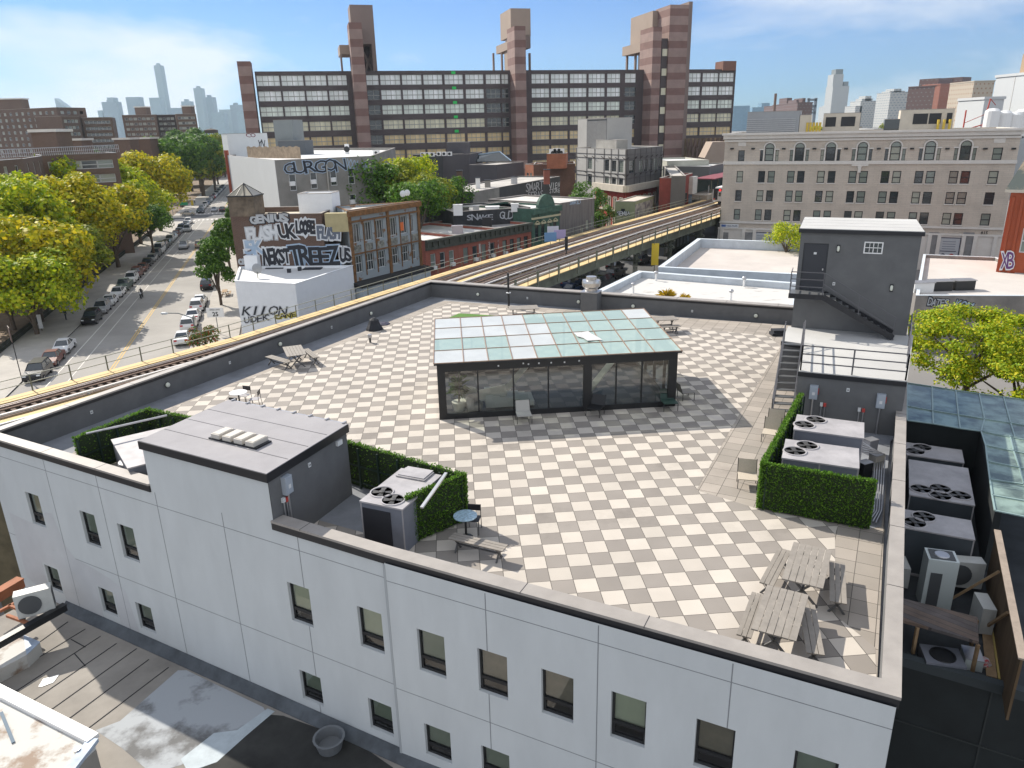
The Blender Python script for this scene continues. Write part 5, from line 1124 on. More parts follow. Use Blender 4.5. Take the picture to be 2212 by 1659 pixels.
z1_ = zat(S(2050, 800, .31646)(1400, 340), a0)
M_, L_ = frame(a0, a1); t = thing('steel_hoarding', 'long rust green steel hoarding with pale panels beside the white roof', 'hoarding', (a0.x, a0.y, 0), M_.to_euler().z)
MB().box(0, L_, 0, .2, 0, z1_).build('panel', gsteel, t); mb = MB()
for k in range(7): MB().box(L_*(k+.2)/7, L_*(k+.75)/7, -.05, 0, .5, z1_-.6).build('pale_infill', mat('pale_infill', (.40, .42, .40), .8, .3, 2), t)
p = P(S(2050, 800, .31646)(1280, 590), 4.5); t = thing('yellow_banner', 'yellow vertical shop banner hanging by the white roof edge', 'banner', (p.x, p.y, 0)); MB().box(-.55, .55, -.08, .08, 4.2, 6.6+.9).build('banner_panel', mat('yellow_banner_m', (.7, .5, .03), .6), t); MB().tube([(0, .15, 0), (0, .15, 7.4)], .06).build('post', gsteel, t)
for k in range(4): text('A', .5, mat('banner_ink', (.25, .12, .02), .7), t, Matrix.Translation((0, -.1, 4.5+k*.75)), align='CENTER') if False else None
# ================================================================= buildings
wframe_w = mat('white_window_frame', (.55, .56, .55), .6); wframe_k = mat('black_window_frame', (.02, .022, .025), .5); wframe_g = mat('grey_window_frame', (.2, .21, .21), .6)
gl_mid = mat('window_dark_glass', (.035, .042, .045), .08, spec=.9); gl_lit = mat('window_pale_glass', (.20, .23, .20), .12, spec=.8); gl_cur = mat('window_curtained_glass', (.33, .34, .28), .3)
WM = {}
def win_mesh(w, h, style='sash', fm=None, gm=None, d=.12):
    key = (round(w, 2), round(h, 2), style, fm.name, gm.name)
    if key in WM: return WM[key]
    m = MB(); t = min(.13, w*(.06 if style in ('trip', 'trip2') else .10)); y0, y1 = d-.06, d
    m.box(0, w, y0, y1, 0, t); m.box(0, w, y0, y1, h-t, h); m.box(0, t, y0, y1, t, h-t); m.box(w-t, w, y0, y1, t, h-t)
    if style in ('sash', 'sill'): m.box(t, w-t, y0-.01, y1, h*.48-t/2, h*.48+t/2)
    if style == 'sill': m.box(-.08, w+.08, -.07, .02, -.12, -.0, 2)
    if style in ('trip', 'trip2'):
        for k in (1, 2): m.box(w*k/3-t*.35, w*k/3+t*.35, y0, y1, t, h-t)
        if style == 'trip2': m.box(t, w-t, y0, y1, h*.55-.04, h*.55+.04)
    if style == 'multi':
        for k in range(1, 5): m.box(t, w-t, y0+.01, y1, h*k/5-.03, h*k/5+.03)
        m.box(w/2-.03, w/2+.03, y0+.01, y1, t, h-t)
    m.poly([(t, y1-.02, t), (w-t, y1-.02, t), (w-t, y1-.02, h-t), (t, y1-.02, h-t)], 1)
    WM[key] = m.mesh('window', [fm, gm, wframe_w]); return WM[key]
def block(name, label, pts, z1, wm, rm, wins=None, z0=0, par=.5, cat='building', fm=None, gms=None, style='sash', d=.12, group=None, parm=None, capn=100, coprim=None, pw=.3):
    """ccw plan points; wins: {edge: [(u0,u1,z0,z1[,style])]}"""
    pts = [Vector(p[:2]) for p in pts]; o = pts[0].copy(); n = len(pts); fm = fm or wframe_w; gms = gms or [gl_mid, gl_mid, gl_lit]
    t = thing(name, label, cat, (o.x, o.y, z0), 0, group); mb = MB(); wins = wins or {}; cnt = 0
    for i in range(n):
        a, b = pts[i]-o, pts[(i+1) % n]-o; M, L = frame(a, b); mb.M = M
        mb.wall(L, 0, z1+par-z0, [(w_[0], w_[1], w_[2]-z0, w_[3]-z0) for w_ in wins.get(i, [])], d)
        for w_ in wins.get(i, []):
            if cnt < capn:
                me = win_mesh(w_[1]-w_[0], w_[3]-w_[2], w_[4] if len(w_) > 4 else style, fm, gms[(cnt*7+int(w_[2]*3)) % len(gms)], d)
                obj('window', me, t, M @ Vector((w_[0], 0, w_[2]-z0)), M.to_euler().z)
            cnt += 1
    mb.M = None
    ip = offset([p-o for p in pts], [pw]*n)
    for i in range(n): j = (i+1) % n; a, b = ip[i], ip[j]; mb.poly([(b.x, b.y, z1-z0), (a.x, a.y, z1-z0), (a.x, a.y, z1+par-z0), (b.x, b.y, z1+par-z0)])
    mb.build('wall', wm, t)
    MB().poly([(p.x, p.y, z1-z0) for p in ip]).build('roof', rm, t)
    if par: mb = MB(); ring(mb, offset([p-o for p in pts], [-.04]*n), ip, z1+par-z0, z1+par+.06-z0); mb.build('coping', coprim or coping_m, t)
    return t
def rows(L, n, w, zs, h, m0=1., m1=None, style=None, u0=None):
    m1 = m0 if m1 is None else m1; out = []
    for z in zs:
        for k in range(n):
            c = m0+(L-m0-m1)*(k+.5)/n; x = (c-w/2, c+w/2, z, z+h); out.append(x+((style,) if style else ()))
    return out
def V2(*a): return Vector(a)
def LE(a, b): return (Vector(b)-Vector(a)).length
brick_br = mat('brown_brick', (.125, .075, .055), .9, .15, .25, kind='brick', col2=(.10, .06, .045), mortar=(.14, .10, .08), bs=(.4, .14, .02))
brick_red = mat('red_brick', (.33, .095, .06), .9, .2, .3, kind='brick', col2=(.27, .08, .05), mortar=(.32, .13, .10), bs=(.4, .14, .02))
brick_or = mat('orange_brick', (.36, .12, .06), .9, .2, .4, kind='brick', col2=(.30, .10, .05), mortar=(.35, .16, .10), bs=(.5, .16, .02))
grey_st = mat('grey_render', (.24, .23, .21), .9, .28, .22)
white_cb = mat('white_clapboard', (.80, .82, .84), .7, .04, 1)
dark_sd = mat('dark_violet_siding', (.085, .078, .085), .85, .1, .3)
tarroof = mat('weathered_roof', (.42, .40, .37), .9, .28, .16)
whiteroof2 = mat('silver_white_roof', (.62, .62, .61), .8, .12, .12)
graf_w = mat('graffiti_white', (.62, .64, .66), .7, .1, 2); graf_k = mat('graffiti_black', (.02, .022, .03), .7); graf_b = mat('graffiti_pale_blue', (.34, .44, .56), .7, .15, 1.5); graf_p = mat('graffiti_purple', (.12, .04, .16), .7); graf_s = mat('graffiti_silver', (.42, .44, .46), .7, .1, 2); graf_y = mat('graffiti_yellow', (.5, .42, .05), .7, .5, 2)
def gtext(s, qs, a, b, root, fill, outline=None, off=.16, eps=.02, name='graffiti', bold=.02, shear=0, thick=.012):
    """lettering s fitted between baseline pixels qs[0], qs[1] with its top at qs[2] on the wall plane a-b"""
    p0, p1, p2 = [on_wall(q, Vector(a), Vector(b)) for q in qs]; dd = (Vector(b)-Vector(a)).normalized(); nn = Vector((dd.y, -dd.x))
    W_ = (p1.xy-p0.xy).length; H_ = p2.z-(p0.z+p1.z)/2; tilt = math.atan2(p1.z-p0.z, W_)
    for mt_, o_, e_ in ((outline, off, eps), (fill, bold, eps+thick)) if outline else ((fill, bold, eps),):
        jit = name == 'graffiti'; vv, ff = [], []; rj = random.Random(s+name); n_ = len(s)
        for ci, chr_ in enumerate(s if jit else [s]):
            if chr_ == ' ': continue
            cu = bpy.data.curves.new('t', 'FONT'); cu.body = chr_; cu.size = 1; cu.resolution_u = 2 if jit else 1; cu.shear = shear
            ob = bpy.data.objects.new('t', cu); COL.objects.link(ob); me = bpy.data.meshes.new_from_object(ob); xs_ = [v.co.x for v in me.vertices]; ys_ = [v.co.y for v in me.vertices]; bpy.data.meshes.remove(me)
            bx = (min(xs_), max(xs_), min(ys_), max(ys_)); cw = W_/(n_ if jit else 1); sx, sy = cw*(1.08 if jit else 1)/(bx[1]-bx[0]), H_/(bx[3]-bx[2]); sx = min(sx, sy*1.7) if jit else sx
            cu.offset = o_*.55/max(.3, min(sx, sy)); me = bpy.data.meshes.new_from_object(ob); COL.objects.unlink(ob); bpy.data.objects.remove(ob); bpy.data.curves.remove(cu)
            ra = rj.uniform(-.13, .13) if jit else 0; dy_ = rj.uniform(-.07, .07)*H_ if jit else 0; sc_j = rj.uniform(.92, 1.12) if jit else 1
            Ml = Matrix.Translation((ci*cw+cw/2 if jit else W_/2, H_/2+dy_, ci*.0015)) @ Matrix.Rotation(ra, 4, 'Z') @ Matrix.Diagonal((sx*sc_j, sy*sc_j, 1, 1)) @ Matrix.Translation((-(bx[0]+bx[1])/2, -(bx[2]+bx[3])/2, 0))
            k0 = len(vv); vv += [tuple(Ml @ v.co) for v in me.vertices]; ff += [tuple(k0+i for i in p.vertices) for p in me.polygons]; bpy.data.meshes.remove(me)
        me = bpy.data.meshes.new(name); me.from_pydata(vv, [], ff); me.update()
        R2_ = Matrix(((dd.x, 0, nn.x*-1, 0), (dd.y, 0, nn.y*-1, 0), (0, 1, 0, 0), (0, 0, 0, 1)))
        base = p0-root.location if root.rotation_euler.z == 0 else None
        Mx_ = Matrix.Translation(Vector((p0.x+nn.x*e_, p0.y+nn.y*e_, p0.z))) @ R2_ @ Matrix.Rotation(tilt, 4, 'Z')
        bpy.context.view_layer.update(); me.transform(root.matrix_world.inverted() @ Mx_); me.name = name; me.materials.clear(); me.materials.append(mt_); obj(name, me, root)
G = S(850, 680, .36166); cc = S(800, 500, .45208); q7 = S(1700, 450, .45208); c2_ = S(800, 0, .45208); c3_ = S(1700, 0, .45208)
# --- low white building with graffiti
ZL = 9.0; lA, lB, lC, lD = P(G(85, 1035), ZL), P(G(710, 1065), ZL), P(G(1290, 900), ZL), P(G(110, 985), ZL)
bk0 = P(G(35, 350), 15.3); bk1 = P(G(1250, 330), 15.3)
lowp = [lA, lB, bk1+V2(.1, -.15), bk0+V2(.3, -.15)]
gw = lowp[1]-lowp[0]; LB = block('low_white_building', 'low white clapboard corner building with black and white graffiti at its foot', lowp, ZL-.2, white_cb, whiteroof2, {1: [(u, u+.75, 3.1, 4.1) for u in (3.4, 5.1, 6.7, 8.2)]}, coprim=white_cb, pw=.2, par=.2)
gtext('KILON', [G(170, 1390), G(640, 1385), G(185, 1290)], lA, lB, LB, graf_k, graf_w, shear=.3); gtext('UDEK', [G(190, 1470), G(450, 1440), G(190, 1385)], lA, lB, LB, graf_k, graf_w, shear=.2); gtext('CANE', [G(505, 1430), G(730, 1400), G(505, 1365)], lA, lB, LB, graf_k, graf_y)
for q, lb in ((G(520, 905), 'dark open roof hatch'), (G(905, 915), 'flat skylight')):
    p = P(q, ZL-.3)-lA; MB().box(p.x-1.2, p.x+1.0, p.y-.8, p.y+.7, ZL-.5, ZL-.1).build('roof_hatch', graf_k, LB)
for q in (G(650, 955), G(760, 935)): p = P(q, ZL-.3)-lA; MB().box(p.x-.2, p.x+.2, p.y-.2, p.y+.2, ZL-.5, ZL+.25).build('roof_vent', graf_k, LB)
p = P(G(320, 990), ZL); t = thing('satellite_dish', 'satellite dish on the parapet of the low white building', 'satellite dish', (p.x, p.y, ZL)); MB().lathe([(1e-3, 0), (.35, .08), (.6, .25)], (0, 0, .9), 14, 0, 'y').build('dish', mat('dish_grey', (.3, .31, .32), .5), t); MB().tube([(0, .1, -.3), (0, .1, .9)], .04).build('post', gsteel, t)
# --- brown brick building with graffiti, chimney
ZB = 15.3; rustR = P(G(1985, 205), 15.5); rBL = P(G(1060, 255), 15.5); rBR = P(G(1830, 222), 15.5)
bdir = (bk1-bk0).normalized(); bperp = V2(-bdir.y, bdir.x)
brk = [bk0, bk0+bdir*(LE(bk0, bk1)-3.2), bk0+bdir*(LE(bk0, bk1)-3.6)+bperp*9.5, bk0+bperp*9]
BR = block('brown_brick_building', 'brown brick building covered in bubble letter graffiti behind the low white one', brk, ZB-.6, brick_br, mat('sandy_roof', (.50, .44, .34), .9, .25, .3), {}, par=.6)
for s, q0, q1, q2, f, o in (('GENIUS', G(255, 440), G(635, 410), G(250, 350), graf_s, graf_k), ('FLASH', G(225, 605), G(525, 590), G(225, 480), graf_w, graf_s), ('UK', G(555, 580), G(715, 580), G(555, 455), graf_k, graf_w), ('LOOSE', G(728, 530), G(915, 530), G(728, 415), graf_k, graf_w), ('FLASH', G(950, 585), G(1175, 590), G(950, 470), mat('graffiti_slate', (.12, .14, .18), .7), graf_w), ('5K', G(205, 745), G(375, 745), G(205, 625), graf_b, graf_w), ('NEKST', G(395, 850), G(660, 850), G(395, 710), graf_k, graf_w), ('TREEZ', G(675, 860), G(1165, 855), G(675, 680), graf_k, graf_b), ('US', G(1185, 820), G(1290, 820), G(1185, 690), graf_k, graf_w), ('OM', G(130, 860), G(215, 860), G(130, 810), graf_s, None)):
    gtext(s, [q0, q1, q2], bk0, bk1, BR, f, o, off=.34, eps=.03, bold=.13)
ch0 = bk0+bdir*.1; t = thing('chimney_tower', 'square brick stair tower with a small glazed pyramid on the corner of the graffiti building', 'tower', (ch0.x, ch0.y, ZB-.2), math.atan2(bdir.y, bdir.x))
z_t = zat(G(10, 165), ch0); MB().box(-.1, 3.1, -.06, 3, 0, z_t-ZB+.2).build('tower_wall', mat('stained_brick', (.14, .11, .08), .9, .5, .8), t); hh = z_t-ZB+.2
MB().box(-.2, 3.2, -.16, 3.1, hh, hh+.15).build('cap', fascia_m, t); mb = MB(); ap = (1.5, 1.4, hh+1.5)
for a, b in (((-.0, 0), (3, 0)), ((3, 0), (3, 3)), ((3, 3), (0, 3)), ((0, 3), (0, 0))): mb.poly([(a[0], a[1], hh+.15), (b[0], b[1], hh+.15), ap])
mb.build('glazed_pyramid', mat('old_glass', (.38, .34, .26), .4), t); mb = MB()
for a in ((0, 0), (3, 0), (3, 3), (0, 3), (1, 0), (2, 0)): mb.bar((a[0], a[1], hh+.15), ap, .09)
mb.build('glazing_bar', fascia_m, t)
sb0 = P(G(235, 640), 10)  # small white chimney against the brick wall
fp0 = on_wall(G(235, 960), bk0, bk1); fp1 = on_wall(G(370, 960), bk0, bk1); ft = on_wall(G(300, 760), bk0, bk1)
t = thing('white_chimney', 'white painted chimney breast against the foot of the graffiti wall', 'chimney', (fp0.x, fp0.y, ZL-.5), math.atan2(bdir.y, bdir.x)); ww_ = (fp1-fp0).xy.length; MB().prism([(0, -1.0), (ww_, -1.0), (ww_, -.02), (0, -.02)], 0, ft.z-ZL+.5).build('stack', white_cb, t)
# --- rusty facade building
yl_ = mat('cream_tin_panel', (.42, .36, .20), .8, .12, 1)
rz_ = [bk1, rustR, rBR+(rBR-rustR)*.2, bk0+bdir*(LE(bk0, bk1)-3.3)+bperp*6]
rz_[0] = bk1; rL = LE(bk1, rustR)
rust = mat('rusted_blue_grey_tin', (.30, .34, .36), .8, col2=(.20, .10, .04), scale=.9, contrast=(.36, .44)); rust2 = mat('rust_streak', (.19, .095, .035), .85, .45, 2); marq = mat('black_canopy', (.025, .025, .025), .9)
bayz = []
for k in range(6):
    u = rL*(.035+.158*k)+(.035*rL if k > 2 else 0); bayz += [(u, u+rL*.105, 11.6, 13.9, 'trip'), (u, u+rL*.105, 7.9, 10.0, 'trip2')]
RB = block('rusty_facade_building', 'three storey building with a rust stained pale blue metal front by the railway', [bk1, rustR, rz_[2], rz_[3]], 15.3, rust, mat('pale_flat_roof', (.60, .57, .52), .9, .1, .3), {0: bayz}, par=.25, style='trip', fm=wframe_w, gms=[gl_mid], d=.25, coprim=rust2)
Mr, _ = frame(V2(0, 0), rustR-bk1)
mb = MB(); mb.M = Mr
for u in (0.0, .505, .965): mb.box(rL*u, rL*u+.45, -.16, -.005, 6.6, 15.0)
for k in range(6): u = rL*(.02+.158*k)+(.035*rL if k > 2 else 0); mb.box(u, u+.14, -.08, -.004, 7.4, 14.3)
mb.build('rusty_pilaster', rust2, RB)
mb = MB(); mb.M = Mr; mb.box(-.1, rL+.15, -.45, -.003, 14.85, 15.5); mb.box(0, rL, -.25, -.003, 14.1, 14.3); mb.box(0, rL, -.2, -.003, 10.2, 10.35); mb.build('cornice', rust2, RB)
mb = MB(); mb.M = Mr
for k in range(6): u = rL*(.035+.158*k)+(.035*rL if k > 2 else 0); mb.box(u+.1, u+rL*.1, -.06, -.004, 10.45, 11.3)
mb.build('ornament_panel', mat('relief_panel', (.22, .22, .19), .9, .7, 3), RB)
mb = MB(); mb.M = Mr; mb.prism([(-.2, -1.6), (rL+.6, -1.6), (rL+.6, -.004), (-.2, -.004)], 6.3, [6.5, 6.5, 6.9, 6.9]); mb.build('shop_canopy', marq, RB)
mb = MB(); mb.M = Mr; mb.box(.1, rL, -1.45, -.004, 4.9, 6.3); mb.build('shop_band', mat('pale_blue_shopfront', (.42, .47, .50), .7, .2, 1), RB)
mb = MB(); mb.M = Mr
for k in range(11): mb.box(.6+k*(rL-1)/11, .6+(k+.8)*(rL-1)/11, -.9, -.8, 3.3, 4.9)
mb.build('shop_window', gl_lit, RB)
mb = MB(); mb.box(bk1.x-rz_[0].x, 0, 0, 0, 0, 0) if False else None
Mk, _ = frame(V2(0, 0), bk0-bk1); mb = MB(); mb.M = frame((bk1-bdir*3.2)-bk1, V2(0, 0))[0]; mb.box(.4, 3.2, -.05, 1, 13.7, 15.3); mb.box(1.2, 3.2, -.06, -.05, 13.1, 13.7); mb.build('side_panel', yl_, RB)
for i, u in enumerate((.63, .8)): pass
obj('flag_blind', MB().box(-.35, .35, 0, .03, 0, 1.1).mesh('flag', mat('orange_blind', (.7, .16, .04), .8)), RB, Mr @ Vector((rL*(.07+.158*4+.035), .10, 12.0)), Mr.to_euler().z)
wb0, wb1 = P(G(745, 140), 17), P(G(1065, 135), 17); wbd = (wb1-wb0).normalized(); wbp = V2(-wbd.y, wbd.x)
zf = 17; sc1 = 1
f0 = on_wall(G(755, 330), bk0+bperp*4, bk1+bperp*4); f1 = on_wall(G(990, 330), bk0+bperp*4, bk1+bperp*4); ftp = on_wall(G(745, 140), bk0+bperp*4, bk1+bperp*4)
block('white_roof_hut', 'white stucco roof hut standing behind the graffiti building roof', [f0.xy, f1.xy+bdir*1.4, f1.xy+bdir*1.4+bperp*3.5, f0.xy+bperp*3.5], ftp.z, white_cb, whiteroof2, {}, z0=ZB-.6, par=.1, cat='roof hut')
for q in (G(1835, 175), G(1880, 165)): p = P(q, 15.6); t = thing('satellite_dish', 'pale satellite dish on the roof of the rusty building, ' + ('left' if q[0] < G(1860, 0)[0] else 'right') + ' of the pair', 'satellite dish', (p.x, p.y, 15.4), .5); MB().lathe([(1e-3, 0), (.3, .08), (.45, .2)], (0, 0, .8), 12, 0, 'y').build('dish', plastic_w, t); MB().tube([(0, .1, 0), (0, .1, .8)], .03).build('post', gsteel, t)
# --- tenement with GURGON lettering
ZG = 20.7; gL, gC, gR, gF = P(cc(120, 185), ZG), P(cc(510, 225), ZG), P(cc(1310, 190), ZG), P(cc(1510, 150), ZG-.8)
gd = (gR-gC).normalized(); wl_ = []; gLen = LE(gC, gR)
def ucoord(q, a, b): p = on_wall(q, Vector(a), Vector(b)); return (p.xy-Vector(a)).dot((Vector(b)-Vector(a)).normalized()), p.z
gw_ = []
for q in (cc(625, 345), cc(800, 330), cc(965, 305), cc(1113, 295)):
    u, z = ucoord(q, gC, gR); gw_.append((u, u+1.1, z-2.4, z+.1))
for q in (cc(985, 500), cc(1130, 505)): u, z = ucoord(q, gC, gR); gw_.append((u, u+1.1, z-2.3, z))
TB = block('grey_tenement', 'grey rendered tenement with GURGON painted along its top and a blank white side', [gL, gC, gR, gF, gL+(gF-gR)], ZG-.5, grey_st, whiteroof2, {1: gw_}, par=.5, fm=wframe_w, d=.15)
M0_, L0_ = frame(V2(0, 0), gC-gL); mb = MB(); mb.M = M0_; mb.box(-.02, L0_-.02, -.06, -.01, 0, ZG+.05); mb.build('white_side_wall', mat('blank_white_wall', (.50, .51, .51), .9, .03, .3), TB)
gtext('GURGON', [cc(590, 340), cc(1100, 300), cc(590, 238)], gC, gR, TB, graf_k, graf_b, off=.2); gtext('XXX YR', [cc(1105, 285), cc(1290, 310), cc(1105, 230)], gC, gR, TB, graf_b, None)
for q in (cc(650, 418), cc(825, 402), cc(988, 385), cc(1150, 568)): u, z = ucoord(q, gC, gR); Mg, _ = frame(gC-gL, gR-gL); mb = MB(); mb.M = Mg; mb.box(u-.4, u+.4, -.5, 0, z-.3, z+.35); mb.build('window_air_conditioner', white_m, TB)
u, z = ucoord(cc(935, 260), gC, gR); mb = MB(); mb.M = frame(gC-gL, gR-gL)[0]; mb.tube([(u, -.15, 2), (u, -.15, z)], .12, 6); mb.build('downpipe', mat('pale_pipe', (.4, .38, .34), .6), TB)
mb = MB(); mb.tube([(-.3, .3, 0), (-.3, .3, ZG+1)], .45, 8); mb.build('red_pipe_stack', mat('terracotta_red', (.28, .07, .04), .8, .2, 1), TB)
gb = V2(-gd.y, gd.x)
o1 = on_wall(cc(135, 175), gL+gb*4, gL+gb*4+gd); o2 = on_wall(cc(460, 125), gL+gb*4, gL+gb*4+gd)
block('white_stair_hut', 'white roof hut with a dark red heart at the left end of the tenement roof', [o1, o2, o2.xy+gb*4, o1.xy+gb*4], zat(cc(130, 10), o1), mat('white_painted_wall', (.60, .62, .62), .8, .05, .5), whiteroof2, {}, z0=ZG-.5, par=.12, cat='roof hut')
hut = bpy.context.scene.objects['white_stair_hut'] if 'white_stair_hut' in bpy.context.scene.objects else None
gtext('CO', [cc(270, 30), cc(350, 35), cc(270, 0)], o1.xy, o2.xy, hut, mat('dark_red_paint', (.15, .01, .03), .7), None); gtext('YN', [cc(370, 110), cc(425, 115), cc(370, 58)], o1.xy, o2.xy, hut, graf_k, None)
o1 = on_wall(cc(285, 190), gC-gd*1, gR); o2 = on_wall(cc(728, 185), gC, gR); tf = P(cc(285, 185), ZG); tf2 = P(cc(728, 190), ZG)
t = thing('wooden_roof_fence', 'weathered wooden board fence on the tenement roof', 'fence', (tf.x, tf.y, ZG-.5)); M_, L_ = frame(V2(0, 0), tf2-tf); mb = MB(); mb.M = M_
for k in range(int(L_/.32)): mb.box(k*.32, k*.32+.29, 0, .05, .1, 2.1+.1*math.sin(k))
mb.build('board_panel', mat('weathered_wood', (.34, .26, .18), .9, .3, 1.5), t); MB().tube([(0, .1, .5), ((tf2-tf).x, (tf2-tf).y+.1, .5)], .05).build('rail', wm, t)
for i, (q, w_, h_) in enumerate(((c2_(545, 1210), 1.4, 1.1), (c2_(600, 1208), 1.4, 1.1), (c2_(740, 1215), 2.2, 1.5), (c2_(1110, 1250), .8, 2.0), (c2_(1350, 1255), 1.2, .9))):
    p = P(q, ZG+.2); t = thing('roof_unit', ['small white unit at the left of the tenement roof behind the wooden fence', 'second small white unit on the tenement roof behind the wooden fence', 'larger white unit at the right end of the wooden roof fence', 'slim white vent pipe standing on the tenement roof', 'low white unit near the right end of the tenement roof'][i], 'roof unit', (p.x, p.y, ZG-.5)); MB().box(-w_/2, w_/2, -w_/3, w_/3, 0, h_).build('cabinet', white_m, t); MB().lathe([(.3*h_, -.01), (1e-3, -.02)], (0, -w_/3, h_*.5), 10, 0, 'y').build('fan_grille', black_m, t)
# tall grey slab and lean-to on the roof behind
a_, b_ = at(c2_(515, 1160), 165), at(c2_(665, 1160), 165); block('grey_lift_hut', 'tall plain grey stair hut on the roof behind the wooden fence', [a_, b_, b_.xy+V2(1, 5), a_.xy+V2(1, 5)], at(c2_(515, 1002), 165).z, mat('plain_grey_panel', (.22, .24, .24), .8, .05, .5), tarroof, {}, z0=ZG-1, par=.1, cat='roof hut')
a_, b_ = at(c2_(540, 1215), 164), at(c2_(760, 1210), 164); block('low_grey_hut', 'low dark grey roof hut in front of the tall grey one', [a_, b_, b_.xy+V2(1, 3), a_.xy+V2(1, 3)], at(c2_(540, 1175), 164).z, mat('slate_panel', (.12, .13, .14), .8), whiteroof2, {}, z0=ZG-1, par=.1, cat='roof hut')
# --- trees in the yards between
for i, (q, Y, r_, lm_, lb) in enumerate(((c2_(1290, 1500), 128, 6.0, leafG, 'dark green yard tree directly right of the grey tenement'), (c2_(1450, 1500), 132, 6.0, leafO, 'olive green yard tree in the middle of the yard group'), (c2_(1620, 1470), 136, 6.0, leafYG, 'bright green yard tree, tallest of the yard group'), (c2_(1780, 1590), 128, 5.0, leafO, 'yellow green yard tree at the right of the yard group'), (c2_(1920, 1600), 134, 5.0, leafG, 'green yard tree at the right end of the group by the low dark building'), (c2_(1700, 1659), 118, 5.0, leafG, 'lower dark green yard tree behind the rusty building'))):
    w_ = at(q, Y); tree(lb, (w_.x, w_.y), 24+i % 3, lm_, 4.5, 6, 4200, .36, 'yard trees behind the rusty building', trunk=max(2, (w_.z)/(r_/4.5)-3.4), sc_=r_/4.5, rz=i*2., name='yard_tree')
for q, Y, r_, lb in ((q7(1110, 680), 150, 4.2, 'dark green tree in front of the grey ornate building'), (q7(1210, 800), 146, 3.4, 'smaller dark tree right of it beside the railway fence')):
    w_ = at(q, Y); tree(lb, (w_.x, w_.y), 33, leafG, 4.0, 8, 3600, .34, trunk=max(1, w_.z/(r_/4)-4), sc_=r_/4, name='yard_tree')
# --- dark violet building
def hb(name, label, qs, z1, depth, wm, rm, z0=0, wins=None, **k):
    """front wall seen between pixels qs[0], qs[1] (roof line at z1); extends back by depth"""
    a, b = P(qs[0], z1), P(qs[1], z1); d_ = (b-a).normalized(); n_ = V2(-d_.y, d_.x)
    return block(name, label, [a, b, b+n_*depth, a+n_*depth], z1, wm, rm, wins or {}, z0=z0, **k)
hb('dark_violet_building', 'tall blank dark violet grey building behind the yard trees', [c2_(1855, 1290), c2_(2125, 1285)], 18, 18, dark_sd, tarroof, par=.2)
hb('dark_violet_building', 'narrower dark grey wing left of the tall violet grey building', [c2_(1655, 1290), c2_(1850, 1292)], 18, 14, mat('dark_grey_siding', (.06, .06, .062), .85, .1, .4), tarroof, par=.2)
hb('dark_violet_building', 'lower dark violet grey wing with a slanted skylight on top', [c3_(130, 1375), c3_(362, 1375)], 15.5, 16, dark_sd, tarroof, par=.2)
hb('stair_hut', 'plain dark roof hut with a small lamp above the violet grey building', [c2_(1930, 1275), c2_(2115, 1275)], 18.2, 5, dark_sd, tarroof, z0=17.5, par=0) if False else None
a_ = P(c2_(1930, 1275), 18.2); b_ = P(c2_(2115, 1275), 18.2); zz = zat(c2_(1930, 1185), a_); block('roof_hut', 'plain dark roof hut with a white lamp above the violet grey building', [a_+V2(.2, 2), b_+V2(0, 2), b_+V2(.3, 7), a_+V2(.3, 7)], zz, dark_sd, tarroof, {}, z0=18, par=.05, cat='roof hut')
for i, q in enumerate([c2_(1735+40*k, 1285) for k in range(3)]+[c2_(1870+45*k, 1280) for k in range(3)]):
    p = P(q, 18.5); t = thing('roof_condenser', 'small white condenser, one of six in a line on the dark building roof', 'air conditioner', (p.x, p.y+.6, 18), .05, 'condensers on the dark building roof'); MB().box(-.6, .6, -.25, .25, .1, 1.1).build('cabinet', white_m, t); MB().lathe([(.36, -.005), (1e-3, -.02)], (-.1, -.25, .6), 10, 0, 'y').build('fan_grille', black_m, t)
a_ = P(c3_(135, 1350), 15.7); b_ = P(c3_(290, 1360), 15.7); t = thing('slanted_skylight', 'slanted dark glass skylight with a pale blue frame on the lower dark wing', 'skylight', (a_.x, a_.y+1, 15.7)); w_ = (b_-a_).length
MB().prism([(0, 0), (w_, 0), (w_*.72, 4), (w_*.1, 4)], 0, [.2, .2, 2.6, 1.8]).build('glass_body', gl_mid, t); MB().bar((0, 4, 1.8), (w_*.72, 4, 2.6), .5, .3).bar((w_*.72, 4, 2.6), (w_, 0, .2), .3).build('frame', mat('pale_blue_frame', (.35, .45, .55), .5), t)
# --- low dark building with graffiti end, brick chimneys
zD = 13; d0_, d1_, d2_ = P(q7(160, 600), zD), P(q7(370, 560), zD), P(q7(885, 468), zD)
df = P(q7(80, 590), zD)
DW = {1: [(ucoord(q7(430, 645), d1_, d2_)[0], ucoord(q7(430, 645), d1_, d2_)[0]+.9, 8.2, 9.6), (ucoord(q7(532, 645), d1_, d2_)[0], ucoord(q7(532, 645), d1_, d2_)[0]+.9, 8.2, 9.8)]}
dd_ = (d2_-d0_).normalized(); dn = V2(-dd_.y, dd_.x)
DB = block('low_dark_building', 'low dark building with a pale roof and white graffiti at its right end', [d0_, d0_+dd_*LE(d0_, d1_), d2_, d2_+dn*11, d0_+dn*11], zD-.2, mat('charcoal_siding', (.06, .062, .065), .85, .2, .6), tarroof, DW, par=.2)
mb = MB(); mb.M = frame(V2(0, 0), d2_-d0_)[0]; mb.box(0, LE(d0_, d1_), -.05, -.01, 0, zD); mb.build('grey_wall_part', grey_st, DB)
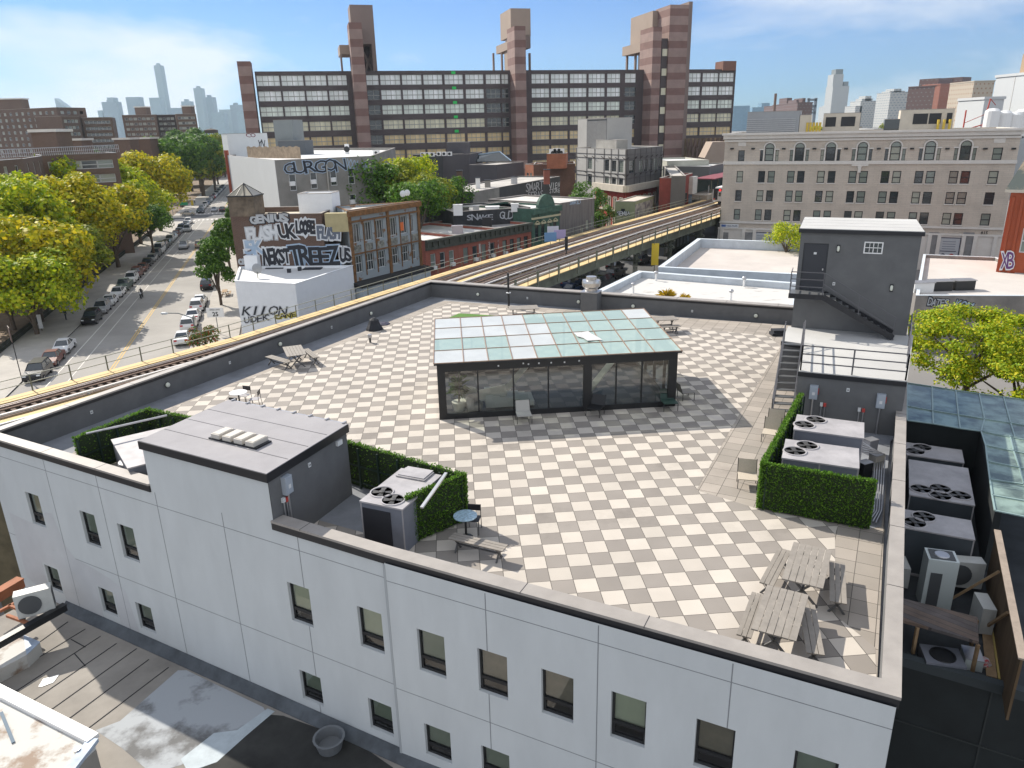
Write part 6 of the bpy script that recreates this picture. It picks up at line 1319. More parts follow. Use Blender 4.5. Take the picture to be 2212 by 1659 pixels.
gtext('SMART', [q7(600, 600), q7(745, 575), q7(600, 530)], d0_, d2_, DB, graf_s, None); gtext('SEBAS', [q7(615, 660), q7(745, 640), q7(615, 605)], d0_, d2_, DB, graf_s, graf_k); gtext('VIEW', [q7(795, 575), q7(885, 560), q7(795, 530)], d0_, d2_, DB, graf_w, None); gtext('STORE', [q7(795, 610), q7(885, 600), q7(795, 580)], d0_, d2_, DB, graf_w, None)
for q, w_, h_, m_, lb in ((q7(205, 560), .9, 2.2, white_m, 'white metal vent stack on the low dark building roof'), (q7(285, 550), 1.2, 1.5, grey_st, 'square concrete chimney on the low dark building roof'), (q7(505, 520), 1.4, 1.5, galv, 'round hooded vent on the pale roof of the low dark building'), (q7(60, 640), 1.0, 5.5, brick_br, 'thin brick chimney left of the low dark building'), (q7(775, 520), 1.3, 3.0, brick_red, 'red brick chimney near the graffiti end of the low dark building')):
    p = P(q, zD); t = thing('roof_stack', lb, 'chimney', (p.x, p.y, zD-.3 if h_ < 5 else zD-5)); hh = h_ if h_ < 5 else h_+4
    MB().box(-w_/2, w_/2, -w_/2, w_/2, 0, hh).build('stack', m_, t); MB().box(-w_/2-.1, w_/2+.1, -w_/2-.1, w_/2+.1, hh, hh+.15).build('cap', fascia_m, t)
OB = hb('orange_brick_building', 'orange and brown brick building below the middle tower', [q7(665, 385), q7(1010, 378)], 14.5, 14, mat('plain_brown_brick', (.15, .08, .055), .9, .2, .3, kind='brick', bs=(.4, .14, .02)), tarroof, wins={3: [(4, 5.2, 9, 11), (8, 9.2, 9, 11)]}, par=.5)
a_, b_ = P(q7(595, 380), 14.5), P(q7(665, 385), 14.5); block('orange_brick_house', 'narrow orange brick front with small windows left of the brown wall', [a_, b_, b_+V2(3, 8), a_+V2(3, 8)], 14.5, brick_or, tarroof, {0: rows(LE(a_, b_), 2, 1.1, (4, 7.6, 11), 1.7, .6)}, par=.4)
a_, b_ = at(q7(775, 350), 205), at(q7(933, 385), 205); block('orange_stair_hut', 'bright orange brick roof hut carrying white condensers', [a_, (b_.x, a_.y), (b_.x+1, a_.y+6), (a_.x+1, a_.y+6)], at(q7(775, 285), 205).z, brick_or, tarroof, {}, z0=14, par=.1, cat='roof hut')
for i, q in enumerate((q7(825, 270), q7(860, 265), q7(895, 268))):
    w_ = at(q, 206); t = thing('roof_condenser', 'white condenser, one of three on the orange roof hut', 'air conditioner', (w_.x, w_.y+1, w_.z-1.2), 0, 'condensers on the orange roof hut'); MB().box(-.9, .9, -.4, .4, 0, 2.1).build('cabinet', white_m, t); MB().lathe([(.5, -.005), (1e-3, -.02)], (0, -.4, 1.1), 10, 0, 'y').build('fan_grille', black_m, t)
# --- red brick row along the railway
zr_ = 10.3; ra, rb = P(q7(-20, 975), zr_), P(q7(645, 845), zr_); ra = rustR+(rb-rustR).normalized()*.4+V2(.3, -.3)
rd = (rb-ra).normalized(); rn = V2(-rd.y, rd.x); RL = LE(ra, rb); segs = [0, .28, .66, 1.0]
for i in range(3):
    a_, b_ = ra+rd*RL*segs[i], ra+rd*RL*segs[i+1]-rd*.02; L_ = LE(a_, b_); nn_ = [3, 4, 4][i]
    w_ = rows(L_, nn_, 1.05, (5.9, 2.2), 2.3, .5)
    bb = block('red_brick_row_house', ['red brick row house beside the rusty building', 'red brick row house in the middle with pale mural patches on the front', 'red brick row house next to the green front'][i], [a_, b_, b_+rn*15, a_+rn*15], zr_-.5, brick_red, mat('silver_roof_%d' % i, [(.58, .57, .55), (.46, .45, .43), (.30, .29, .28)][i], .85, .2, .25), {0: w_}, par=.35, fm=[wframe_w, wframe_g, wframe_k][i], d=.2, gms=[gl_mid, gl_lit])
    Mb, _ = frame(V2(0, 0), b_-a_); mb = MB(); mb.M = Mb; mb.box(0, L_, -.5, -.003, zr_-.35, zr_-.05); mb.box(0, L_, -.2, -.003, zr_-1.5, zr_-.35)
    for k in range(int(L_/1.1)): mb.box(k*1.1+.1, k*1.1+.3, -.42, -.2, zr_-1.1, zr_-.35)
    mb.build('cornice', mat('dark_green_cornice', (.07, .075, .06), .8, .3, 2), bb)
    for k, wv in enumerate(w_[:nn_]):
        if (k+i) % 2 == 0: mb = MB(); mb.M = Mb; mb.box(wv[0]+.2, wv[0]+.85, -.4, .05, wv[2]+.1, wv[2]+.6); mb.build('window_air_conditioner', white_m, bb)
    if i == 1:
        mb = MB(); mb.M = Mb
        mu = mat('mural_paint', (.52, .48, .44), .8, col2=(.22, .09, .07), scale=1.6, contrast=(.45, .55))
        for (u0, u1) in ((L_*.49, L_*.53), (L_*.72, L_*.77), (L_*.97, L_)): mb.box(u0, u1, -.03, -.01, 1, 8.4)
        mb.box(L_*.49, L_, -.03, -.012, 4.6, 5.7); mb.build('mural', mu, bb)
# dark rear parapet with graffiti behind the row
ga, gb_ = P(q7(20, 770), 12.2), P(q7(640, 735), 12.2)
GPb = hb('graffiti_parapet_building', 'low building with a dark graffiti covered parapet behind the brick row', [q7(0, 775), q7(640, 735)], 12.0, 12, mat('black_painted_wall', (.03, .032, .035), .8, .4, 1), tarroof, par=.2)
gtext('GUDORRY', [q7(385, 825), q7(640, 815), q7(385, 765)], P(q7(0, 775), 12), P(q7(640, 735), 12), GPb, graf_s, None); gtext('SNAKE', [q7(110, 830), q7(330, 830), q7(110, 790)], P(q7(0, 775), 12), P(q7(640, 735), 12), GPb, graf_s, None)
for q, w_, h_, m_, lb in ((q7(40, 775), 1.4, 1.6, white_m, 'white round roof fan at the left of the dark parapet roof'), (q7(100, 760), 1.2, .9, gl_mid, 'dark condenser with two fans on the dark parapet roof'), (q7(190, 750), 1.0, 1.0, galv, 'small metal unit on the dark parapet roof'), (q7(325, 745), 2.2, .8, white_m, 'low white skylight on the dark parapet roof'), (q7(510, 745), 1.2, 1.2, white_m, 'white box vent at the right of the dark parapet roof'), (q7(280, 880), 1.5, 1.6, black_m, 'black chimney box on the pale roof of the brick row'), (q7(35, 930), 1.6, 1.2, mat('pinkish_unit', (.42, .38, .38), .6), 'pinkish fan unit near the edge of the brick row roof')):
    z_ = 10 if q[1] > 420*1 and h_ == 1.6 and m_ is black_m or 'brick row' in lb else 12; p = P(q, z_); t = thing('roof_vent_box', lb, 'roof unit', (p.x, p.y, z_-.3)); MB().box(-w_/2, w_/2, -w_/3, w_/3, 0, h_).build('cabinet', m_, t); MB().box(-w_/2-.06, w_/2+.06, -w_/3-.06, w_/3+.06, h_, h_+.08).build('lid', m_, t)
# --- green ornate front and grey blank wall
zg = 12.3; na, nb = P(q7(640, 740), zg), P(q7(790, 700), zg); na = rb+rd*.1; nb = na+rd*max(6.0, LE(na, nb)*1.0); L_ = LE(na, nb)
grn = mat('dark_green_paint', (.05, .11, .08), .7, .3, 1.5); crm = mat('cream_trim', (.50, .46, .30), .7)
GB = block('green_front_house', 'narrow dark green house with cream window hoods between brick row and grey wall', [na, nb, nb+rn*12, na+rn*12], zg-.3, grn, whiteroof2, {0: rows(L_, 4, .85, (7.0, ), 2.6, .5)+rows(L_, 4, .85, (3.2,), 2.0, .5)}, par=.3, fm=wframe_k)
mb = MB(); mb.M = frame(V2(0, 0), nb-na)[0]
for k in range(4):
    u = .5+(L_-1)*(k+.5)/4; mb.prism([(u-.6, -.25), (u+.6, -.25), (u+.6, -.004), (u-.6, -.004)], 9.7, 9.95); mb.bar((u-.6, -.15, 9.9), (u, -.15, 10.3), .12); mb.bar((u, -.15, 10.3), (u+.6, -.15, 9.9), .12); mb.box(u-.6, u+.6, -.25, -.004, 5.3, 5.9)
mb.box(0, L_, -.3, -.004, 10.6, 10.9); mb.build('window_hood', crm, GB)
mb = MB(); mb.M = frame(V2(0, 0), nb-na)[0]; mb.box(-.1, L_+.1, -.55, -.004, 11.4, 12.3)
mb.lathe([(L_*.3, -.2), (L_*.3, .3), (1e-3, .3)], (L_/2, 0, 12.1), 20, 0, 'y'); mb.build('cornice', grn, GB)
wa = nb+rd*.1; wb_ = P(q7(1065, 645), zg+.2); wb_ = wa+rd*max(10, (wb_-wa).dot(rd))
grw = mat('grey_wood_siding', (.17, .155, .145), .9, .25, .8, stretch=(3, 3, .3))
GW = block('grey_blank_building', 'tall grey streaked wall building with a few pale windows by the railway', [wa, wb_, wb_+rn*16, wa+rn*16], zg, grw, mat('wavy_pale_roof', (.52, .50, .47), .9, .2, .4), {0: [(u*LE(wa, wb_), u*LE(wa, wb_)+.8, z, z+1.7) for u, z in ((.08, 4.6), (.2, 5.2), (.32, 5.4), (.44, 5.5), (.6, 6.2), (.75, 7.3), (.9, 7.8))]}, par=.2, fm=wframe_g, gms=[gl_cur, gl_lit])
gtext('SMARTLY', [q7(965, 705), q7(1060, 690), q7(965, 672)], wa, wb_, GW, graf_b, None)
# --- grey ornate corner building with the red and cream lower floors
zo = 19.6; oL, oC, oR = P(kk(205, 185), zo), P(kk(845, 205), zo), P(kk(1310, 165), zo)
def rect(q0, q1, a, b, st_=None):
    u0, z1 = ucoord(q0, a, b); u1, z0 = ucoord(q1, a, b); return (min(u0, u1), max(u0, u1), min(z0, z1), max(z0, z1))+((st_,) if st_ else ())
ow0 = [rect(kk(x, y), kk(x+w_, y2), oL, oC) for x, w_, y, y2 in ((357, 50, 320, 455), (573, 52, 335, 480), (662, 55, 345, 490), (752, 55, 345, 500), (357, 48, 515, 660), (573, 50, 545, 640), (662, 50, 555, 650), (752, 50, 565, 660))]
ow1 = [rect(kk(882, 345), kk(950, 500), oC, oR), rect(kk(882, 580), kk(935, 660), oC, oR)]
for x in (1010, 1077, 1140, 1200, 1258): k_ = (x-1010)*.165; ow1 += [rect(kk(x, 345-k_), kk(x+42, 495-k_), oC, oR), rect(kk(x, 570-k_), kk(x+38, 660-k_), oC, oR)]
pan = mat('pale_grey_panel', (.36, .35, .33), .8, .08, .3); dkp = mat('dark_grey_brick', (.12, .115, .11), .85, .1, .4)
oB = oR+(oL-oC)
OG = block('grey_ornate_building', 'grey panelled five storey corner building with steel brackets', [oL, oC, oR, oB], zo-.5, pan, whiteroof2, {0: ow0, 1: ow1}, par=.5, fm=wframe_k, style='multi', gms=[gl_mid, gl_mid, gl_lit], d=.2)
M1_, LLo = frame(V2(0, 0), oC-oL); M2_, L2o = frame(oC-oL, oR-oL)
mb = MB(); mb.M = M2_; zc = ucoord(kk(845, 675), oL, oC)[1]
mb.wall(L2o, zc, zo+.02, [(a, b, c, d) for a, b, c, d in ow1 if c > zc], .04); 
for i in range(len(mb.v)): mb.v[i] = mb.v[i]+M2_.to_3x3() @ Vector((0, -.04, 0))
mb.build('dark_brick_face', dkp, OG)
mb = MB()
for M_, L_, qsx in ((M1_, LLo, (213, 345, 445, 565, 655, 745, 840)), (M2_, L2o, ())):
    mb.M = M_
    us = [ucoord(kk(x, 300), oL, oC)[0] for x in qsx] if qsx else [L_*f for f in (.02, .22, .37, .52, .66, .8, .95)]
    for u in us: mb.box(u-.06, u+.06, -.12, -.045, zc-2, zo); mb.bar((u, -.1, ucoord(kk(213, 300), oL, oC)[1]), (u-.3, -.7, ucoord(kk(213, 275), oL, oC)[1]), .14); mb.bar((u, -.1, ucoord(kk(213, 490), oL, oC)[1]), (u-.3, -.7, ucoord(kk(213, 470), oL, oC)[1]), .14)
    for qy in (250, 300, 470, 520): z = ucoord(kk(213, qy), oL, oC)[1]; mb.box(0, L_, -.1, -.045, z-.06, z+.06)
mb.build('steel_bracket', mat('dark_steel_trim', (.06, .05, .05), .6), OG)
# red and cream lower part on both sides
redp = mat('red_paint', (.36, .05, .03), .7, .15, 1); crmp = mat('cream_stone', (.56, .50, .41), .75, .08, 1)
uL = ucoord(kk(455, 700), oL, oC)[0]; zl0 = 0
mb = MB(); mb.M = M1_; mb.box(uL, LLo+.0, -.10, -.01, 0, zc-.1); mb.M = M2_; mb.box(0, L2o*.86, -.10, -.045, 0, zc-.1); mb.build('red_lower_wall', redp, OG)
mb = MB(); mb.M = M1_; mb.prism([(uL-.2, -.9), (LLo+.5, -.9), (LLo+.5, -.05), (uL-.2, -.05)], zc-1.3, [zc+.1]*4); mb.M = M2_; mb.prism([(-.2, -.9), (L2o*.87, -.9), (L2o*.87, -.05), (-.2, -.05)], zc-1.3, zc+.1)
for M_, u0, u1, n in ((M1_, uL, LLo, 5), (M2_, 0, L2o*.86, 6)):
    mb.M = M_
    for lvl, hgt in ((zc-5.2, 3.0), (zc-9.6, 2.8)):
        mb.box(u0, u1, -.25, -.10, lvl-.55, lvl-.1)
        for k in range(n):
            c = u0+(u1-u0)*(k+.5)/n; s_ = (u1-u0)/n
            for e in (-.28, .0, .28): mb.box(c+e*s_-.09, c+e*s_+.09, -.24, -.10, lvl, lvl+hgt*.72)
            for e in (-.14, .14):
                for j in range(6):
                    a1, a2 = PI*j/6, PI*(j+1)/6; r_ = .14*s_+.12; mb.bar((c+e*s_+r_*math.cos(a1), -.18, lvl+hgt*.72+r_*math.sin(a1)), (c+e*s_+r_*math.cos(a2), -.18, lvl+hgt*.72+r_*math.sin(a2)), .14)
mb.build('cream_arches', crmp, OG)
for M_, u0, u1, n in ((M1_, uL, LLo, 5), (M2_, 0, L2o*.86, 6)):
    for lvl, hgt in ((zc-5.2, 3.0), (zc-9.6, 2.8)):
        for k in range(n):
            c = u0+(u1-u0)*(k+.5)/n; s_ = (u1-u0)/n
            for e in (-.14, .14): mb = MB(); mb.M = M_; mb.poly([(c+e*s_+x, -.115, z) for x, z in [(-.11*s_, lvl), (.11*s_, lvl), (.11*s_, lvl+hgt*.74), (.07*s_, lvl+hgt*.86), (0, lvl+hgt*.9), (-.07*s_, lvl+hgt*.86), (-.11*s_, lvl+hgt*.74)]]); mb.build('arched_window', gl_mid, OG)
# roof structures of the ornate building
def above(q0, q1, qtop, back, dep, name, label, wm_, z0, par=.1, cat='roof hut', base=None):
    on = (oC-oL).normalized(); pn = V2(-on.y, on.x); a = oL+pn*back; b = oC+pn*back
    A_, B_ = on_wall(q0, a, b), on_wall(q1, a, b); zt = on_wall(qtop, a, b).z
    return block(name, label, [A_.xy, B_.xy, B_.xy+pn*dep, A_.xy+pn*dep], zt, wm_, whiteroof2, {}, z0=z0, par=par, cat=cat)
above(c3_(1032, 1215), c3_(1270, 1215), c3_(1032, 992), 6, 7, 'lift_tower', 'tall grey and charcoal lift tower on the roof of the grey corner building', pan, zo-.5)
a_ = bpy.context.scene.objects['lift_tower']; mb = MB(); w_ = max(v.co.x for v in a_.children[0].data.vertices); 
above(c3_(1105, 1215), c3_(1268, 1215), c3_(1105, 994), 5.85, .12, 'dark_cladding', 'charcoal face panel on the front of the roof lift tower', dark_stucco, zo-.5, cat='cladding')
above(c3_(1183, 1225), c3_(1352, 1225), c3_(1183, 1165), 4, 3, 'roof_box', 'low grey box in front of the lift tower', grey_st, zo-.5)
False and above(c3_(1545, 1212), c3_(1672, 1212), c3_(1545, 1200), 5, 3, 'white_roof_box', 'flat white box at the right of the grey corner building roof', white_m, zo-.5)
# --- green shed in front with white scribble
sA, sB, sC = P(kk(705, 870), 10), P(kk(960, 872), 10), P(kk(1205, 795), 10)
SH = block('green_shed_building', 'pale green low building with a slanting roof, graffiti and murals by the tracks', [sA, sB, sC, sC+(sA-sB)], 9.9, mat('pale_green_render', (.27, .29, .17), .85, .15, .5), mat('pinkish_roof', (.55, .47, .40), .9, .08, .4), {0: [(1.2, 2.0, 7.2, 8.6)]}, par=.12, fm=wframe_k)
gtext('SEMIA', [kk(730, 1045), kk(890, 1045), kk(730, 995)], sA, sB, SH, graf_w, graf_k); mb = MB(); mb.M = frame(sB-sA, sC-sA)[0]; mb.box(0, LE(sB, sC)*.93, -.03, -.01, 4.2, 9.4); mb.build('mural', mat('grey_mural', (.36, .34, .30), .8, col2=(.16, .14, .16), scale=.8, contrast=(.42, .56)), SH)
# --- behind: white low building, red row, far roofs
hb('pale_low_building', 'long pale rendered low building behind the red one near the station', [kk(1365, 375), kk(1900, 360)], 15, 20, mat('pale_stained_render', (.42, .42, .36), .9, .15, .3), whiteroof2, par=.4)
hb('red_shop_building', 'small red building with a dark roof next to the station platform', [kk(1480, 590), kk(1690, 525)], 13.5, 3.5, mat('dark_red_render', (.22, .045, .03), .8, .2, .5), tarroof, wins={0: rows(10, 4, .8, (9.5, 6), 2, .5)}, par=.3, fm=wframe_k)
hb('dark_station_house', 'dark grey building with bright windows behind the arches', [kk(1300, 400), kk(1420, 560)], 14, 3, dkp, tarroof, par=.2, wins={0: rows(8, 4, .9, (9.5, 6), 2, .3)}, fm=wframe_k)
hb('grey_row_building', 'long grey building with small square windows behind the canopy', [kk(1905, 440), kk(2110, 395)], 14, 12, mat('dark_grey_wall', (.16, .16, .155), .9), whiteroof2, wins={0: rows(14, 5, 1.1, (10.5,), 1.5, .8)}, par=.3, fm=wframe_k)
# --- pair of white roofed low buildings right of the railway
K2 = S(2050, 800, .31646); cr = S(2600, 750, .56058)
zw = 6.6
w1 = [P(K2(630, 905), zw), P(K2(1090, 685), zw), P(K2(1895, 735), zw), P(cr(625, 530), zw), P(cr(500, 760), zw), (11.5, 60)]
def ccw(p):
    p = [Vector(x[:2]) for x in p]; a = sum(p[i-1].x*p[i].y-p[i].x*p[i-1].y for i in range(len(p))); return p if a > 0 else p[::-1]
roofW = mat('stained_white_roof', (.53, .52, .50), .85, col2=(.24, .21, .18), scale=.5, contrast=(.30, .40), stretch=(.6, 2.2, 1)); pinkr = mat('pinkish_white_roof', (.50, .455, .42), .85, .12, .2)
A1 = [P(K2(630, 905), zw), P(K2(1090, 685), zw), P(cr(500, 520), zw)+V2(6, -3)]
e1_ = (A1[1]-A1[0]).normalized(); f1_ = V2(e1_.y, -e1_.x)
RW1 = block('white_roof_building', 'low building with a stained white roof just beyond the far parapet', ccw([A1[0]-e1_*12, A1[0]-e1_*12+f1_*22, A1[1]+f1_*21, A1[1]]), zw-.7, mat('pale_blue_parapet', (.50, .54, .58), .85, .12, .8), roofW, {}, par=.7, coprim=mat('pale_blue_coping', (.55, .60, .64), .7), pw=.7)
B1 = [P(K2(1330, 645), zw+.4), P(K2(1790, 308), zw+.4)]; e2_ = (B1[1]-B1[0]).normalized(); f2_ = V2(e2_.y, -e2_.x)
RW2 = block('pink_roof_building', 'low building with a pinkish white roof in front of the pale stone building', ccw([B1[0]-e2_*.3, B1[0]-e2_*.3+f2_*19, B1[1]+f2_*16.5, B1[1]]), zw-.8, mat('pale_blue_parapet', (.50, .54, .58), .85, .12, .8), pinkr, {}, par=1.3, coprim=MATS['pale_blue_coping'], pw=.6)
t = thing('yellow_creeper', 'yellow flowering creeper spilling over the near edge of the stained white roof', 'creeper', (*P(K2(1420, 1000), zw-.2), zw-.6)); spiky(t, (0, 0, 0), .5, 160, 1.6, leafmat('yellow_flowers', (.30, .22, .01), (.55, .38, .02), (.7, .5, .05)), 'foliage'); spiky(t, (1.8, -.6, 0), .3, 120, 1.2, MATS['yellow_flowers'], 'foliage')
for i, q in enumerate((K2(1295, 790), K2(1025, 935), cr(338, 575), cr(250, 665))):
    p = P(q, zw-.6); t = thing('roof_vent_pipe', ['roof vent pipe at the back of the stained white roof', 'roof vent pipe at the left of the stained white roof', 'roof vent pipe at the right rear of the stained white roof', 'roof vent pipe nearest the tower stair on the stained white roof'][i], 'vent pipe', (p.x, p.y, zw-.7), 0, 'vent pipes on the stained white roof'); MB().tube([(0, 0, 0), (0, 0, .9)], .13, 8).build('pipe', white_m, t); MB().ball((0, 0, 1.05), .27, 0, 10, .8).build('cowl', galv, t)
mb = MB(); p = P(K2(700, 945), zw)
gtext('GRAFFITI', [K2(700, 975), K2(1230, 1000), K2(700, 950)], P(K2(640, 950), zw-.5), P(K2(1600, 1000), zw-.5), RW1, graf_k, None) if False else None
# far right white roof below the 815 building and red brick house
zx = 6.3; x0_, x1_, x2_, x3_ = P(cr(1540, 365), zx), P(cr(2030, 385), zx), P(cr(2212, 640), zx), P(cr(1490, 640), zx)
RW3 = block('long_white_roof_building', 'low white roofed building behind the stair tower on the right', ccw([x0_, x1_, x2_+V2(6, -1), x3_]), zx-.4, mat('tagged_wall', (.24, .22, .20), .9, .3, .5), mat('cream_white_roof', (.52, .485, .45), .85, .1, .2), {}, par=.4, coprim=MATS['pale_blue_coping'])
gtext('DATES', [cr(1565, 705), cr(1700, 715), cr(1565, 660)], x3_, x2_+V2(6, -1), RW3, graf_s, graf_k); gtext('KOEL', [cr(1740, 725), cr(1880, 760), cr(1740, 680)], x3_, x2_+V2(6, -1), RW3, graf_b, graf_k)
for q, lb in ((cr(1525, 590), 'white rooftop box left of the far right white roof'), (cr(1650, 580), 'black box unit on the far right white roof'), (cr(1800, 575), 'small dark unit right of the black one on the far right white roof')):
    p = P(q, zx); t = thing('roof_box', lb, 'roof unit', (p.x, p.y, zx-.4)); MB().box(-1.1, 1.1, -.6, .6, 0, 1.1).build('cabinet', white_m if 'white rooftop' in lb else black_m, t); MB().box(-1.2, 1.2, -.7, .7, 1.1, 1.18).build('lid', galv, t)
# red brick house at the right edge
hz = at(cr(2040, 470), 78)
r0, r1 = P(cr(2025, 470), zx-.2), P(cr(2212, 560), zx-.2)
zt = zat(c1(2095, 20), r0)
bo = mat('orange_red_brick', (.34, .075, .03), .85, .12, .4)
RH = block('red_brick_house', 'orange red brick house with a slate roof cut by the right picture edge', [r0, r0+V2(7, -5.5), r0+V2(16, 6), r0+V2(9, 12)], zat(S(3300, 550, .24413)(1950, 690), r0), bo, tarroof, {0: [(2.0, 3.4, 3, 6), (2.0, 3.4, 8.5, 11.5), (5.5, 7, 8.5, 11.5)]}, par=0, fm=wframe_w)
zt = zat(S(3300, 550, .24413)(1950, 690), r0); mb = MB(); o_ = [V2(-.6, .3), V2(7.3, -6.2), V2(16.5, 6), V2(9, 12.8)]; c_ = sum(o_, V2(0, 0))/4; ii = [p.lerp(c_, .42) for p in o_]
for i in range(4): j = (i+1) % 4; mb.poly([(*o_[i], zt+.2), (*o_[j], zt+.2), (*ii[j], zt+6), (*ii[i], zt+6)])
mb.poly([(*p, zt+6) for p in ii]); mb.build('slate_roof', mat('slate_and_tan_roof', (.10, .12, .11), .8, col2=(.35, .28, .20), scale=.25, contrast=(.45, .5)), RH)
mb = MB(); ring(mb, o_, offset(o_, [.7]*4), zt-.1, zt+.25); mb.build('eaves_cornice', crmp, RH)
mb = MB(); mb.M = frame(V2(0, 0), V2(7, -5.5))[0]
for u in (.25, 1.2, 4.5): mb.box(u, u+.3, -.2, -.003, 0, zt-.6)
mb.build('brick_pilaster', bo, RH); mb = MB(); mb.tube([(4.2, -3.9, 0), (4.2, -3.9, zt)], .12, 6); mb.build('downpipe', mat('blue_grey_pipe', (.3, .38, .42), .5), RH)
gtext('XB', [cr(2060, 455), cr(2140, 455), cr(2060, 350)], r0, r0+V2(7, -5.5), RH, graf_p, graf_w, eps=.22)
# ================================================================= pale stone 815 building
c4 = S(2640, 150, .5425)
e0 = at(c4(150, 655), 139); e1_ = at(c4(2205, 600), 121)
Ea, Eb = Vector((e0.x, e0.y)), Vector((e1_.x, e1_.y)); EL_ = LE(Ea, Eb)
def R8(x0, y0, x1, y1, st_=None): return rect(c4(x0, y0), c4(x1, y1), Ea, Eb, st_)
stone = mat('pale_stone', (.53, .465, .39), .85, .12, .35, kind='brick', col2=(.50, .44, .37), mortar=(.44, .39, .33), bs=(.8, .3, .02)); trim = mat('pale_trim', (.64, .61, .56), .8, .06, 1)
xr2 = [(228, 272), (377, 424), (444, 492), (578, 628), (647, 698), (786, 837), (860, 912), (1005, 1058), (1077, 1135), (1228, 1286), (1307, 1366), (1462, 1520), (1540, 1602), (1700, 1762), (1780, 1845), (1972, 2040)]
us_ = [(ucoord(c4(a, 905), Ea, Eb)[0], ucoord(c4(b, 905), Ea, Eb)[0]) for a, b in xr2]
zr2 = [(ucoord(c4(250, t_), Ea, Eb)[1], ucoord(c4(250, b_), Ea, Eb)[1]) for t_, b_ in ((905, 985), (1037, 1113), (1168, 1243))]
w8 = [(a, b, z0, z1) for z1, z0 in zr2 for a, b in us_]
zt1, zt0 = ucoord(c4(262, 762), Ea, Eb)[1], ucoord(c4(262, 838), Ea, Eb)[1]
w8 += [(us_[0][0], us_[0][1], zt0, zt1), (us_[-1][0], us_[-1][1], zt0, zt1)]
arch = []
for x in (452, 660, 875, 1093, 1322, 1560, 1805):
    u = ucoord(c4(x, 780), Ea, Eb)[0]; arch.append(u); w8 += [(u-.75, u+.75, zt0, zt1+.35), (u-1.55, u-1.05, zt0, zt1), (u+1.05, u+1.55, zt0, zt1)]
zc_ = ucoord(c4(150, 650), Ea, Eb)[1]; dn_ = (Eb-Ea).normalized(); pn_ = V2(-dn_.y, dn_.x)
PB = block('pale_stone_building', 'wide pale stone six storey building with arched top windows and the number 815', [Ea, Eb, Eb+pn_*22, Ea+pn_*22], zc_-1, stone, mat('grey_gravel_roof', (.3, .3, .29), .9, .2, .5), {0: w8}, par=1.0, fm=wframe_k, style='sash', gms=[gl_mid, gl_lit, gl_cur, gl_lit, gl_mid], d=.2, capn=100, coprim=trim)
Mp = frame(V2(0, 0), Eb-Ea)[0]
mb = MB(); mb.M = Mp
mb.box(-.5, EL_+.4, -.8, -.003, zc_-.25, zc_+.1); mb.box(-.3, EL_+.2, -.45, -.003, zc_-.9, zc_-.25)
for qy, h_ in ((698, .35), (850, .55), (1258, .35)): z = ucoord(c4(200, qy), Ea, Eb)[1]; mb.box(-.1, EL_+.1, -.22, -.003, z-h_/2, z+h_/2)
for a, b in us_:
    for z1, z0 in zr2: mb.box(a-.1, b+.1, -.12, .02, z0-.15, z0)
mb.box(us_[0][0]-.1, us_[0][1]+.1, -.05, -.003, zt1+.7, zt1+1.4); mb.box(us_[-1][0]-.1, us_[-1][1]+.1, -.05, -.003, zt1+.7, zt1+1.4)
mb.build('stone_band', trim, PB)
for u in arch:
    mb = MB(); mb.M = Mp
    n = 10; r_ = .75; zz = zt1+.35; pts = [(u+r_*math.cos(PI*k/n), -.02, zz+r_*math.sin(PI*k/n)) for k in range(n+1)]; mb.poly(pts, 1)
    for k in range(n): a1, a2 = PI*k/n, PI*(k+1)/n; mb.bar((u+.92*math.cos(a1), -.08, zz+.92*math.sin(a1)), (u+.92*math.cos(a2), -.08, zz+.92*math.sin(a2)), .22, .22)
    for s_ in (-1, 1): mb.box(u+s_*.9-.1, u+s_*.9+.1, -.12, -.003, zt0, zz); mb.box(min(u+s_*.8, u+s_*1.7), max(u+s_*.8, u+s_*1.7), -.14, -.003, zt1, zt1+.2)
    for k in range(n): a1, a2 = PI*k/n, PI*(k+1)/n; mb.bar((u+.73*math.cos(a1), -.05, zz+.73*math.sin(a1)), (u+.73*math.cos(a2), -.05, zz+.73*math.sin(a2)), .07, .06, 2)
    mb.build('arched_head', [trim, gl_lit, wframe_k], PB)
z8 = ucoord(c4(1935, 1330), Ea, Eb)[1]
mb = MB(); mb.M = Mp; zb = ucoord(c4(130, 1305), Ea, Eb)[1]
mb.box(-.2, EL_+.1, -.3, -.003, zb, zb+.3); mb.box(-.2, EL_+.1, -.12, -.004, 0, zb-.005)
for x in (110, 260, 335, 470, 640, 1545, 1610, 1780, 1860, 2000): u = ucoord(c4(x, 1380), Ea, Eb)[0]; mb.box(u, u+.55, -.4, -.12, 0, zb)
mb.build('base_storey', trim, PB)
gtext('815', [c4(1910, 1340), c4(1958, 1340), c4(1910, 1320)], Ea, Eb, PB, black_m, None, name='number', eps=.35, bold=.03)
pos_ = mat('poster_paper', (.42, .44, .46), .6); ink = mat('poster_ink', (.05, .05, .08), .6); inkr = mat('poster_red', (.35, .05, .04), .6)
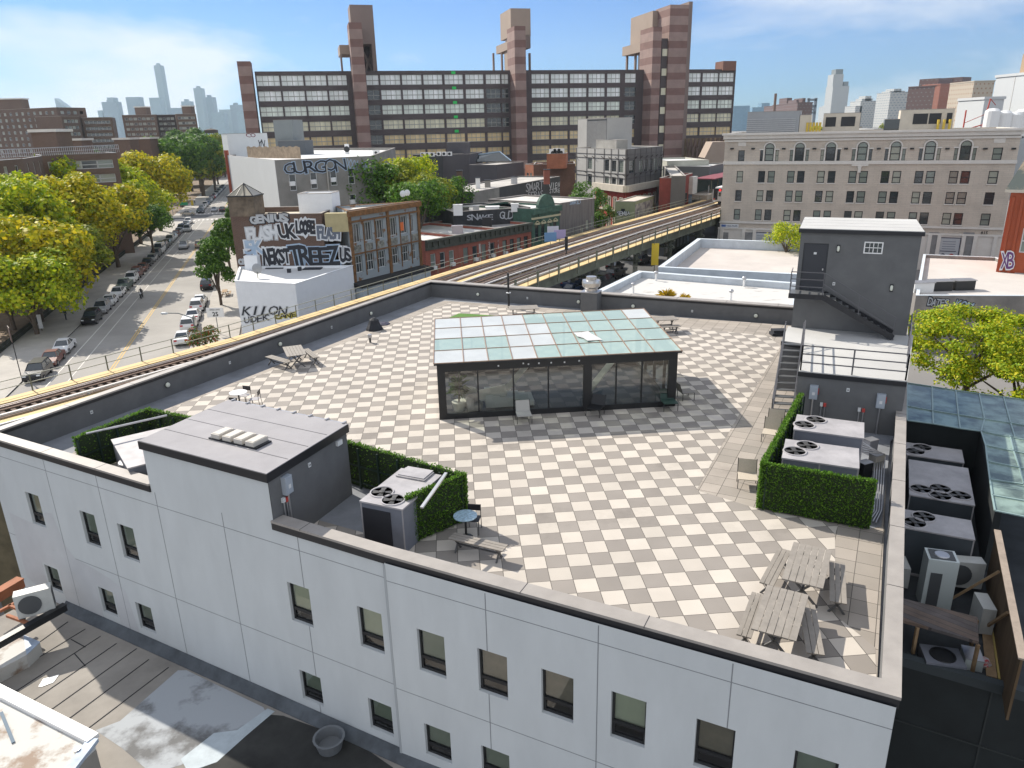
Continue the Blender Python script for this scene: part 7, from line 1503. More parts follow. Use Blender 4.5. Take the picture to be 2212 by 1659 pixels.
for x0, x1, y0, y1 in ((340, 452, 1325, 1440), (1622, 1760, 1362, 1480)):
    a, b, c, d = R8(x0, y0, x1, y1); c -= 1.5; mb = MB(); mb.M = Mp; mb.box(a, b, -.2, -.13, c, d); mb.box(a+.15, b-.15, -.21, -.2, c+.15, d-.15, 1)
    for k in range(4): mb.box(a+.7, b-.7, -.22, -.212, d-.75-k*.4, d-.62-k*.4, 2)
    mb.box(a+.5, b-.5, -.22, -.212, d-2.35, d-2.2, 0); mb.build('poster_panel', [ink, pos_, mat('poster_text', (.2, .22, .25), .6)], PB)
    for k, m_ in ((.3, ink), (.68, inkr)):
        mb = MB(); mb.M = Mp; u = a+(b-a)*k; mb.lathe([(1e-3, -.225), (.33, -.22), (.33, -.21)], (u, 0, c+1.25), 12, 0, 'y'); mb.box(u-.3, u+.3, -.22, -.211, c+.2, c+1.0); mb.build('poster_figure', m_, PB)
for x0, x1 in ((115, 160), (285, 325), (1560, 1605), (1795, 1845)):
    a, b, c, d = R8(x0, 1320, x1, 1470); mb = MB(); mb.M = Mp; mb.box(a, b, -.2, -.125, 0, d-.2); mb.build('grey_panel', mat('panel_grey', (.22, .22, .22), .8, .2, 1), PB)
a, b, c, d = R8(115, 1272, 240, 1292); mb = MB(); mb.M = Mp; mb.box(a, b, -.36, -.3, c-.15, d+.1); mb.box(a+.2, a+1.0, -.37, -.36, c, d-.05, 1); mb.build('sign_panel', [plastic_w, mat('sign_blue', (.05, .12, .35), .5)], PB)
gtext('Urban Health', [c4(157, 1288), c4(232, 1288), c4(157, 1276)], Ea, Eb, PB, mat('sign_navy', (.03, .05, .15), .5), None, name='sign_lettering', eps=.38, bold=.01) 
for x in (195, 340, 552, 764, 982, 1208, 1438, 1682, 1944, 2140):
    u, z = ucoord(c4(x, 752), Ea, Eb); mb = MB(); mb.M = Mp; mb.box(u-.3, u+.3, -.3, -.003, z-.1, z+.15); mb.build('facade_lamp', black_m, PB)
u, z = ucoord(c4(1078, 865), Ea, Eb); mb = MB(); mb.M = Mp; mb.lathe([(1e-3, -.3), (.35, -.2), (.4, -.004)], (u, 0, z-.2), 12, 0, 'y'); mb.bar((u-1.3, -.1, z), (u+1.3, -.1, z), .35, .3); mb.bar((u, -.12, z+.2), (u, -.12, z-1.2), .45, .3); mb.build('carved_crest', trim, PB)
# roof plant of the stone building
def roofbox(label, q0, q1, qt, back, dep, wm_, name='roof_plant', cat='roof plant', z0=None, extra=None, par=.05):
    a = Ea+pn_*back; b = Eb+pn_*back; A_, B_ = on_wall(q0, a, b), on_wall(q1, a, b); z0 = zc_-1 if z0 is None else z0
    return block(name, label, [A_.xy, B_.xy, B_.xy+pn_*dep, A_.xy+pn_*dep], on_wall(qt, a, b).z, wm_, wm_, {}, z0=z0, par=par, cat=cat)
louv = mat('louvre_grey', (.30, .31, .32), .6, .05, 1)
lv = roofbox('large grey louvred plant screen on the stone building roof', c4(295, 600), c4(655, 600), c4(295, 502), 8, 6, louv)
mb = MB(); mb.M = frame(V2(0, 0), dn_)[0]; zz = 0
W_ = max(v.co.x for v in lv.children[0].data.vertices)
for k in range(9): mb.box(0, 8.5, -.12, -.01, .5+k*.35, .62+k*.35)
mb.build('louvre_blade', galv, lv)
roofbox('cream plant box right of the louvred screen', c4(660, 580), c4(735, 580), c4(660, 522), 8, 4, crmp)
r1_ = roofbox('cream plant room with two dark louvres on the stone building roof', c4(820, 590), c4(1075, 590), c4(820, 512), 9, 6, crmp)
r2_ = roofbox('low dark skylight between the cream plant rooms', c4(1245, 590), c4(1350, 590), c4(1245, 552), 9, 4, gl_mid)
r3_ = roofbox('long cream plant room with three dark louvres on the stone building roof', c4(1350, 580), c4(1720, 580), c4(1350, 488), 9, 6, crmp)
for r__, fr in ((r1_, ((.05, .25), (.35, .62))), (r3_, ((.2, .42), (.44, .62), (.7, .78)))):
    ks = r__.children[0] if r__.children[0].name.startswith('wall') else [c for c in r__.children if c.name.startswith('wall')][0]
    zz_ = max(v.co.z for v in ks.data.vertices); LL_ = max(v.co.xy.length for v in ks.data.vertices); mb = MB(); mb.M = frame(V2(0, 0), dn_)[0]
    for a, b in fr: mb.box(LL_*a, LL_*b, -.05, -.01, zz_*.45, zz_*.85)
    mb.build('louvre', black_m, r__)
yt = mat('yellow_tube', (.6, .42, .05), .5)
for k, q in enumerate([c4(715+22*i, 585) for i in range(5)]+[c4(1620+40*i, 570) for i in range(3)]):
    p = on_wall(q, Ea+pn_*8, Eb+pn_*8); t = thing('yellow_roof_pipe', 'yellow upright pipe, one of '+('five at the left' if k < 5 else 'three at the right')+' of the stone building roof', 'pipe', (p.x, p.y, zc_-1), 0, 'yellow roof pipes '+('left' if k < 5 else 'right')); MB().tube([(0, 0, 0), (0, 0, 2.6)], .22, 8).build('pipe_body', yt, t)
p = on_wall(c4(485, 500), Ea+pn_*12, Eb+pn_*12); zt_ = on_wall(c4(490, 370), Ea+pn_*12, Eb+pn_*12).z; t = thing('roof_flue', 'brown flue stack with two white stays on the stone building roof', 'flue', (p.x, p.y, zc_-1)); h_ = zt_-zc_+1
MB().tube([(0, 0, 0), (0, 0, h_)], .25, 8).build('stack', mat('brown_flue', (.16, .11, .09), .7), t); MB().bar((0, 0, h_*.6), (-3.4, 0, .3*h_), .15).bar((0, 0, h_*.6), (2.2, 0, .3*h_), .15).build('stay', white_m, t)
# ================================================================= hospital slab with three towers
Ha = at(c2_(340, 590), 262).xy; Hb_ = at(c4(222, 200), 306).xy; HL = LE(Ha, Hb_); hd_ = (Hb_-Ha).normalized(); hp = V2(-hd_.y, hd_.x)
ZH = on_wall(c2_(900, 590), Ha, Hb_).z
def hu(q): return ucoord(q, Ha, Hb_)
hx = [c2_(a, 640) for a in (360, 563, 760, 950)]; bays = [(hu(c2_(a, 660))[0], hu(c2_(b, 660))[0]) for a, b in ((360, 548), (563, 745), (760, 935), (950, 1105), (1270, 1370), (1385, 1550), (1565, 1727), (1743, 1900), (1918, 2072), (2090, 2212))]
bays[-1] = (bays[-1][0], hu(c3_(80, 660))[0]); bays += [(hu(c3_(a, 660))[0], hu(c3_(b, 660))[0]) for a, b in ((100, 250), (270, 390), (400, 455), (650, 797), (810, 952), (968, 1108), (1123, 1260), (1277, 1387), (1425, 1515), (1708, 1782), (1955, 2055), (2068, 2200))]
bays += [(hu(c4(a, 240))[0], hu(c4(b, 240))[0]) for a, b in ((5, 98), (108, 210))][1:]
rw = []
for k in range(9):
    yt_, yb_ = 625+130*k, 715+127*k; z1, z0 = hu(c2_(450, yt_))[1], hu(c2_(450, yb_))[1]; rw.append((z0, z1))
hs = mat('hospital_dark_steel', (.085, .066, .066), .75, .15, .2)
refl = []
for i, c in enumerate(((.80, .86, .80), (.72, .77, .68), (.66, .62, .44), (.66, .50, .26))): refl.append(mat('reflection_tint_glass_%s' % 'abcd'[i], c, .18, .25, .35, spec=.8, stretch=(1.2, 1.2, .15)))  # reflected sky and golden city put into the glass colour, row by row
hw = [(a, b, z0, z1) for z0, z1 in rw for a, b in bays if z0 > 1]
HO = thing('hospital_building', 'huge dark hospital slab with rows of glass bays and brick striped towers', 'hospital', (Ha.x, Ha.y, 0)); mb = MB(); mb.M = frame(V2(0, 0), Hb_-Ha)[0]; Mh = mb.M.copy()
mb.wall(HL, 0, ZH, hw, .6); mb.poly([(0, 0, ZH), (HL, 0, ZH), (HL, 30, ZH), (0, 30, ZH)]); mb.poly([(0, 30, 0), (0, 0, 0), (0, 0, ZH), (0, 30, ZH)][::1]); mb.poly([(HL, 0, 0), (HL, 30, 0), (HL, 30, ZH), (HL, 0, ZH)]); mb.poly([(HL, 30, 0), (0, 30, 0), (0, 30, ZH), (HL, 30, ZH)]); mb.build('wall', hs, HO)
def bay_mesh(w, h, m):
    b = MB(); b.poly([(0, .45, 0), (w, .45, 0), (w, .45, h), (0, .45, h)], 0); n = max(2, int(w/1.5))
    for k in range(1, n): b.box(w*k/n-.09, w*k/n+.09, .38, .46, 0, h, 1)
    b.box(0, w, .36, .46, h*.42, h*.42+.22, 1); b.box(0, w, .36, .46, 0, .15, 1); b.box(0, w, .36, .46, h-.15, h, 1); return b
rest = MB(); cnt = 0
for r__ in range(len(rw)-1, -1, -1): pass
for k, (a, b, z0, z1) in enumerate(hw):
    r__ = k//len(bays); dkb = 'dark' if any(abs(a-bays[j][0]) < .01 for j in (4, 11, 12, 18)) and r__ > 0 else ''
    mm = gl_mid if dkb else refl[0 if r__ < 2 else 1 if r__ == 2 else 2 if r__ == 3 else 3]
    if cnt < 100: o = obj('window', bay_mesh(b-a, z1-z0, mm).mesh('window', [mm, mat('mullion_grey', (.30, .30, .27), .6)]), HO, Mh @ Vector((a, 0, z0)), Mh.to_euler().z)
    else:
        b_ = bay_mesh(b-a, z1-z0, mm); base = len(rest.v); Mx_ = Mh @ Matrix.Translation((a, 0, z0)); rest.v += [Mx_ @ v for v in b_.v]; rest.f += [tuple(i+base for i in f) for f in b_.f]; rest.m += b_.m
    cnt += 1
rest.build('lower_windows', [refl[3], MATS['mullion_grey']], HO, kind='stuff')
stripe = bpy.data.materials.new('banded_brick'); stripe.use_nodes = True; nt = stripe.node_tree; N_ = nt.nodes; l = nt.links; b_ = N_['Principled BSDF']; b_.inputs['Roughness'].default_value = .85
tc_ = N_.new('ShaderNodeTexCoord'); s_ = N_.new('ShaderNodeSeparateXYZ'); l.new(tc_.outputs['Object'], s_.inputs[0]); d_ = N_.new('ShaderNodeMath'); d_.operation = 'FLOORED_MODULO'; d_.inputs[1].default_value = 5.3; l.new(s_.outputs[2], d_.inputs[0]); g_ = N_.new('ShaderNodeMath'); g_.operation = 'GREATER_THAN'; g_.inputs[1].default_value = 2.9; l.new(d_.outputs[0], g_.inputs[0])
mx = N_.new('ShaderNodeMix'); mx.data_type = 'RGBA'; l.new(g_.outputs[0], mx.inputs[0]); mx.inputs[6].default_value = (.28, .195, .17, 1); mx.inputs[7].default_value = (.19, .108, .092, 1); nz = N_.new('ShaderNodeTexNoise'); nz.inputs['Scale'].default_value = .4; l.new(tc_.outputs['Object'], nz.inputs[0])
m2 = N_.new('ShaderNodeMix'); m2.data_type = 'RGBA'; m2.blend_type = 'OVERLAY'; m2.inputs[0].default_value = .25; l.new(mx.outputs[2], m2.inputs[6]); l.new(nz.outputs[0], m2.inputs[7]); l.new(m2.outputs[2], b_.inputs['Base Color'])
plain = mat('dull_brown_panel', (.22, .165, .145), .85, .1, .1); beige = mat('beige_brown_panel', (.32, .25, .20), .85, .08, .1)
def htower(q0, q1, qt, f0, dep, m, name='tower', par=HO, z0=0, qt2=None):
    """box whose front wall stands f0 in front of the facade plane"""
    a = Ha-hp*f0; b = Hb_-hp*f0; A_, B_ = on_wall(q0, a, b), on_wall(q1, a, b); z1 = on_wall(qt, a, b).z; z0 = on_wall(z0, a, b).z if isinstance(z0, tuple) else z0
    M_, L_ = frame(A_.xy-Ha, B_.xy-Ha); x = MB(); x.M = M_; x.box(0, L_, 0, dep, z0, z1); return x.build(name, m, par), M_, L_, z1
# end pier left
htower(c2_(200, 560), c2_(312, 560), c2_(200, 508), 2, 8, stripe, 'end_pier')
# tower one
htower(c2_(1120, 185), c2_(1228, 185), c2_(1120, 185), 7, 9, stripe, 'brick_shaft'); htower(c2_(1150, 300), c2_(1340, 300), c2_(1150, 38), -3, 10, plain, 'tower_slab', z0=c2_(1150, 365))
o_, M_, L_, z1 = htower(c2_(1150, 300), c2_(1340, 300), c2_(1240, 365), -3, 10, plain, 'tower_side', z0=c2_(1150, 365)); bpy.data.objects.remove(o_)
TS = on_wall(c2_(1150, 365), Ha+hp*3, Hb_+hp*3).z-ZH
x = MB(); x.M = M_; x.box(L_-1.3, L_, 0, 10, ZH, ZH+TS); x.box(0, 1.2, 9, 10, ZH, ZH+TS); x.bar((L_*.5, 5, ZH+TS*.75), (L_-1, 5, ZH), .7); x.bar((L_*.5, 5, ZH), (L_-1, 5, ZH+TS*.8), .7); x.build('open_frame', plain, HO)
x = MB(); x.M = M_; x.box(L_*.3, L_-1.3, 9.3, 9.9, ZH, ZH+TS); x.build('dark_back', hs, HO)
htower(c2_(1050, 440), c2_(1160, 440), c2_(1050, 372), 0, 12, beige, 'side_wing', z0=c2_(1050, 450)); htower(c2_(1050, 440), c2_(1065, 440), c2_(1050, 450), 0, 2, plain, 'thin_leg', z0=ZH)
# tower two: striped shaft, tall slab behind it, deep side wing on legs
htower(c3_(505, 215), c3_(598, 215), c3_(505, 215), 7, 10, stripe, 'brick_shaft'); htower(c3_(475, 110), c3_(640, 110), c3_(475, 68), -3, 15, beige, 'tower_head', z0=c3_(475, 300))
htower(c3_(598, 300), c3_(640, 300), c3_(598, 290), -3, 10, plain, 'tower_rib', z0=c3_(598, 400)); htower(c3_(465, 300), c3_(600, 300), c3_(465, 335), -3, 20, beige, 'side_wing', z0=c3_(465, 405))
htower(c3_(480, 400), c3_(530, 400), c3_(480, 395), -3, 10, beige, 'core_panel', z0=ZH); htower(c3_(480, 400), c3_(600, 400), c3_(480, 305), -4, 8, hs, 'dark_core', z0=ZH)
for a, b, f in ((330, 342, -22), (400, 412, -14), (630, 643, -4)): htower(c3_(a, 500), c3_(b, 500), c3_(a, 440), f, 1.2, plain, 'thin_leg', z0=ZH)
# tower three: two shafts with a glazed slot, deep head and wing
htower(c3_(1660, 220), c3_(1732, 220), c3_(1660, 220), 7, 11, stripe, 'brick_shaft'); htower(c3_(1800, 60), c3_(1955, 60), c3_(1800, 38), 6, 12, stripe, 'brick_shaft'); htower(c3_(1955, 60), c3_(1985, 60), c3_(1955, 12), 4, 16, plain, 'end_fin')
htower(c3_(1655, 120), c3_(1740, 120), c3_(1655, 88), -4, 20, beige, 'tower_head', z0=c3_(1655, 330)); htower(c3_(1575, 400), c3_(1680, 400), c3_(1575, 345), -6, 20, beige, 'side_wing', z0=c3_(1575, 425)); htower(c3_(1590, 400), c3_(1670, 400), c3_(1590, 340), -6, 6, hs, 'dark_core', z0=ZH)
for a, b, f in ((1440, 1452, -25), (1510, 1522, -16)): htower(c3_(a, 500), c3_(b, 500), c3_(a, 440), f, 1.2, plain, 'thin_leg', z0=ZH)
o_, M_, L_, z1 = htower(c3_(1732, 320), c3_(1785, 320), c3_(1732, 318), 5, 8, hs, 'slot_wall')
for k in range(8):
    z = z1-3.5-k*6.6; x = MB(); x.M = M_; x.box(.3, L_-.3, -.15, -.02, z-2.4, z); x.build('slot_window', refl[2], HO)
htower(c4(132, 190), c4(222, 190), c4(132, 145), 1, 6, mat('red_brown_brick', (.20, .10, .075), .85, .1, .2), 'roof_hut', z0=ZH-.5)
# truss base at right, brown ramp building
a_, b_ = at(c3_(1930, 1280), 285), at(c4(150, 760), 285); t = thing('steel_truss_base', 'diagonal brown steel trusses under the right end of the hospital', 'truss', (a_.x, a_.y, 8)); mb = MB(); L_ = (b_-a_).x; zq = at(c3_(1930, 1150), 285).z-8
for k in range(9): x0 = L_*k/9; mb.bar((x0, 0, 0), (x0+L_/9, 0, zq), .7); mb.bar((x0+L_/9, 0, 0), (x0, 0, zq), .5)
mb.build('truss', mat('brown_steel', (.11, .07, .055), .8, .3, .2), t); MB().box(0, L_, 3, 3.5, 0, zq).build('back_wall', mat('deep_tan_wall', (.20, .14, .08), .8, .6, .2), t)
a_, b_ = at(c3_(2085, 1310), 240), at(c4(150, 790), 240); zt = at(c4(60, 705), 240).z; t = thing('brown_concrete_ramp', 'tan concrete ramp building with a sloping side beside the stone building', 'building', (a_.x, a_.y, 0)); L_ = (b_-a_).x
mb = MB(); w_ = at(c4(60, 705), 240).x-a_.x; mb.poly([(0, 0, 0), (L_, 0, 0), (L_, 0, zt), (w_, 0, zt), (0, 0, at(c3_(2085, 1310), 240).z)]); mb.poly([(0, 8, 0), (0, 8, at(c3_(2085, 1310), 240).z), (w_, 8, zt), (L_, 8, zt), (L_, 8, 0)]); mb.poly([(0, 0, at(c3_(2085, 1310), 240).z), (w_, 0, zt), (w_, 8, zt), (0, 8, at(c3_(2085, 1310), 240).z)]); mb.poly([(w_, 0, zt), (L_, 0, zt), (L_, 8, zt), (w_, 8, zt)]); mb.build('wall', mat('tan_concrete', (.33, .26, .21), .85, .08, .2), t)
for i in range(5):
    q = c2_(1990+i*7, [603, 730, 850, 970, 1088][i]); p = on_wall(q, Ha, Hb_); t = obj('green_floor_sign', MB().box(-.7, .7, -.3, -.02, -.45, .45).mesh('gs', mat('bright_green_sign', (.02, .55, .10), .5)), HO, (p.x-Ha.x, p.y-Ha.y, p.z), Mh.to_euler().z)
# ================================================================= far city
cA1 = S(0, 200, .45208)
def fmat(name, wall_c, glass_c, bs): return mat(name, glass_c, .5, kind='brick', col2=[v*.8 for v in glass_c], mortar=wall_c, bs=bs)
def ftower(name, label, q0, q1, qt, Y, dep, m, cat='skyscraper', group=None, z0=0, slope=0, steps=(), dY=0, roofm=None):
    a, b = at(q0, Y), at(q1, Y+dY); z1 = at(qt, Y).z; o = a.xy; d_ = (b.xy-a.xy).normalized(); n_ = V2(-d_.y, d_.x); L_ = LE(a.xy, b.xy)
    t = thing(name, label, cat, (o.x, o.y, z0), math.atan2(d_.y, d_.x), group)
    MB().prism([(0, 0), (L_, 0), (L_, dep), (0, dep)], 0, [z1-z0, z1-z0-slope, z1-z0-slope, z1-z0]).build('wall', m, t)
    MB().prism([(-.3, -.3), (L_+.3, -.3), (L_+.3, dep), (-.3, dep)], z1-z0+.01-slope*.5, z1-z0+.8-slope*.5).build('roof', roofm or m, t) if not slope else None
    for (f0, f1, h) in steps:
        h = h*.3125*Y/1595; MB().box(L_*f0, L_*f1, dep*.2, dep*.8, z1-z0, z1-z0+h).build('roof_hut', m, t)
    return t, L_, z1-z0
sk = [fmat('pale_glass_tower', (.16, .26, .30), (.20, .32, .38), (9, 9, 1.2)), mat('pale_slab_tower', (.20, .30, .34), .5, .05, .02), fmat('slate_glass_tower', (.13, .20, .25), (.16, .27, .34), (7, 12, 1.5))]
SKL = [((450, 590), 372, 5200, 'hazy blue tower with a curved sloping roof at the left of the skyline'), ((600, 668), 458, 5300, 'low hazy block right of the curved roof tower'), ((840, 965), 405, 4600, 'broad hazy tower with a stepped left side'), ((808, 845), 475, 4600, 'low hazy shoulder left of the broad stepped tower'), ((885, 935), 368, 4610, 'rounded hazy top above the broad stepped tower'), ((1040, 1150), 365, 4800, 'flat topped hazy tower left of the tallest one'), ((1235, 1322), 370, 4700, 'flat topped hazy tower touching the tallest one'), ((1273, 1325), 100, 5000, 'tallest and thinnest hazy skyscraper of the skyline'), ((1395, 1580), 455, 5100, 'low wide hazy block right of the tallest tower'), ((1500, 1575), 400, 5150, 'hazy block with a small crown right of the tallest tower'), ((1602, 1665), 290, 4900, 'second tallest slender hazy tower'), ((1688, 1762), 365, 5000, 'hazy tower with a domed top beside the slender one'), ((1750, 1850), 492, 4500, 'wide pale hazy block left of the hospital'), ((1815, 1925), 468, 5200, 'gabled hazy block left of the hospital'), ((1905, 1985), 430, 5000, 'hazy tower with a pinnacle left of the hospital'), ((1960, 2030), 480, 4700, 'hazy block cut by the hospital corner')]
for i, ((xa, xb), yt, Y, lb) in enumerate(SKL):
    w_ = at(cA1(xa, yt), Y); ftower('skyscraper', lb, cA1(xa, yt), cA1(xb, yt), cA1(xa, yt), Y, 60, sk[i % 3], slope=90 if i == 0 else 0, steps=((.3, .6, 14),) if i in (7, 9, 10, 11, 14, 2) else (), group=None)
c4 = S(2640, 150, .5425)
mcream = fmat('cream_tower_facade', (.42, .42, .40), (.16, .22, .27), (5, 3.4, 1.3)); mblue = fmat('blue_glass_facade', (.12, .21, .30), (.14, .29, .40), (5, 4, .5)); mbrick = fmat('brick_block_facade', (.30, .12, .08), (.34, .30, .26), (4, 3, 1.5)); mbrown = fmat('brown_block_facade', (.13, .08, .07), (.20, .19, .19), (3.5, 3, 1.2)); mwhite = mat('white_slab', (.50, .52, .53), .8, .05, .05)
SKR = [((205, 318), 458, 2400, mblue, 'blue glass blocks at the left end of the right skyline', ()), ((335, 400), 468, 2500, mblue, 'small teal glass tower behind the louvred screen', ()), ((400, 455), 438, 2600, mblue, 'taller teal glass tower behind the louvred screen', ()), ((495, 560), 458, 900, mbrown, 'dark brown block left of the orange striped one', ()), ((562, 650), 447, 850, mbrown, 'brown block with a tan stripe and a chimney hut', ((.3, .7, 42),)), ((648, 752), 437, 800, mbrown, 'brown housing block with two roof huts beside the bridge tower', ((.1, .25, 22), (.5, .7, 32))), ((830, 868), 462, 2600, mcream, 'thin grey towers left of the tall pale skyscraper', ((.4, .8, 8),)), ((1048, 1095), 458, 1300, mcream, 'low stepped cream block right of the tall pale skyscraper', ()), ((1085, 1190), 425, 1300, mcream, 'white stepped apartment tower in the middle of the right skyline', ((.2, .9, 18), (.4, .8, 33))), ((1192, 1290), 447, 1600, mblue, 'blue glass slab with a brown chimney', ((.7, .85, 27),)), ((1290, 1422), 365, 1100, mcream, 'white gridded round shouldered tower', ((.1, .9, 12), (.3, .7, 25))), ((1418, 1458), 418, 1300, mcream, 'narrow grey tower right of the white gridded tower', ((.3, .7, 13),)), ((1475, 1502), 425, 2000, mblue, 'thin pale blue tower left of the brick block', ())]
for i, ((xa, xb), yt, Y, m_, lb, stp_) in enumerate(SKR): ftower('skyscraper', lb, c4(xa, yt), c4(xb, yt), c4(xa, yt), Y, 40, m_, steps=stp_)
t, L_, h_ = ftower('tall_skyscraper', 'tall pale skyscraper with a dark crown standing alone on the right skyline', c4(893, 320), c4(1005, 320), c4(893, 322), 2300, 50, mcream)
MB().box(L_*.0, L_*.62, 5, 45, h_, h_+33).build('upper_shaft', mcream, t); MB().box(L_*.15, L_*.6, 10, 40, h_+33, h_+47).build('crown', mat('dark_crown', (.16, .18, .18), .6), t); MB().box(L_*.72, L_, 8, 40, h_, h_+13).build('side_crown', MATS['dark_crown'], t)
a_ = at(c4(705, 540), 1900); b_ = at(c4(770, 540), 1900); zt = at(c4(705, 402), 1900).z; t = thing('bridge_tower', 'grey steel suspension bridge tower between the brown blocks', 'bridge tower', (a_.x, a_.y, 0)); wd = b_.x-a_.x; mb = MB()
for x in (wd*.12, wd*.88): mb.box(x-3, x+3, 0, 6, 0, zt)
for z in (.98, .8, .6): mb.box(0, wd, 0, 5, zt*z-5, zt*z)
mb.bar((wd*.12, 3, zt*.6), (wd*.88, 3, zt*.8), 3).bar((wd*.88, 3, zt*.6), (wd*.12, 3, zt*.8), 3); mb.build('portal_frame', mat('bridge_grey', (.12, .14, .17), .7), t)
ftower('apartment_block', 'large brick apartment block with balconies at the right', c4(1500, 400), c4(1622, 400), c4(1500, 318), 620, 30, mbrick, 'apartment block', dY=-15)
ftower('apartment_block', 'brown gridded face of the large apartment block with red balconies', c4(1622, 400), c4(1870, 400), c4(1622, 318), 606, 25, mbrown, 'apartment block', dY=30, steps=((.1, .5, 50), (.75, 1., 62)))
ftower('apartment_block', 'cream apartment block with orange brick edges at the right', c4(1850, 400), c4(1990, 400), c4(1850, 290), 560, 30, fmat('cream_orange_facade', (.42, .36, .28), (.30, .16, .10), (3, 3, 1.1)), 'apartment block')
wt, L_, h_ = ftower('white_slab_building', 'large blank white slab building at the upper right edge', c4(1995, 400), c4(2300, 400), c4(1995, 262), 260, 22, mwhite, 'building', dY=-20)
MB().box(L_*.32, L_*.62, 3, 12, h_, h_+6.5).build('tan_roof_box', mat('tan_box', (.38, .27, .17), .8), wt); MB().box(L_*.45, L_*.455, -.1, 0, 0, h_).build('joint', trim, wt)
ftower('white_slab_building', 'lower white step of the slab building beside the red crane', c4(1925, 500), c4(2060, 500), c4(1925, 412), 240, 14, mwhite, 'building')
for i, (x, yt) in enumerate(((1985, 475), (2070, 490), (2140, 500), (2195, 480))):
    a_ = at(c4(x, 565), 170); t = thing('white_tank', 'white cylindrical roof tank, number %s from the left beside the slab building' % ['one', 'two', 'three', 'four'][i], 'tank', (a_.x, a_.y, a_.z-3)); hh = at(c4(x, yt), 170).z-a_.z+3; MB().lathe([(1.5, 0), (1.5, hh-.5), (.9, hh), (1e-3, hh+.1)], (0, 0, 0), 14).build('shell', white_m, t); MB().box(-1.7, 1.7, -1.7, 1.7, -.4, 0).build('base', louv, t)
a_ = at(c4(1800, 560), 230); cr_ = .5; t = thing('red_crane', 'red lattice crane mast and pipes beside the slab building', 'crane', (a_.x, a_.y, a_.z-6)); mb = MB(); rc = mat('crane_red', (.4, .05, .03), .6)
mb.bar((0, 0, 0), (0, 0, 15), .5); mb.bar((9, 0, 4), (11, 0, 20), .45); mb.bar((11, 0, 20), (14, 0, 17), .25); mb.bar((0, 0, 9), (10, 0, 13), .25); mb.bar((-6, 0, 4), (9, 0, 8), .5); mb.build('mast', rc, t); t.scale = (.6, .6, .6)
# --- brick housing blocks at the left
proj = mat('project_brick', (.155, .10, .075), .9, .1, .2, kind='brick', col2=(.13, .085, .062), mortar=(.17, .12, .095), bs=(.5, .16, .02))
def pblock(name, label, qa, qb, Ya, Yb, dep, n, zs, wmt=None, par=1.0, huts=(), win=(1.8, 1.4), gms=None, roofm=None, coping=None):
    a, b = at(qa, Ya), at(qb, Yb); z1 = (a.z+b.z)/2; d_ = (b.xy-a.xy).normalized(); n_ = V2(-d_.y, d_.x); L_ = LE(a.xy, b.xy)
    zz = [z1-3.0-2.9*k for k in range(zs)]
    return block(name, label, [a.xy, b.xy, b.xy+n_*dep, a.xy+n_*dep], z1-par, wmt or proj, roofm or whiteroof2, {0: rows(L_, n, win[0], zz, win[1], 1.), 1: rows(dep, max(2, n//3), win[0], zz, win[1], 1.)}, par=par, fm=wframe_w, gms=gms or [gl_mid, gl_lit, gl_cur], d=.2, cat='apartment block', coprim=coping or trim, capn=99)
pblock('brick_housing_block', 'brown brick housing block behind the yellow trees with few wide windows', cA1(335, 848), cA1(965, 825), 158, 166, 14, 4, 3, win=(3.0, 1.7), coping=louv)
pblock('brick_housing_block', 'nearest brown brick housing wing at the left edge', cA1(-250, 905), cA1(185, 880), 118, 138, 16, 4, 4, win=(1.6, 2.0), coping=louv)
pblock('brick_housing_block', 'short return of the nearest brick wing with three slim windows', cA1(185, 880), cA1(345, 850), 138, 157, 10, 3, 4, win=(1.2, 2.2), coping=louv)
pblock('brick_housing_block', 'tall long brown housing slab far left on the horizon', cA1(-150, 455), cA1(470, 470), 400, 380, 16, 12, 8)
pblock('brick_housing_block', 'tall brown housing wing stepping right of the long far left slab', cA1(505, 520), cA1(655, 522), 375, 385, 16, 4, 7)
pblock('brick_housing_block', 'plain tall brown housing wing at the right of the far left group', cA1(675, 533), cA1(925, 530), 390, 395, 20, 6, 7, gms=[gl_mid])
pblock('brick_housing_block', 'left third of the brown housing block under the tallest skyscraper', cA1(1010, 512), cA1(1292, 508), 470, 475, 20, 7, 7)
pblock('brick_housing_block', 'shaded recessed middle of the housing block under the tallest skyscraper', cA1(1292, 510), cA1(1455, 508), 478, 480, 16, 4, 7, wmt=mat('shaded_project_brick', (.06, .042, .036), .9, .1, .2))  # shade of this middle part put into a darker copy of the brick
pblock('brick_housing_block', 'right third of the brown housing block under the tallest skyscraper', cA1(1455, 505), cA1(1625, 500), 475, 480, 20, 5, 7)
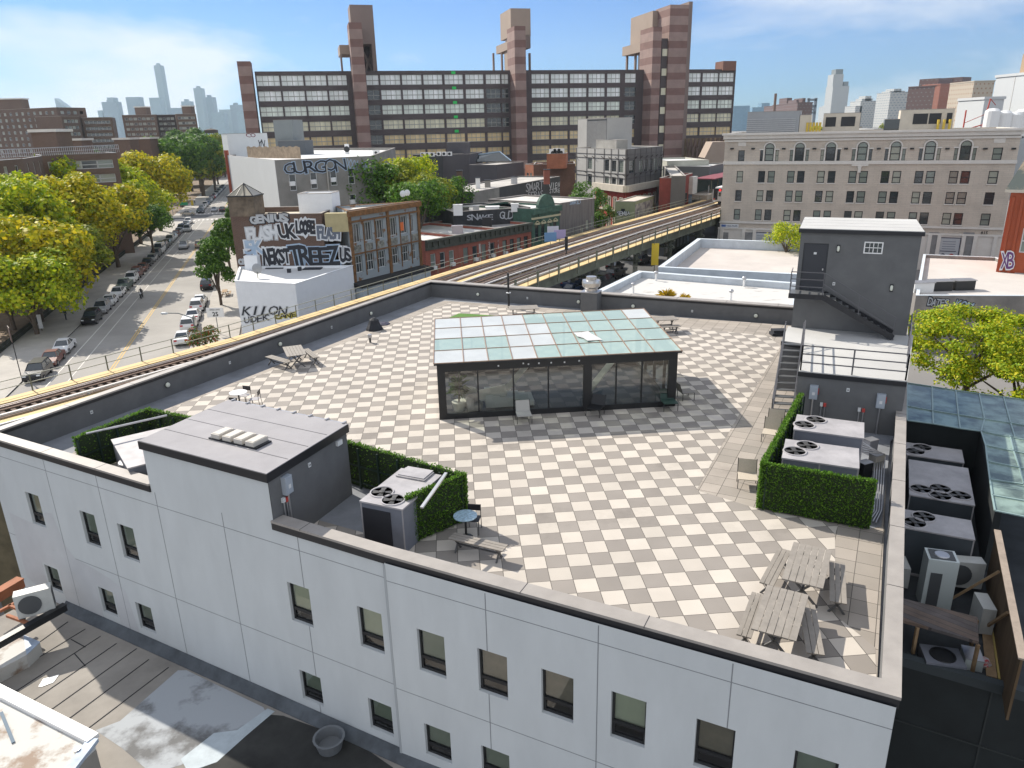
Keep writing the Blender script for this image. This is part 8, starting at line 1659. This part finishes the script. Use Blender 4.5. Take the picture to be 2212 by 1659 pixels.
for i, (x0, x1, yb, yt, Y, lb) in enumerate(((285, 490, 800, 655, 172, 'brown brick stair hut with a white cap on the near housing block'), (570, 685, 780, 725, 230, 'low brown roof hut in the middle distance behind the near block'), (960, 1090, 810, 718, 250, 'brown roof hut with a pale cap right of the near block'), (1150, 1255, 790, 712, 260, 'second brown roof hut with a pale cap before the green trees'), (1125, 1220, 510, 450, 482, 'brown roof hut left on the tall housing block'), (1515, 1590, 505, 442, 486, 'brown roof hut right on the tall housing block'), (-20, 190, 460, 385, 402, 'wide brown roof hut on the far left slab'), (1740, 1900, 800, 690, 420, 'pinkish brick building with a water tank left of the tenement'))):
    a_, b_ = at(cA1(x0, yb), Y), at(cA1(x1, yb), Y); zt = at(cA1(x0, yt), Y).z; t = thing('brick_roof_hut', lb, 'roof hut' if i < 7 else 'building', (a_.x, a_.y, a_.z-3)); L_ = b_.x-a_.x; hh = zt-a_.z+3
    MB().box(0, L_, 0, 6, 0, hh).build('wall', proj if i < 7 else mat('pink_brick', (.24, .15, .12), .9, .1, .2), t); MB().box(-.4, L_+.4, -.4, 6.4, hh, hh+.6).build('roof_cap', trim, t)
a_ = at(cA1(1757, 690), 421); zt = at(cA1(1757, 622), 421).z; t = thing('water_tank', 'small dark wooden water tank on legs left of the tenement', 'water tank', (a_.x, a_.y, a_.z)); hh = zt-a_.z
mb = MB()
for x in (-2, 2): mb.bar((x, -2, 0), (x, -2, hh*.4), .4).bar((x, 2, 0), (x, 2, hh*.4), .4)
mb.build('legs', black_m, t); MB().lathe([(3.6, hh*.4), (3.6, hh*.8), (.1, hh)], (0, 0, 0), 12).build('tank', mat('dark_wood', (.07, .055, .045), .9), t)
# roof fence of the near block
a_, b_ = at(cA1(0, 800), 150), at(cA1(990, 775), 172); fb = [at(cA1(0, 870), 150), at(cA1(990, 820), 172)]; t = thing('roof_guard_fence', 'pale metal guard fence along the near housing block roof', 'fence', fb[0]); v1 = fb[1]-fb[0]; hh = a_.z-fb[0].z; mb = MB()
for k in range(60): p = v1*(k/59); mb.bar(p, p+Vector((0, 0, hh)), .07)
mb.bar((0, 0, hh), v1+Vector((0, 0, hh)), .12).bar((0, 0, hh*.5), v1+Vector((0, 0, hh*.5)), .08); mb.build('rails', galv, t)
# --- filler of distant low roofs, each a block of its own
rf = random.Random(5); fm_ = [mat('far_wall_%s' % n, c, .9) for n, c in (('brown', (.15, .09, .07)), ('tan', (.28, .24, .19)), ('grey', (.22, .22, .22)), ('white', (.42, .42, .40)), ('red', (.22, .08, .05)))]
fr_ = [mat('far_roof_%s' % n, c, .9) for n, c in (('pale', (.45, .44, .42)), ('grey', (.22, .22, .22)), ('silver', (.34, .35, .36)))]
FT = {}
for i in range(250):
    x_px = rf.choice([rf.uniform(380, 500), rf.uniform(1590, 2215), rf.uniform(-40, 460), rf.uniform(1640, 2215)]); Y = rf.uniform(270, 1500)**1.0; q = at((x_px, 300), Y); 
    s_, t_ = (q.xy-S0).dot(SD), (q.xy-S0).dot(SN)
    if (-20 < t_ < 38 and s_ < 420) or (x_px < 600 and t_ < 0 and s_ < 380): continue
    wv, dv = rf.uniform(9, 26), rf.uniform(10, 22); hv = min(rf.uniform(8, 17), 24); k = (rf.randrange(5), rf.randrange(3), rf.randrange(4))
    if k not in FT: FT[k] = (MB().box(-.5, .5, 0, 1, 0, 1).mesh('wall', fm_[k[0]]), MB().box(-.49, .49, .02, .98, 1.0, 1.04).mesh('roof', fr_[k[1]]))
    t = thing('distant_building', 'low distant building among the far city roofs', 'building', (q.x, q.y, 0), rf.uniform(-.4, .4), 'low distant city buildings'); obj('wall', FT[k][0], t, scale=(wv, dv, hv)); obj('roof', FT[k][1], t, scale=(wv, dv, hv))
for i in range(40):
    x_px = rf.choice([rf.uniform(-20, 480), rf.uniform(0, 480), rf.uniform(1600, 2200)]); Y = rf.uniform(280, 900); q = at((x_px, 300), Y)
    tree('distant green tree between the far housing blocks', (q.x, q.y), 20+i % 3, [leafG, leafO, leafYG][i % 3], 4.5, 6, 2200, .8, 'distant trees among the housing', trunk=2.5, sc_=2.4, rz=i, name='distant_tree')
# haze
HZ = MB().box(-3200, 4200, -55, 5600, -1, 540).mesh('haze', bpy.data.materials.new('haze')); hm = HZ.materials[0]; hm.use_nodes = True; nt = hm.node_tree; nt.nodes.remove(nt.nodes['Principled BSDF']); pv = nt.nodes.new('ShaderNodeVolumePrincipled'); pv.inputs['Color'].default_value = (.72, .88, 1, 1); pv.inputs['Density'].default_value = .000075; pv.inputs['Anisotropy'].default_value = .2
nt.links.new(pv.outputs[0], nt.nodes['Material Output'].inputs['Volume']); obj('haze', HZ, kind='stuff')
# ================================================================= neighbour roof, lower left
ZN = 7.35; c8 = S(1000, 2080, .7414)
nr_tan = mat('worn_tan_roof', (.25, .23, .205), .9, .3, .35, stretch=None); nr_grey = mat('pale_grey_patch', (.36, .38, .40), .85, col2=(.13, .13, .13), scale=.55, contrast=(.36, .48)); nr_blk = mat('black_tar_patch', (.03, .03, .028), .9, .6, .6); seam = mat('tar_seam', (.03, .03, .035), .9)
NB = thing('neighbour_roof_building', 'lower neighbouring building with a worn tan and grey tar roof at the bottom left', 'building', (0, 0, 0))
nd = (Vector(W0[1])-Vector(W0[0])).normalized(); npn = V2(nd.y, -nd.x)      # toward the camera
b0 = Vector(W0[0])+nd*2.6
def NP(u, v, z=ZN): p = b0+nd*u+npn*v; return (p.x, p.y, z)
MB().prism([NP(-1.5, 14)[:2], NP(19.5, 14)[:2], NP(19.5, .01)[:2], NP(0, .01)[:2], NP(-1.5, .01)[:2]], 0, ZN).build('wall', grey_st, NB)
MB().poly([NP(-1.5, 14, ZN+.004), NP(19.4, 14, ZN+.004), NP(19.4, .02, ZN+.004), NP(-1.5, .02, ZN+.004)]).build('tan_roof', nr_tan, NB)
def npx(q, z=ZN): p = P(q, z); return (p.x, p.y)
gp_ = [c6(1230, 985), c6(1290, 985), c6(1820, 1240), c6(1850, 1300), c6(1640, 1440), c6(1250, 1640), c6(1050, 1700), c6(840, 1520), c6(660, 1400), c6(830, 1335)]
MB().poly([(*npx(q), ZN+.008) for q in gp_][::-1]).build('grey_patch', nr_grey, NB)
bp_ = [c6(1850, 1290), c6(1960, 1300), c6(2212, 1390), c8(390, 905), c8(640, 1079), c8(500, 1300), c6(1200, 1800), c6(1400, 1660), c6(1600, 1500)]
MB().poly([(*npx(q), ZN+.012) for q in bp_][::-1]).build('black_patch', nr_blk, NB)
MB().poly([(*npx(q), ZN+.016) for q in (c6(1250, 1600), c6(1480, 1420), c6(1640, 1400), c6(1850, 1250), c6(1900, 1270), c6(1700, 1440), c6(1500, 1620), c6(1300, 1690))][::-1]).build('white_coating_streak', mat('pale_blue_coating', (.42, .47, .50), .8, .15, 2), NB)
mb = MB()
for q0, q1 in ((c6(470, 650), c6(0, 985)), (c6(590, 700), c6(0, 1060)), (c6(695, 750), c6(80, 1150)), (c6(805, 800), c6(200, 1215)), (c6(945, 835), c6(330, 1275)), (c6(1030, 910), c6(450, 1340)), (c6(1165, 965), c6(580, 1410)), (c6(490, 770), c6(590, 825)), (c6(515, 870), c6(590, 955))):
    a, b = npx(q0), npx(q1); mb.bar((*a, ZN+.01), (*b, ZN+.01), .028, .02)
mb.build('tar_seam', seam, NB)
mb = MB(); mb.prism([NP(.3, .3)[:2], NP(19.4, .3)[:2], NP(19.4, .012)[:2], NP(.3, .012)[:2]], ZN, [ZN+.03, ZN+.03, ZN+.32, ZN+.32]); mb.build('wall_flashing', mat('dark_flashing', (.07, .08, .09), .7, .4, 1.5), NB)
wq = [npx(q) for q in (c6(265, 1100), c6(300, 1045), c6(410, 1015), c6(370, 1070), c6(290, 1100))]; MB().poly([(*p, ZN+.02) for p in wq][::-1]).build('white_paint_splash', white_m, NB)
# raised white coated roof in the corner
zr = ZN+1.0; rq = [P(c6(-260, 1010), zr), P(c6(0, 1145), zr), P(c6(650, 1475), zr), P(c6(665, 1530), zr), P(c6(430, 1760), zr), P(c6(-300, 1800), zr)]
RR_ = thing('white_coated_roof', 'raised white coated metal roof with rust stains in the bottom left corner', 'roof', (0, 0, 0)); MB().prism(rq[::-1], 0, zr).build('wall', grey_st, RR_)
mb = MB(); mb.poly([(p.x, p.y, zr+.01) for p in rq[::-1]]); mb.build('coating', mat('rusty_white_coating', (.50, .49, .46), .75, col2=(.25, .18, .13), scale=1.3, contrast=(.36, .5)), RR_)
mb = MB(); mb.bar((rq[0].x, rq[0].y, zr+.08), (rq[2].x, rq[2].y, zr+.08), .35, .14); mb.build('white_edge', white_m, RR_); mb = MB(); mb.bar((rq[2].x, rq[2].y, zr+.06), (rq[4].x, rq[4].y, zr+.06), .3, .12); mb.build('blue_edge', mat('blue_white_edge', (.35, .42, .52), .6, .3, 2), RR_)
p0, p1 = P(c6(10, 1280), zr), P(c6(95, 1490), zr); mb = MB(); mb.bar((p0.x, p0.y, zr+.04), (p1.x, p1.y, zr+.04), .09, .02); mb.build('blue_strap', mat('blue_strap_m', (.08, .13, .18), .7), RR_)
p = P(c6(540, 1555), zr); MB().tube([(p.x, p.y, zr-.05), (p.x, p.y, zr+.16)], .09, 10).build('roof_drain', alu, RR_)
# white patch roof upper left, steel beams and condenser
p0, p1, p2, p3 = [P(q, ZN+.5) for q in (c6(0, 940), c6(160, 740), c6(275, 790), c6(180, 880))]
t = thing('white_tarp_roof', 'crumpled white coated roof patch under the steel beams at the left edge', 'roof', (p1.x, p1.y, ZN)); MB().prism([(p.x-p1.x, p.y-p1.y) for p in (P(c6(-100, 900), ZN+.5), P(c6(-30, 990), ZN+.5), p3, p2, p1, P(c6(-50, 790), ZN+.5))], 0, .5).build('coating', MATS['rusty_white_coating'], t); MB().prism([(p.x-p1.x+.02, p.y-p1.y) for p in (p3, p2, p1)], .5, .52).build('blue_edge', MATS['blue_white_edge'], t)
zb = ZN+1.0; a, b = P(c6(0, 800), zb), P(c6(455, 545), zb); t = thing('steel_beam', 'black steel beam running from the wall to the left picture edge', 'beam', (a.x, a.y, zb)); dv = Vector((b.x-a.x, b.y-a.y, 0)); MB().bar(-dv*.3+Vector((0, 0, 0)), dv, .16, .26).build('web', black_m, t); MB().bar(-dv*.3+Vector((0, 0, .13)), dv+Vector((0, 0, .13)), .26, .03).build('flange', black_m, t)
rustb = mat('orange_rust_beam', (.30, .11, .05), .8, .3, 2); a, b = P(c6(-60, 500), zb), P(c6(150, 375), zb); t = thing('rusty_beam', 'rust orange steel beam above the condenser at the left edge', 'beam', (a.x, a.y, zb)); dv = Vector((b.x-a.x, b.y-a.y, 0)); MB().bar((0, 0, 0), dv, .3, .35).build('web', rustb, t); MB().bar((0, 0, .2), dv+Vector((0, 0, .2)), .4, .05).build('flange', rustb, t)
t = thing('beam_frame', 'thin rust orange and white frame bars under the condenser', 'frame', (a.x, a.y, zb)); mb = MB()
for q0, q1 in ((c6(0, 575), c6(140, 500)), (c6(60, 535), c6(180, 580)), (c6(50, 605), c6(200, 660))): u, v = P(q0, zb), P(q1, zb); mb.bar((u.x-a.x, u.y-a.y, 0), (v.x-a.x, v.y-a.y, 0), .1)
mb.build('bar', rustb, t)
def split_unit(name, label, q, zbase, rz, w_=.95, h=.8, d=.36, fan=True):
    p = P(q, zbase); t = thing(name, label, 'air conditioner', (p.x, p.y, zbase), rz); MB().box(-w_/2, w_/2, -d/2, d/2, .08, h).build('cabinet', mat('ac_white', (.48, .49, .47), .5, .08, 3), t)
    if fan: MB().lathe([(h*.36, -d/2-.005), (h*.36, -d/2-.03), (1e-3, -d/2-.035)], (-w_*.12, 0, h*.54), 20, 0, 'y').build('fan_grille', mat('grille_dark', (.07, .075, .08), .7), t)
    MB().box(w_*.36, w_/2+.004, -d/2+.02, d/2-.02, .2, h-.1).build('side_grille', MATS['grille_dark'], t); MB().box(-w_/2+.1, -w_/2+.2, -d/2, d/2, 0, .08).box(w_/2-.2, w_/2-.1, -d/2, d/2, 0, .08).build('foot', black_m, t); return t
split_unit('split_condenser', 'white outdoor condenser on steel beams at the left edge', c6(265, 590), zb, math.radians(28), 1.15, 1.0, .42)
# planter tub at the wall foot
p = P(c8(320, 965), ZN+.1); t = thing('plastic_tub', 'grey plastic tub standing on the black tar by the white wall', 'tub', (p.x, p.y, ZN)); MB().lathe([(.34, 0), (.44, .4), (.47, .42), (.40, .42), (.34, .12), (1e-3, .12)], (0, 0, 0), 18).build('shell', mat('tub_grey', (.14, .15, .16), .6), t)
# brown mossy post at the far left edge
a = at((12, 1215), 27.5); t = thing('mossy_wall', 'narrow mossy brown wall slab at the far left beside the white building', 'wall', (a.x-.3, a.y+1, 0)); MB().box(-1.2, .6, 0, 2, 0, at((10, 1075), 28.5).z).build('slab', mat('mossy_brown', (.12, .10, .06), .9, .5, .8), t)
# ================================================================= terrace right of the main building
zt_ = 10.0
R0 = Vector(OUT[2]); rdv = (Vector(OUT[3])-R0).normalized(); rno = V2(rdv.y, -rdv.x)
def RP(u, v): p = R0+rdv*u+rno*v; return (p.x, p.y)
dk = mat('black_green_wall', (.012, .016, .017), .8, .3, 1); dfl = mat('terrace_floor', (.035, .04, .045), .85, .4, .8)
TB_ = thing('dark_terrace_building', 'dark walled lower building with an equipment terrace right of the white one', 'building', (0, 0, 0))
fr0, fr1 = P(c3b(1330, 890), zt_+.25), P(c3b(2212, 1140), zt_+.25); fdv = (fr1-fr0).normalized()
fb0 = RP(-.2, .0)
fa = Vector(RP((fr0-R0).dot(rdv), .02)); fe = fa+fdv*14
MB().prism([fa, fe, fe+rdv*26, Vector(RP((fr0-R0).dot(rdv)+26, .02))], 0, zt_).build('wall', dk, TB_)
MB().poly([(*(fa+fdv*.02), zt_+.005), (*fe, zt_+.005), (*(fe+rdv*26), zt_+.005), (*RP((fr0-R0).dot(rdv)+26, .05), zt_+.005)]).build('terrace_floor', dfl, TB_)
MB().prism([fa, fe, fe+rdv*.25, fa+rdv*.25], zt_, zt_+.28).build('front_kerb', mat('slate_kerb', (.035, .045, .05), .7), TB_)
fM, _ = frame(fa, fe); mb = MB(); mb.M = fM
for z in (8.2, 5.0): mb.box(0, 14, -.04, -.003, z-.04, z)
for u in (2.6, 5.6): mb.box(u, u+.04, -.03, -.004, 5, 10)
mb.build('panel_joint', mat('joint_grey', (.03, .035, .035), .8), TB_)
bz = 12.3; bw0, bw1 = P(c3(1405, 328), bz), P(c3(1912, 405), bz); 
BW = thing('black_back_wall', 'black back wall of the equipment terrace under the glass canopy', 'wall', (0, 0, 0)); dd = (bw1-bw0).normalized(); pp = V2(-dd.y, dd.x); rs = P(c3(2010, 955), bz)
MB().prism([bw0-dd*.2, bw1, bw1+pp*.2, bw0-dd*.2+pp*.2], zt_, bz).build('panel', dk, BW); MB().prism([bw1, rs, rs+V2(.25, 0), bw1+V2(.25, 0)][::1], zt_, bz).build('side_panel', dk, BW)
# glass canopy
canglass = mat('canopy_glass', (.17, .23, .20), .10, .45, .9, spec=.45, contrast=(.4, .6)); cf_ = mat('canopy_frame', (.25, .35, .34), .4)
CN = thing('glass_canopy', 'green glass canopy of square panes reflecting trees at the right edge', 'canopy', (bw0.x, bw0.y, bz)); O2 = Vector((bw0.x, bw0.y))
def cp(q, dz=0): p = P(q, bz+.05)-O2; return (p.x, p.y, .05+dz)
k1 = [c3(1405, 68), c3(1575, 93), c3(1740, 120), c3(1902, 143), c3(2070, 165), c3(2240, 190)]; k2 = [c3(1402, 228), c3(1580, 260), c3(1757, 287), c3(1938, 318), c3(2118, 345), c3(2300, 375)]; k3 = [c3(1405, 328), c3(1584, 352), c3(1770, 384), c3(1915, 403), c3(2150, 450), c3(2350, 490)]
for ra_, rb_ in ((k1, k2), (k2, k3)):
    for i in range(5):
        MB().poly([cp(rb_[i]), cp(rb_[i+1]), cp(ra_[i+1]), cp(ra_[i])]).build('pane', canglass, CN)
side_l = [c3(1915, 403), c3(1945, 500), c3(1958, 610), c3(1975, 735), c3(1990, 845), c3(2010, 952)]; side_m = [c3(2115, 435), c3(2140, 540), c3(2180, 655), c3(2212, 770), c3(2245, 890), c3(2290, 1010)]; side_r = [c3(2350, 490), c3(2380, 590), c3(2420, 710), c3(2450, 830), c3(2500, 950), c3(2550, 1070)]
for la, lb_ in ((side_l, side_m), (side_m, side_r)):
    for i in range(5): MB().poly([cp(la[i+1]), cp(lb_[i+1]), cp(lb_[i]), cp(la[i])]).build('pane', canglass, CN)
mb = MB()
for r_ in (k1, k2, k3, side_l, side_m):
    for a, b in zip(r_, r_[1:]): mb.bar(cp(a, .02), cp(b, .02), .05, .04)
for a, b, c in zip(k1, k2, k3): mb.bar(cp(a, .02), cp(b, .02), .05, .04).bar(cp(b, .02), cp(c, .02), .05, .04)
for a, b, c in zip(side_l, side_m, side_r): mb.bar(cp(a, .02), cp(b, .02), .05, .04).bar(cp(b, .02), cp(c, .02), .05, .04)
mb.build('glazing_bar', cf_, CN)
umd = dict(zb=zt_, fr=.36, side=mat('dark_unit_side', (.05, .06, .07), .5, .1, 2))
U = 'units on the dark terrace'; uh = 11.75
worn = unit_m
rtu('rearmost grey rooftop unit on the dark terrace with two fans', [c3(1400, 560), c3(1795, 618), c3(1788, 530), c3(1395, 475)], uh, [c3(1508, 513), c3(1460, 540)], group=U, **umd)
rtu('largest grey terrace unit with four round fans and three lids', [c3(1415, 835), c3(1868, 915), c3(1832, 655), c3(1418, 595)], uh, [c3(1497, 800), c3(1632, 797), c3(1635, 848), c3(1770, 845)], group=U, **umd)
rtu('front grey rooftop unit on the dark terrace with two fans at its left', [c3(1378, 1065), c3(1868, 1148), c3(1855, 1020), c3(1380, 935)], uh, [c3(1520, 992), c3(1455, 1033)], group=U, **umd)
ct = P(c3b(1580, 520), zt_); t = thing('tall_condenser', 'tall white condenser tower with a grille on top and a black side grille', 'air conditioner', (ct.x, ct.y, zt_), math.radians(-18)); MB().box(-.42, .42, -.35, .35, 0, 1.75).build('cabinet', mat('ac_pale', (.50, .55, .54), .5), t); MB().box(-.34, .34, -.28, .28, 1.75, 1.77).build('top_grille', MATS['grille_dark'], t); MB().box(-.30, .02, -.37, -.352, .1, 1.3).build('coil_grille', MATS['grille_dark'], t); MB().lathe([(.22, 1.77), (.2, 1.79), (1e-3, 1.79)], (0, 0, 0), 16).build('fan_ring', galv, t)
split_unit('split_condenser', 'white heat pump unit with a round fan grille beside the tall condenser', c3b(1760, 400), zt_+.2, math.radians(-12), 1.15, 1.0, .42)
split_unit('split_condenser', 'small white condenser standing by the wooden fence', c3b(1905, 690), zt_, math.radians(75), .85, .95, .36)
split_unit('split_condenser', 'white condenser half hidden behind the parapet on the terrace', c3b(1345, 380), zt_, math.radians(75), .8, .8, .36)
sh = [P(q, zt_+1.0) for q in (c3b(1330, 625), c3b(1480, 665), c3b(1900, 785), c3b(1890, 615), c3b(1345, 478))]; t = thing('shingled_lean_to', 'small shingled lean-to roof, grey at the left and brown at the right', 'lean-to', (0, 0, zt_)); MB().prism([(p.x, p.y) for p in sh], .9, 1.0).build('shingle_roof', mat('shingles', (.17, .12, .09), .9, .3, 1.2, kind='brick', col2=(.11, .10, .10), mortar=(.06, .05, .05), bs=(.3, .18, .012)), t)
for p in sh: MB().bar((p.x, p.y, 0), (p.x, p.y, .9), .08).build('post', wm, t)
p = P(c3b(1650, 880), zt_+.35); t = thing('round_fan_condenser', 'low condenser with one big round fan under the shingled lean-to', 'air conditioner', (p.x, p.y, zt_), math.radians(-15)); MB().box(-.5, .5, -.4, .4, 0, .35).build('cabinet', unit_side, t); MB().lathe([(.34, .35), (.33, .38), (.3, .38), (.3, .352), (1e-3, .352)], (0, 0, 0), 20).build('fan_well', black_m, t)
p = P(c3b(1850, 900), zt_+.2); t = thing('white_crate', 'flat white box lying at the terrace edge', 'box', (p.x, p.y, zt_), math.radians(-20)); MB().box(-.22, .22, -.3, .3, 0, .35).build('box_body', mat('ac_pale', (.5, .55, .54)), t); MB().box(-.23, .23, -.31, .31, .35, .37).build('lid', galv, t)
p = P(c3b(1935, 930), zt_+.1); t = thing('litter_bag', 'crumpled red and white bag on the terrace', 'bag', (p.x, p.y, zt_), .2); MB().lathe([(.16, 0), (.2, .1), (.12, .22), (1e-3, .24)], (0, 0, 0), 7).build('bag_body', mat('red_white_bag', (.55, .5, .5), .6, col2=(.5, .05, .06), scale=5, contrast=(.4, .5)), t)
wf0, wf1 = P(c3b(2020, 20), zt_+1.9), P(c3b(2190, 900), zt_+1.9); M_, L_ = frame(V2(0, 0), wf1-wf0); t = thing('wooden_fence', 'brown timber fence with a pale top rail along the right side of the terrace', 'fence', (wf0.x, wf0.y, zt_)); mb = MB(); mb.M = M_
mb.box(0, L_, 0, .06, 0, 1.85); 
for k in range(int(L_/.6)): mb.box(k*.6, k*.6+.1, .06, .16, 0, 1.85)
mb.build('board_panel', mat('brown_boards', (.11, .07, .035), .85, .4, 2, stretch=(1, 1, .2)), t); mb = MB(); mb.M = M_; mb.box(-.1, L_, -.05, .14, 1.85, 1.9); mb.build('top_rail', mat('grey_timber', (.28, .23, .19), .85, .2, 3), t)
for i, (q0, z0, q1, z1) in enumerate(((c3b(1710, 490), .2, c3b(2040, 300), 1.7), (c3b(1955, 680), .3, c3b(2100, 585), 1.7))):
    a, b = P(q0, zt_+z0), P(q1, zt_+z1); t = thing('timber_prop', ['long timber prop leaning against the wooden fence', 'short timber prop leaning against the wooden fence nearer the camera'][i], 'prop', (a.x, a.y, zt_+z0)); MB().bar((0, 0, 0), (b.x-a.x, b.y-a.y, z1-z0), .07).build('beam_body', wm, t)
for i, (q0, q1) in enumerate(((c3b(1955, 700), c3b(1990, 1025)), (c3b(2000, 690), c3b(2050, 1040)), (c3b(2015, 688), c3b(2075, 1050)))):
    a, b = P(q0, zt_+.1), P(q1, zt_+.1); t = thing('timber_plank', ['wide brown plank lying by the wooden fence', 'narrow yellow plank next to the wide brown one', 'outermost yellow plank along the fence foot'][i], 'plank', (a.x, a.y, zt_+.05)); MB().bar((0, 0, .02), (b.x-a.x, b.y-a.y, .02), [.25, .1, .1][i], .04).build('board', [wm, mat('yellow_timber', (.42, .32, .10), .8), MATS['yellow_timber'] if 'yellow_timber' in MATS else wm][i], t)
# street and parking right of the stair tower, cars, feathery tree
for q, col, kd, lb in ((c1(1520, 985), 'blue', 'suv', 'blue suv parked below the annex railing'), (c1(1515, 880), 'black', 'sedan', 'dark sedan half hidden behind the yellow green tree'), (c1(1640, 740), 'blue', 'suv', 'blue car under the tagged wall'), (c1(2130, 1080), 'black', 'sedan', 'dark car seen through the yellow green tree branches')):
    p = P(q, 0); car(kd, col, (p.x, p.y, .03), .3, lb)
w_ = at((2105, 735), 46); R_ = random.Random(77)
LG = leafmat('locust_leaves', (.15, .26, .01), (.32, .42, .012), (.60, .52, .02))
TREE['l'] = None
k = tree_mesh(88, 5.4, 4.8, 24000, .17, 110, (.09, .19), .4, (.2, 1.35)); t = thing('honey_locust_tree', 'feathery yellow green tree filling the right edge behind the annex', 'tree', (w_.x, w_.y, 0), .7); zz = w_.z-2.6; obj('crown', k[0].mesh('crown', LG), t, (0, 0, zz)); obj('trunk', k[1].mesh('trunk', bark), t, (0, 0, zz)); MB().tube([(0, 0, 0), (0, 0, zz-1.5)], .22, 8).build('lower_trunk', bark, t); t.scale = (1.08, 1.08, 1)
w_ = at((2230, 800), 43); t2 = dup(t, (w_.x, w_.y, -1.5), 2.1, 'second feathery yellow green tree cut by the right picture edge')
w_ = at(c4(575, 1370), 112); tree('small yellow tinged street tree in front of the pale stone building', (w_.x, w_.y), 34, leafYG, 4.5, 6, 3600, .34, trunk=max(1, w_.z/.75-3), sc_=.75)
p = P(c4(540, 1440), 3); t = thing('street_lamp', 'pale street lamp beside the small tree before the stone building', 'street lamp', (p.x, p.y+3, 0)); zt2 = zat(c4(550, 1290), (p.x, p.y+3)); MB().tube([(0, 0, 0), (0, 0, zt2)], .13, 7).build('pole', plastic_w, t); MB().bar((0, 0, zt2), (2, 0, zt2+.1), .2, .15).build('lamp_head', plastic_w, t)
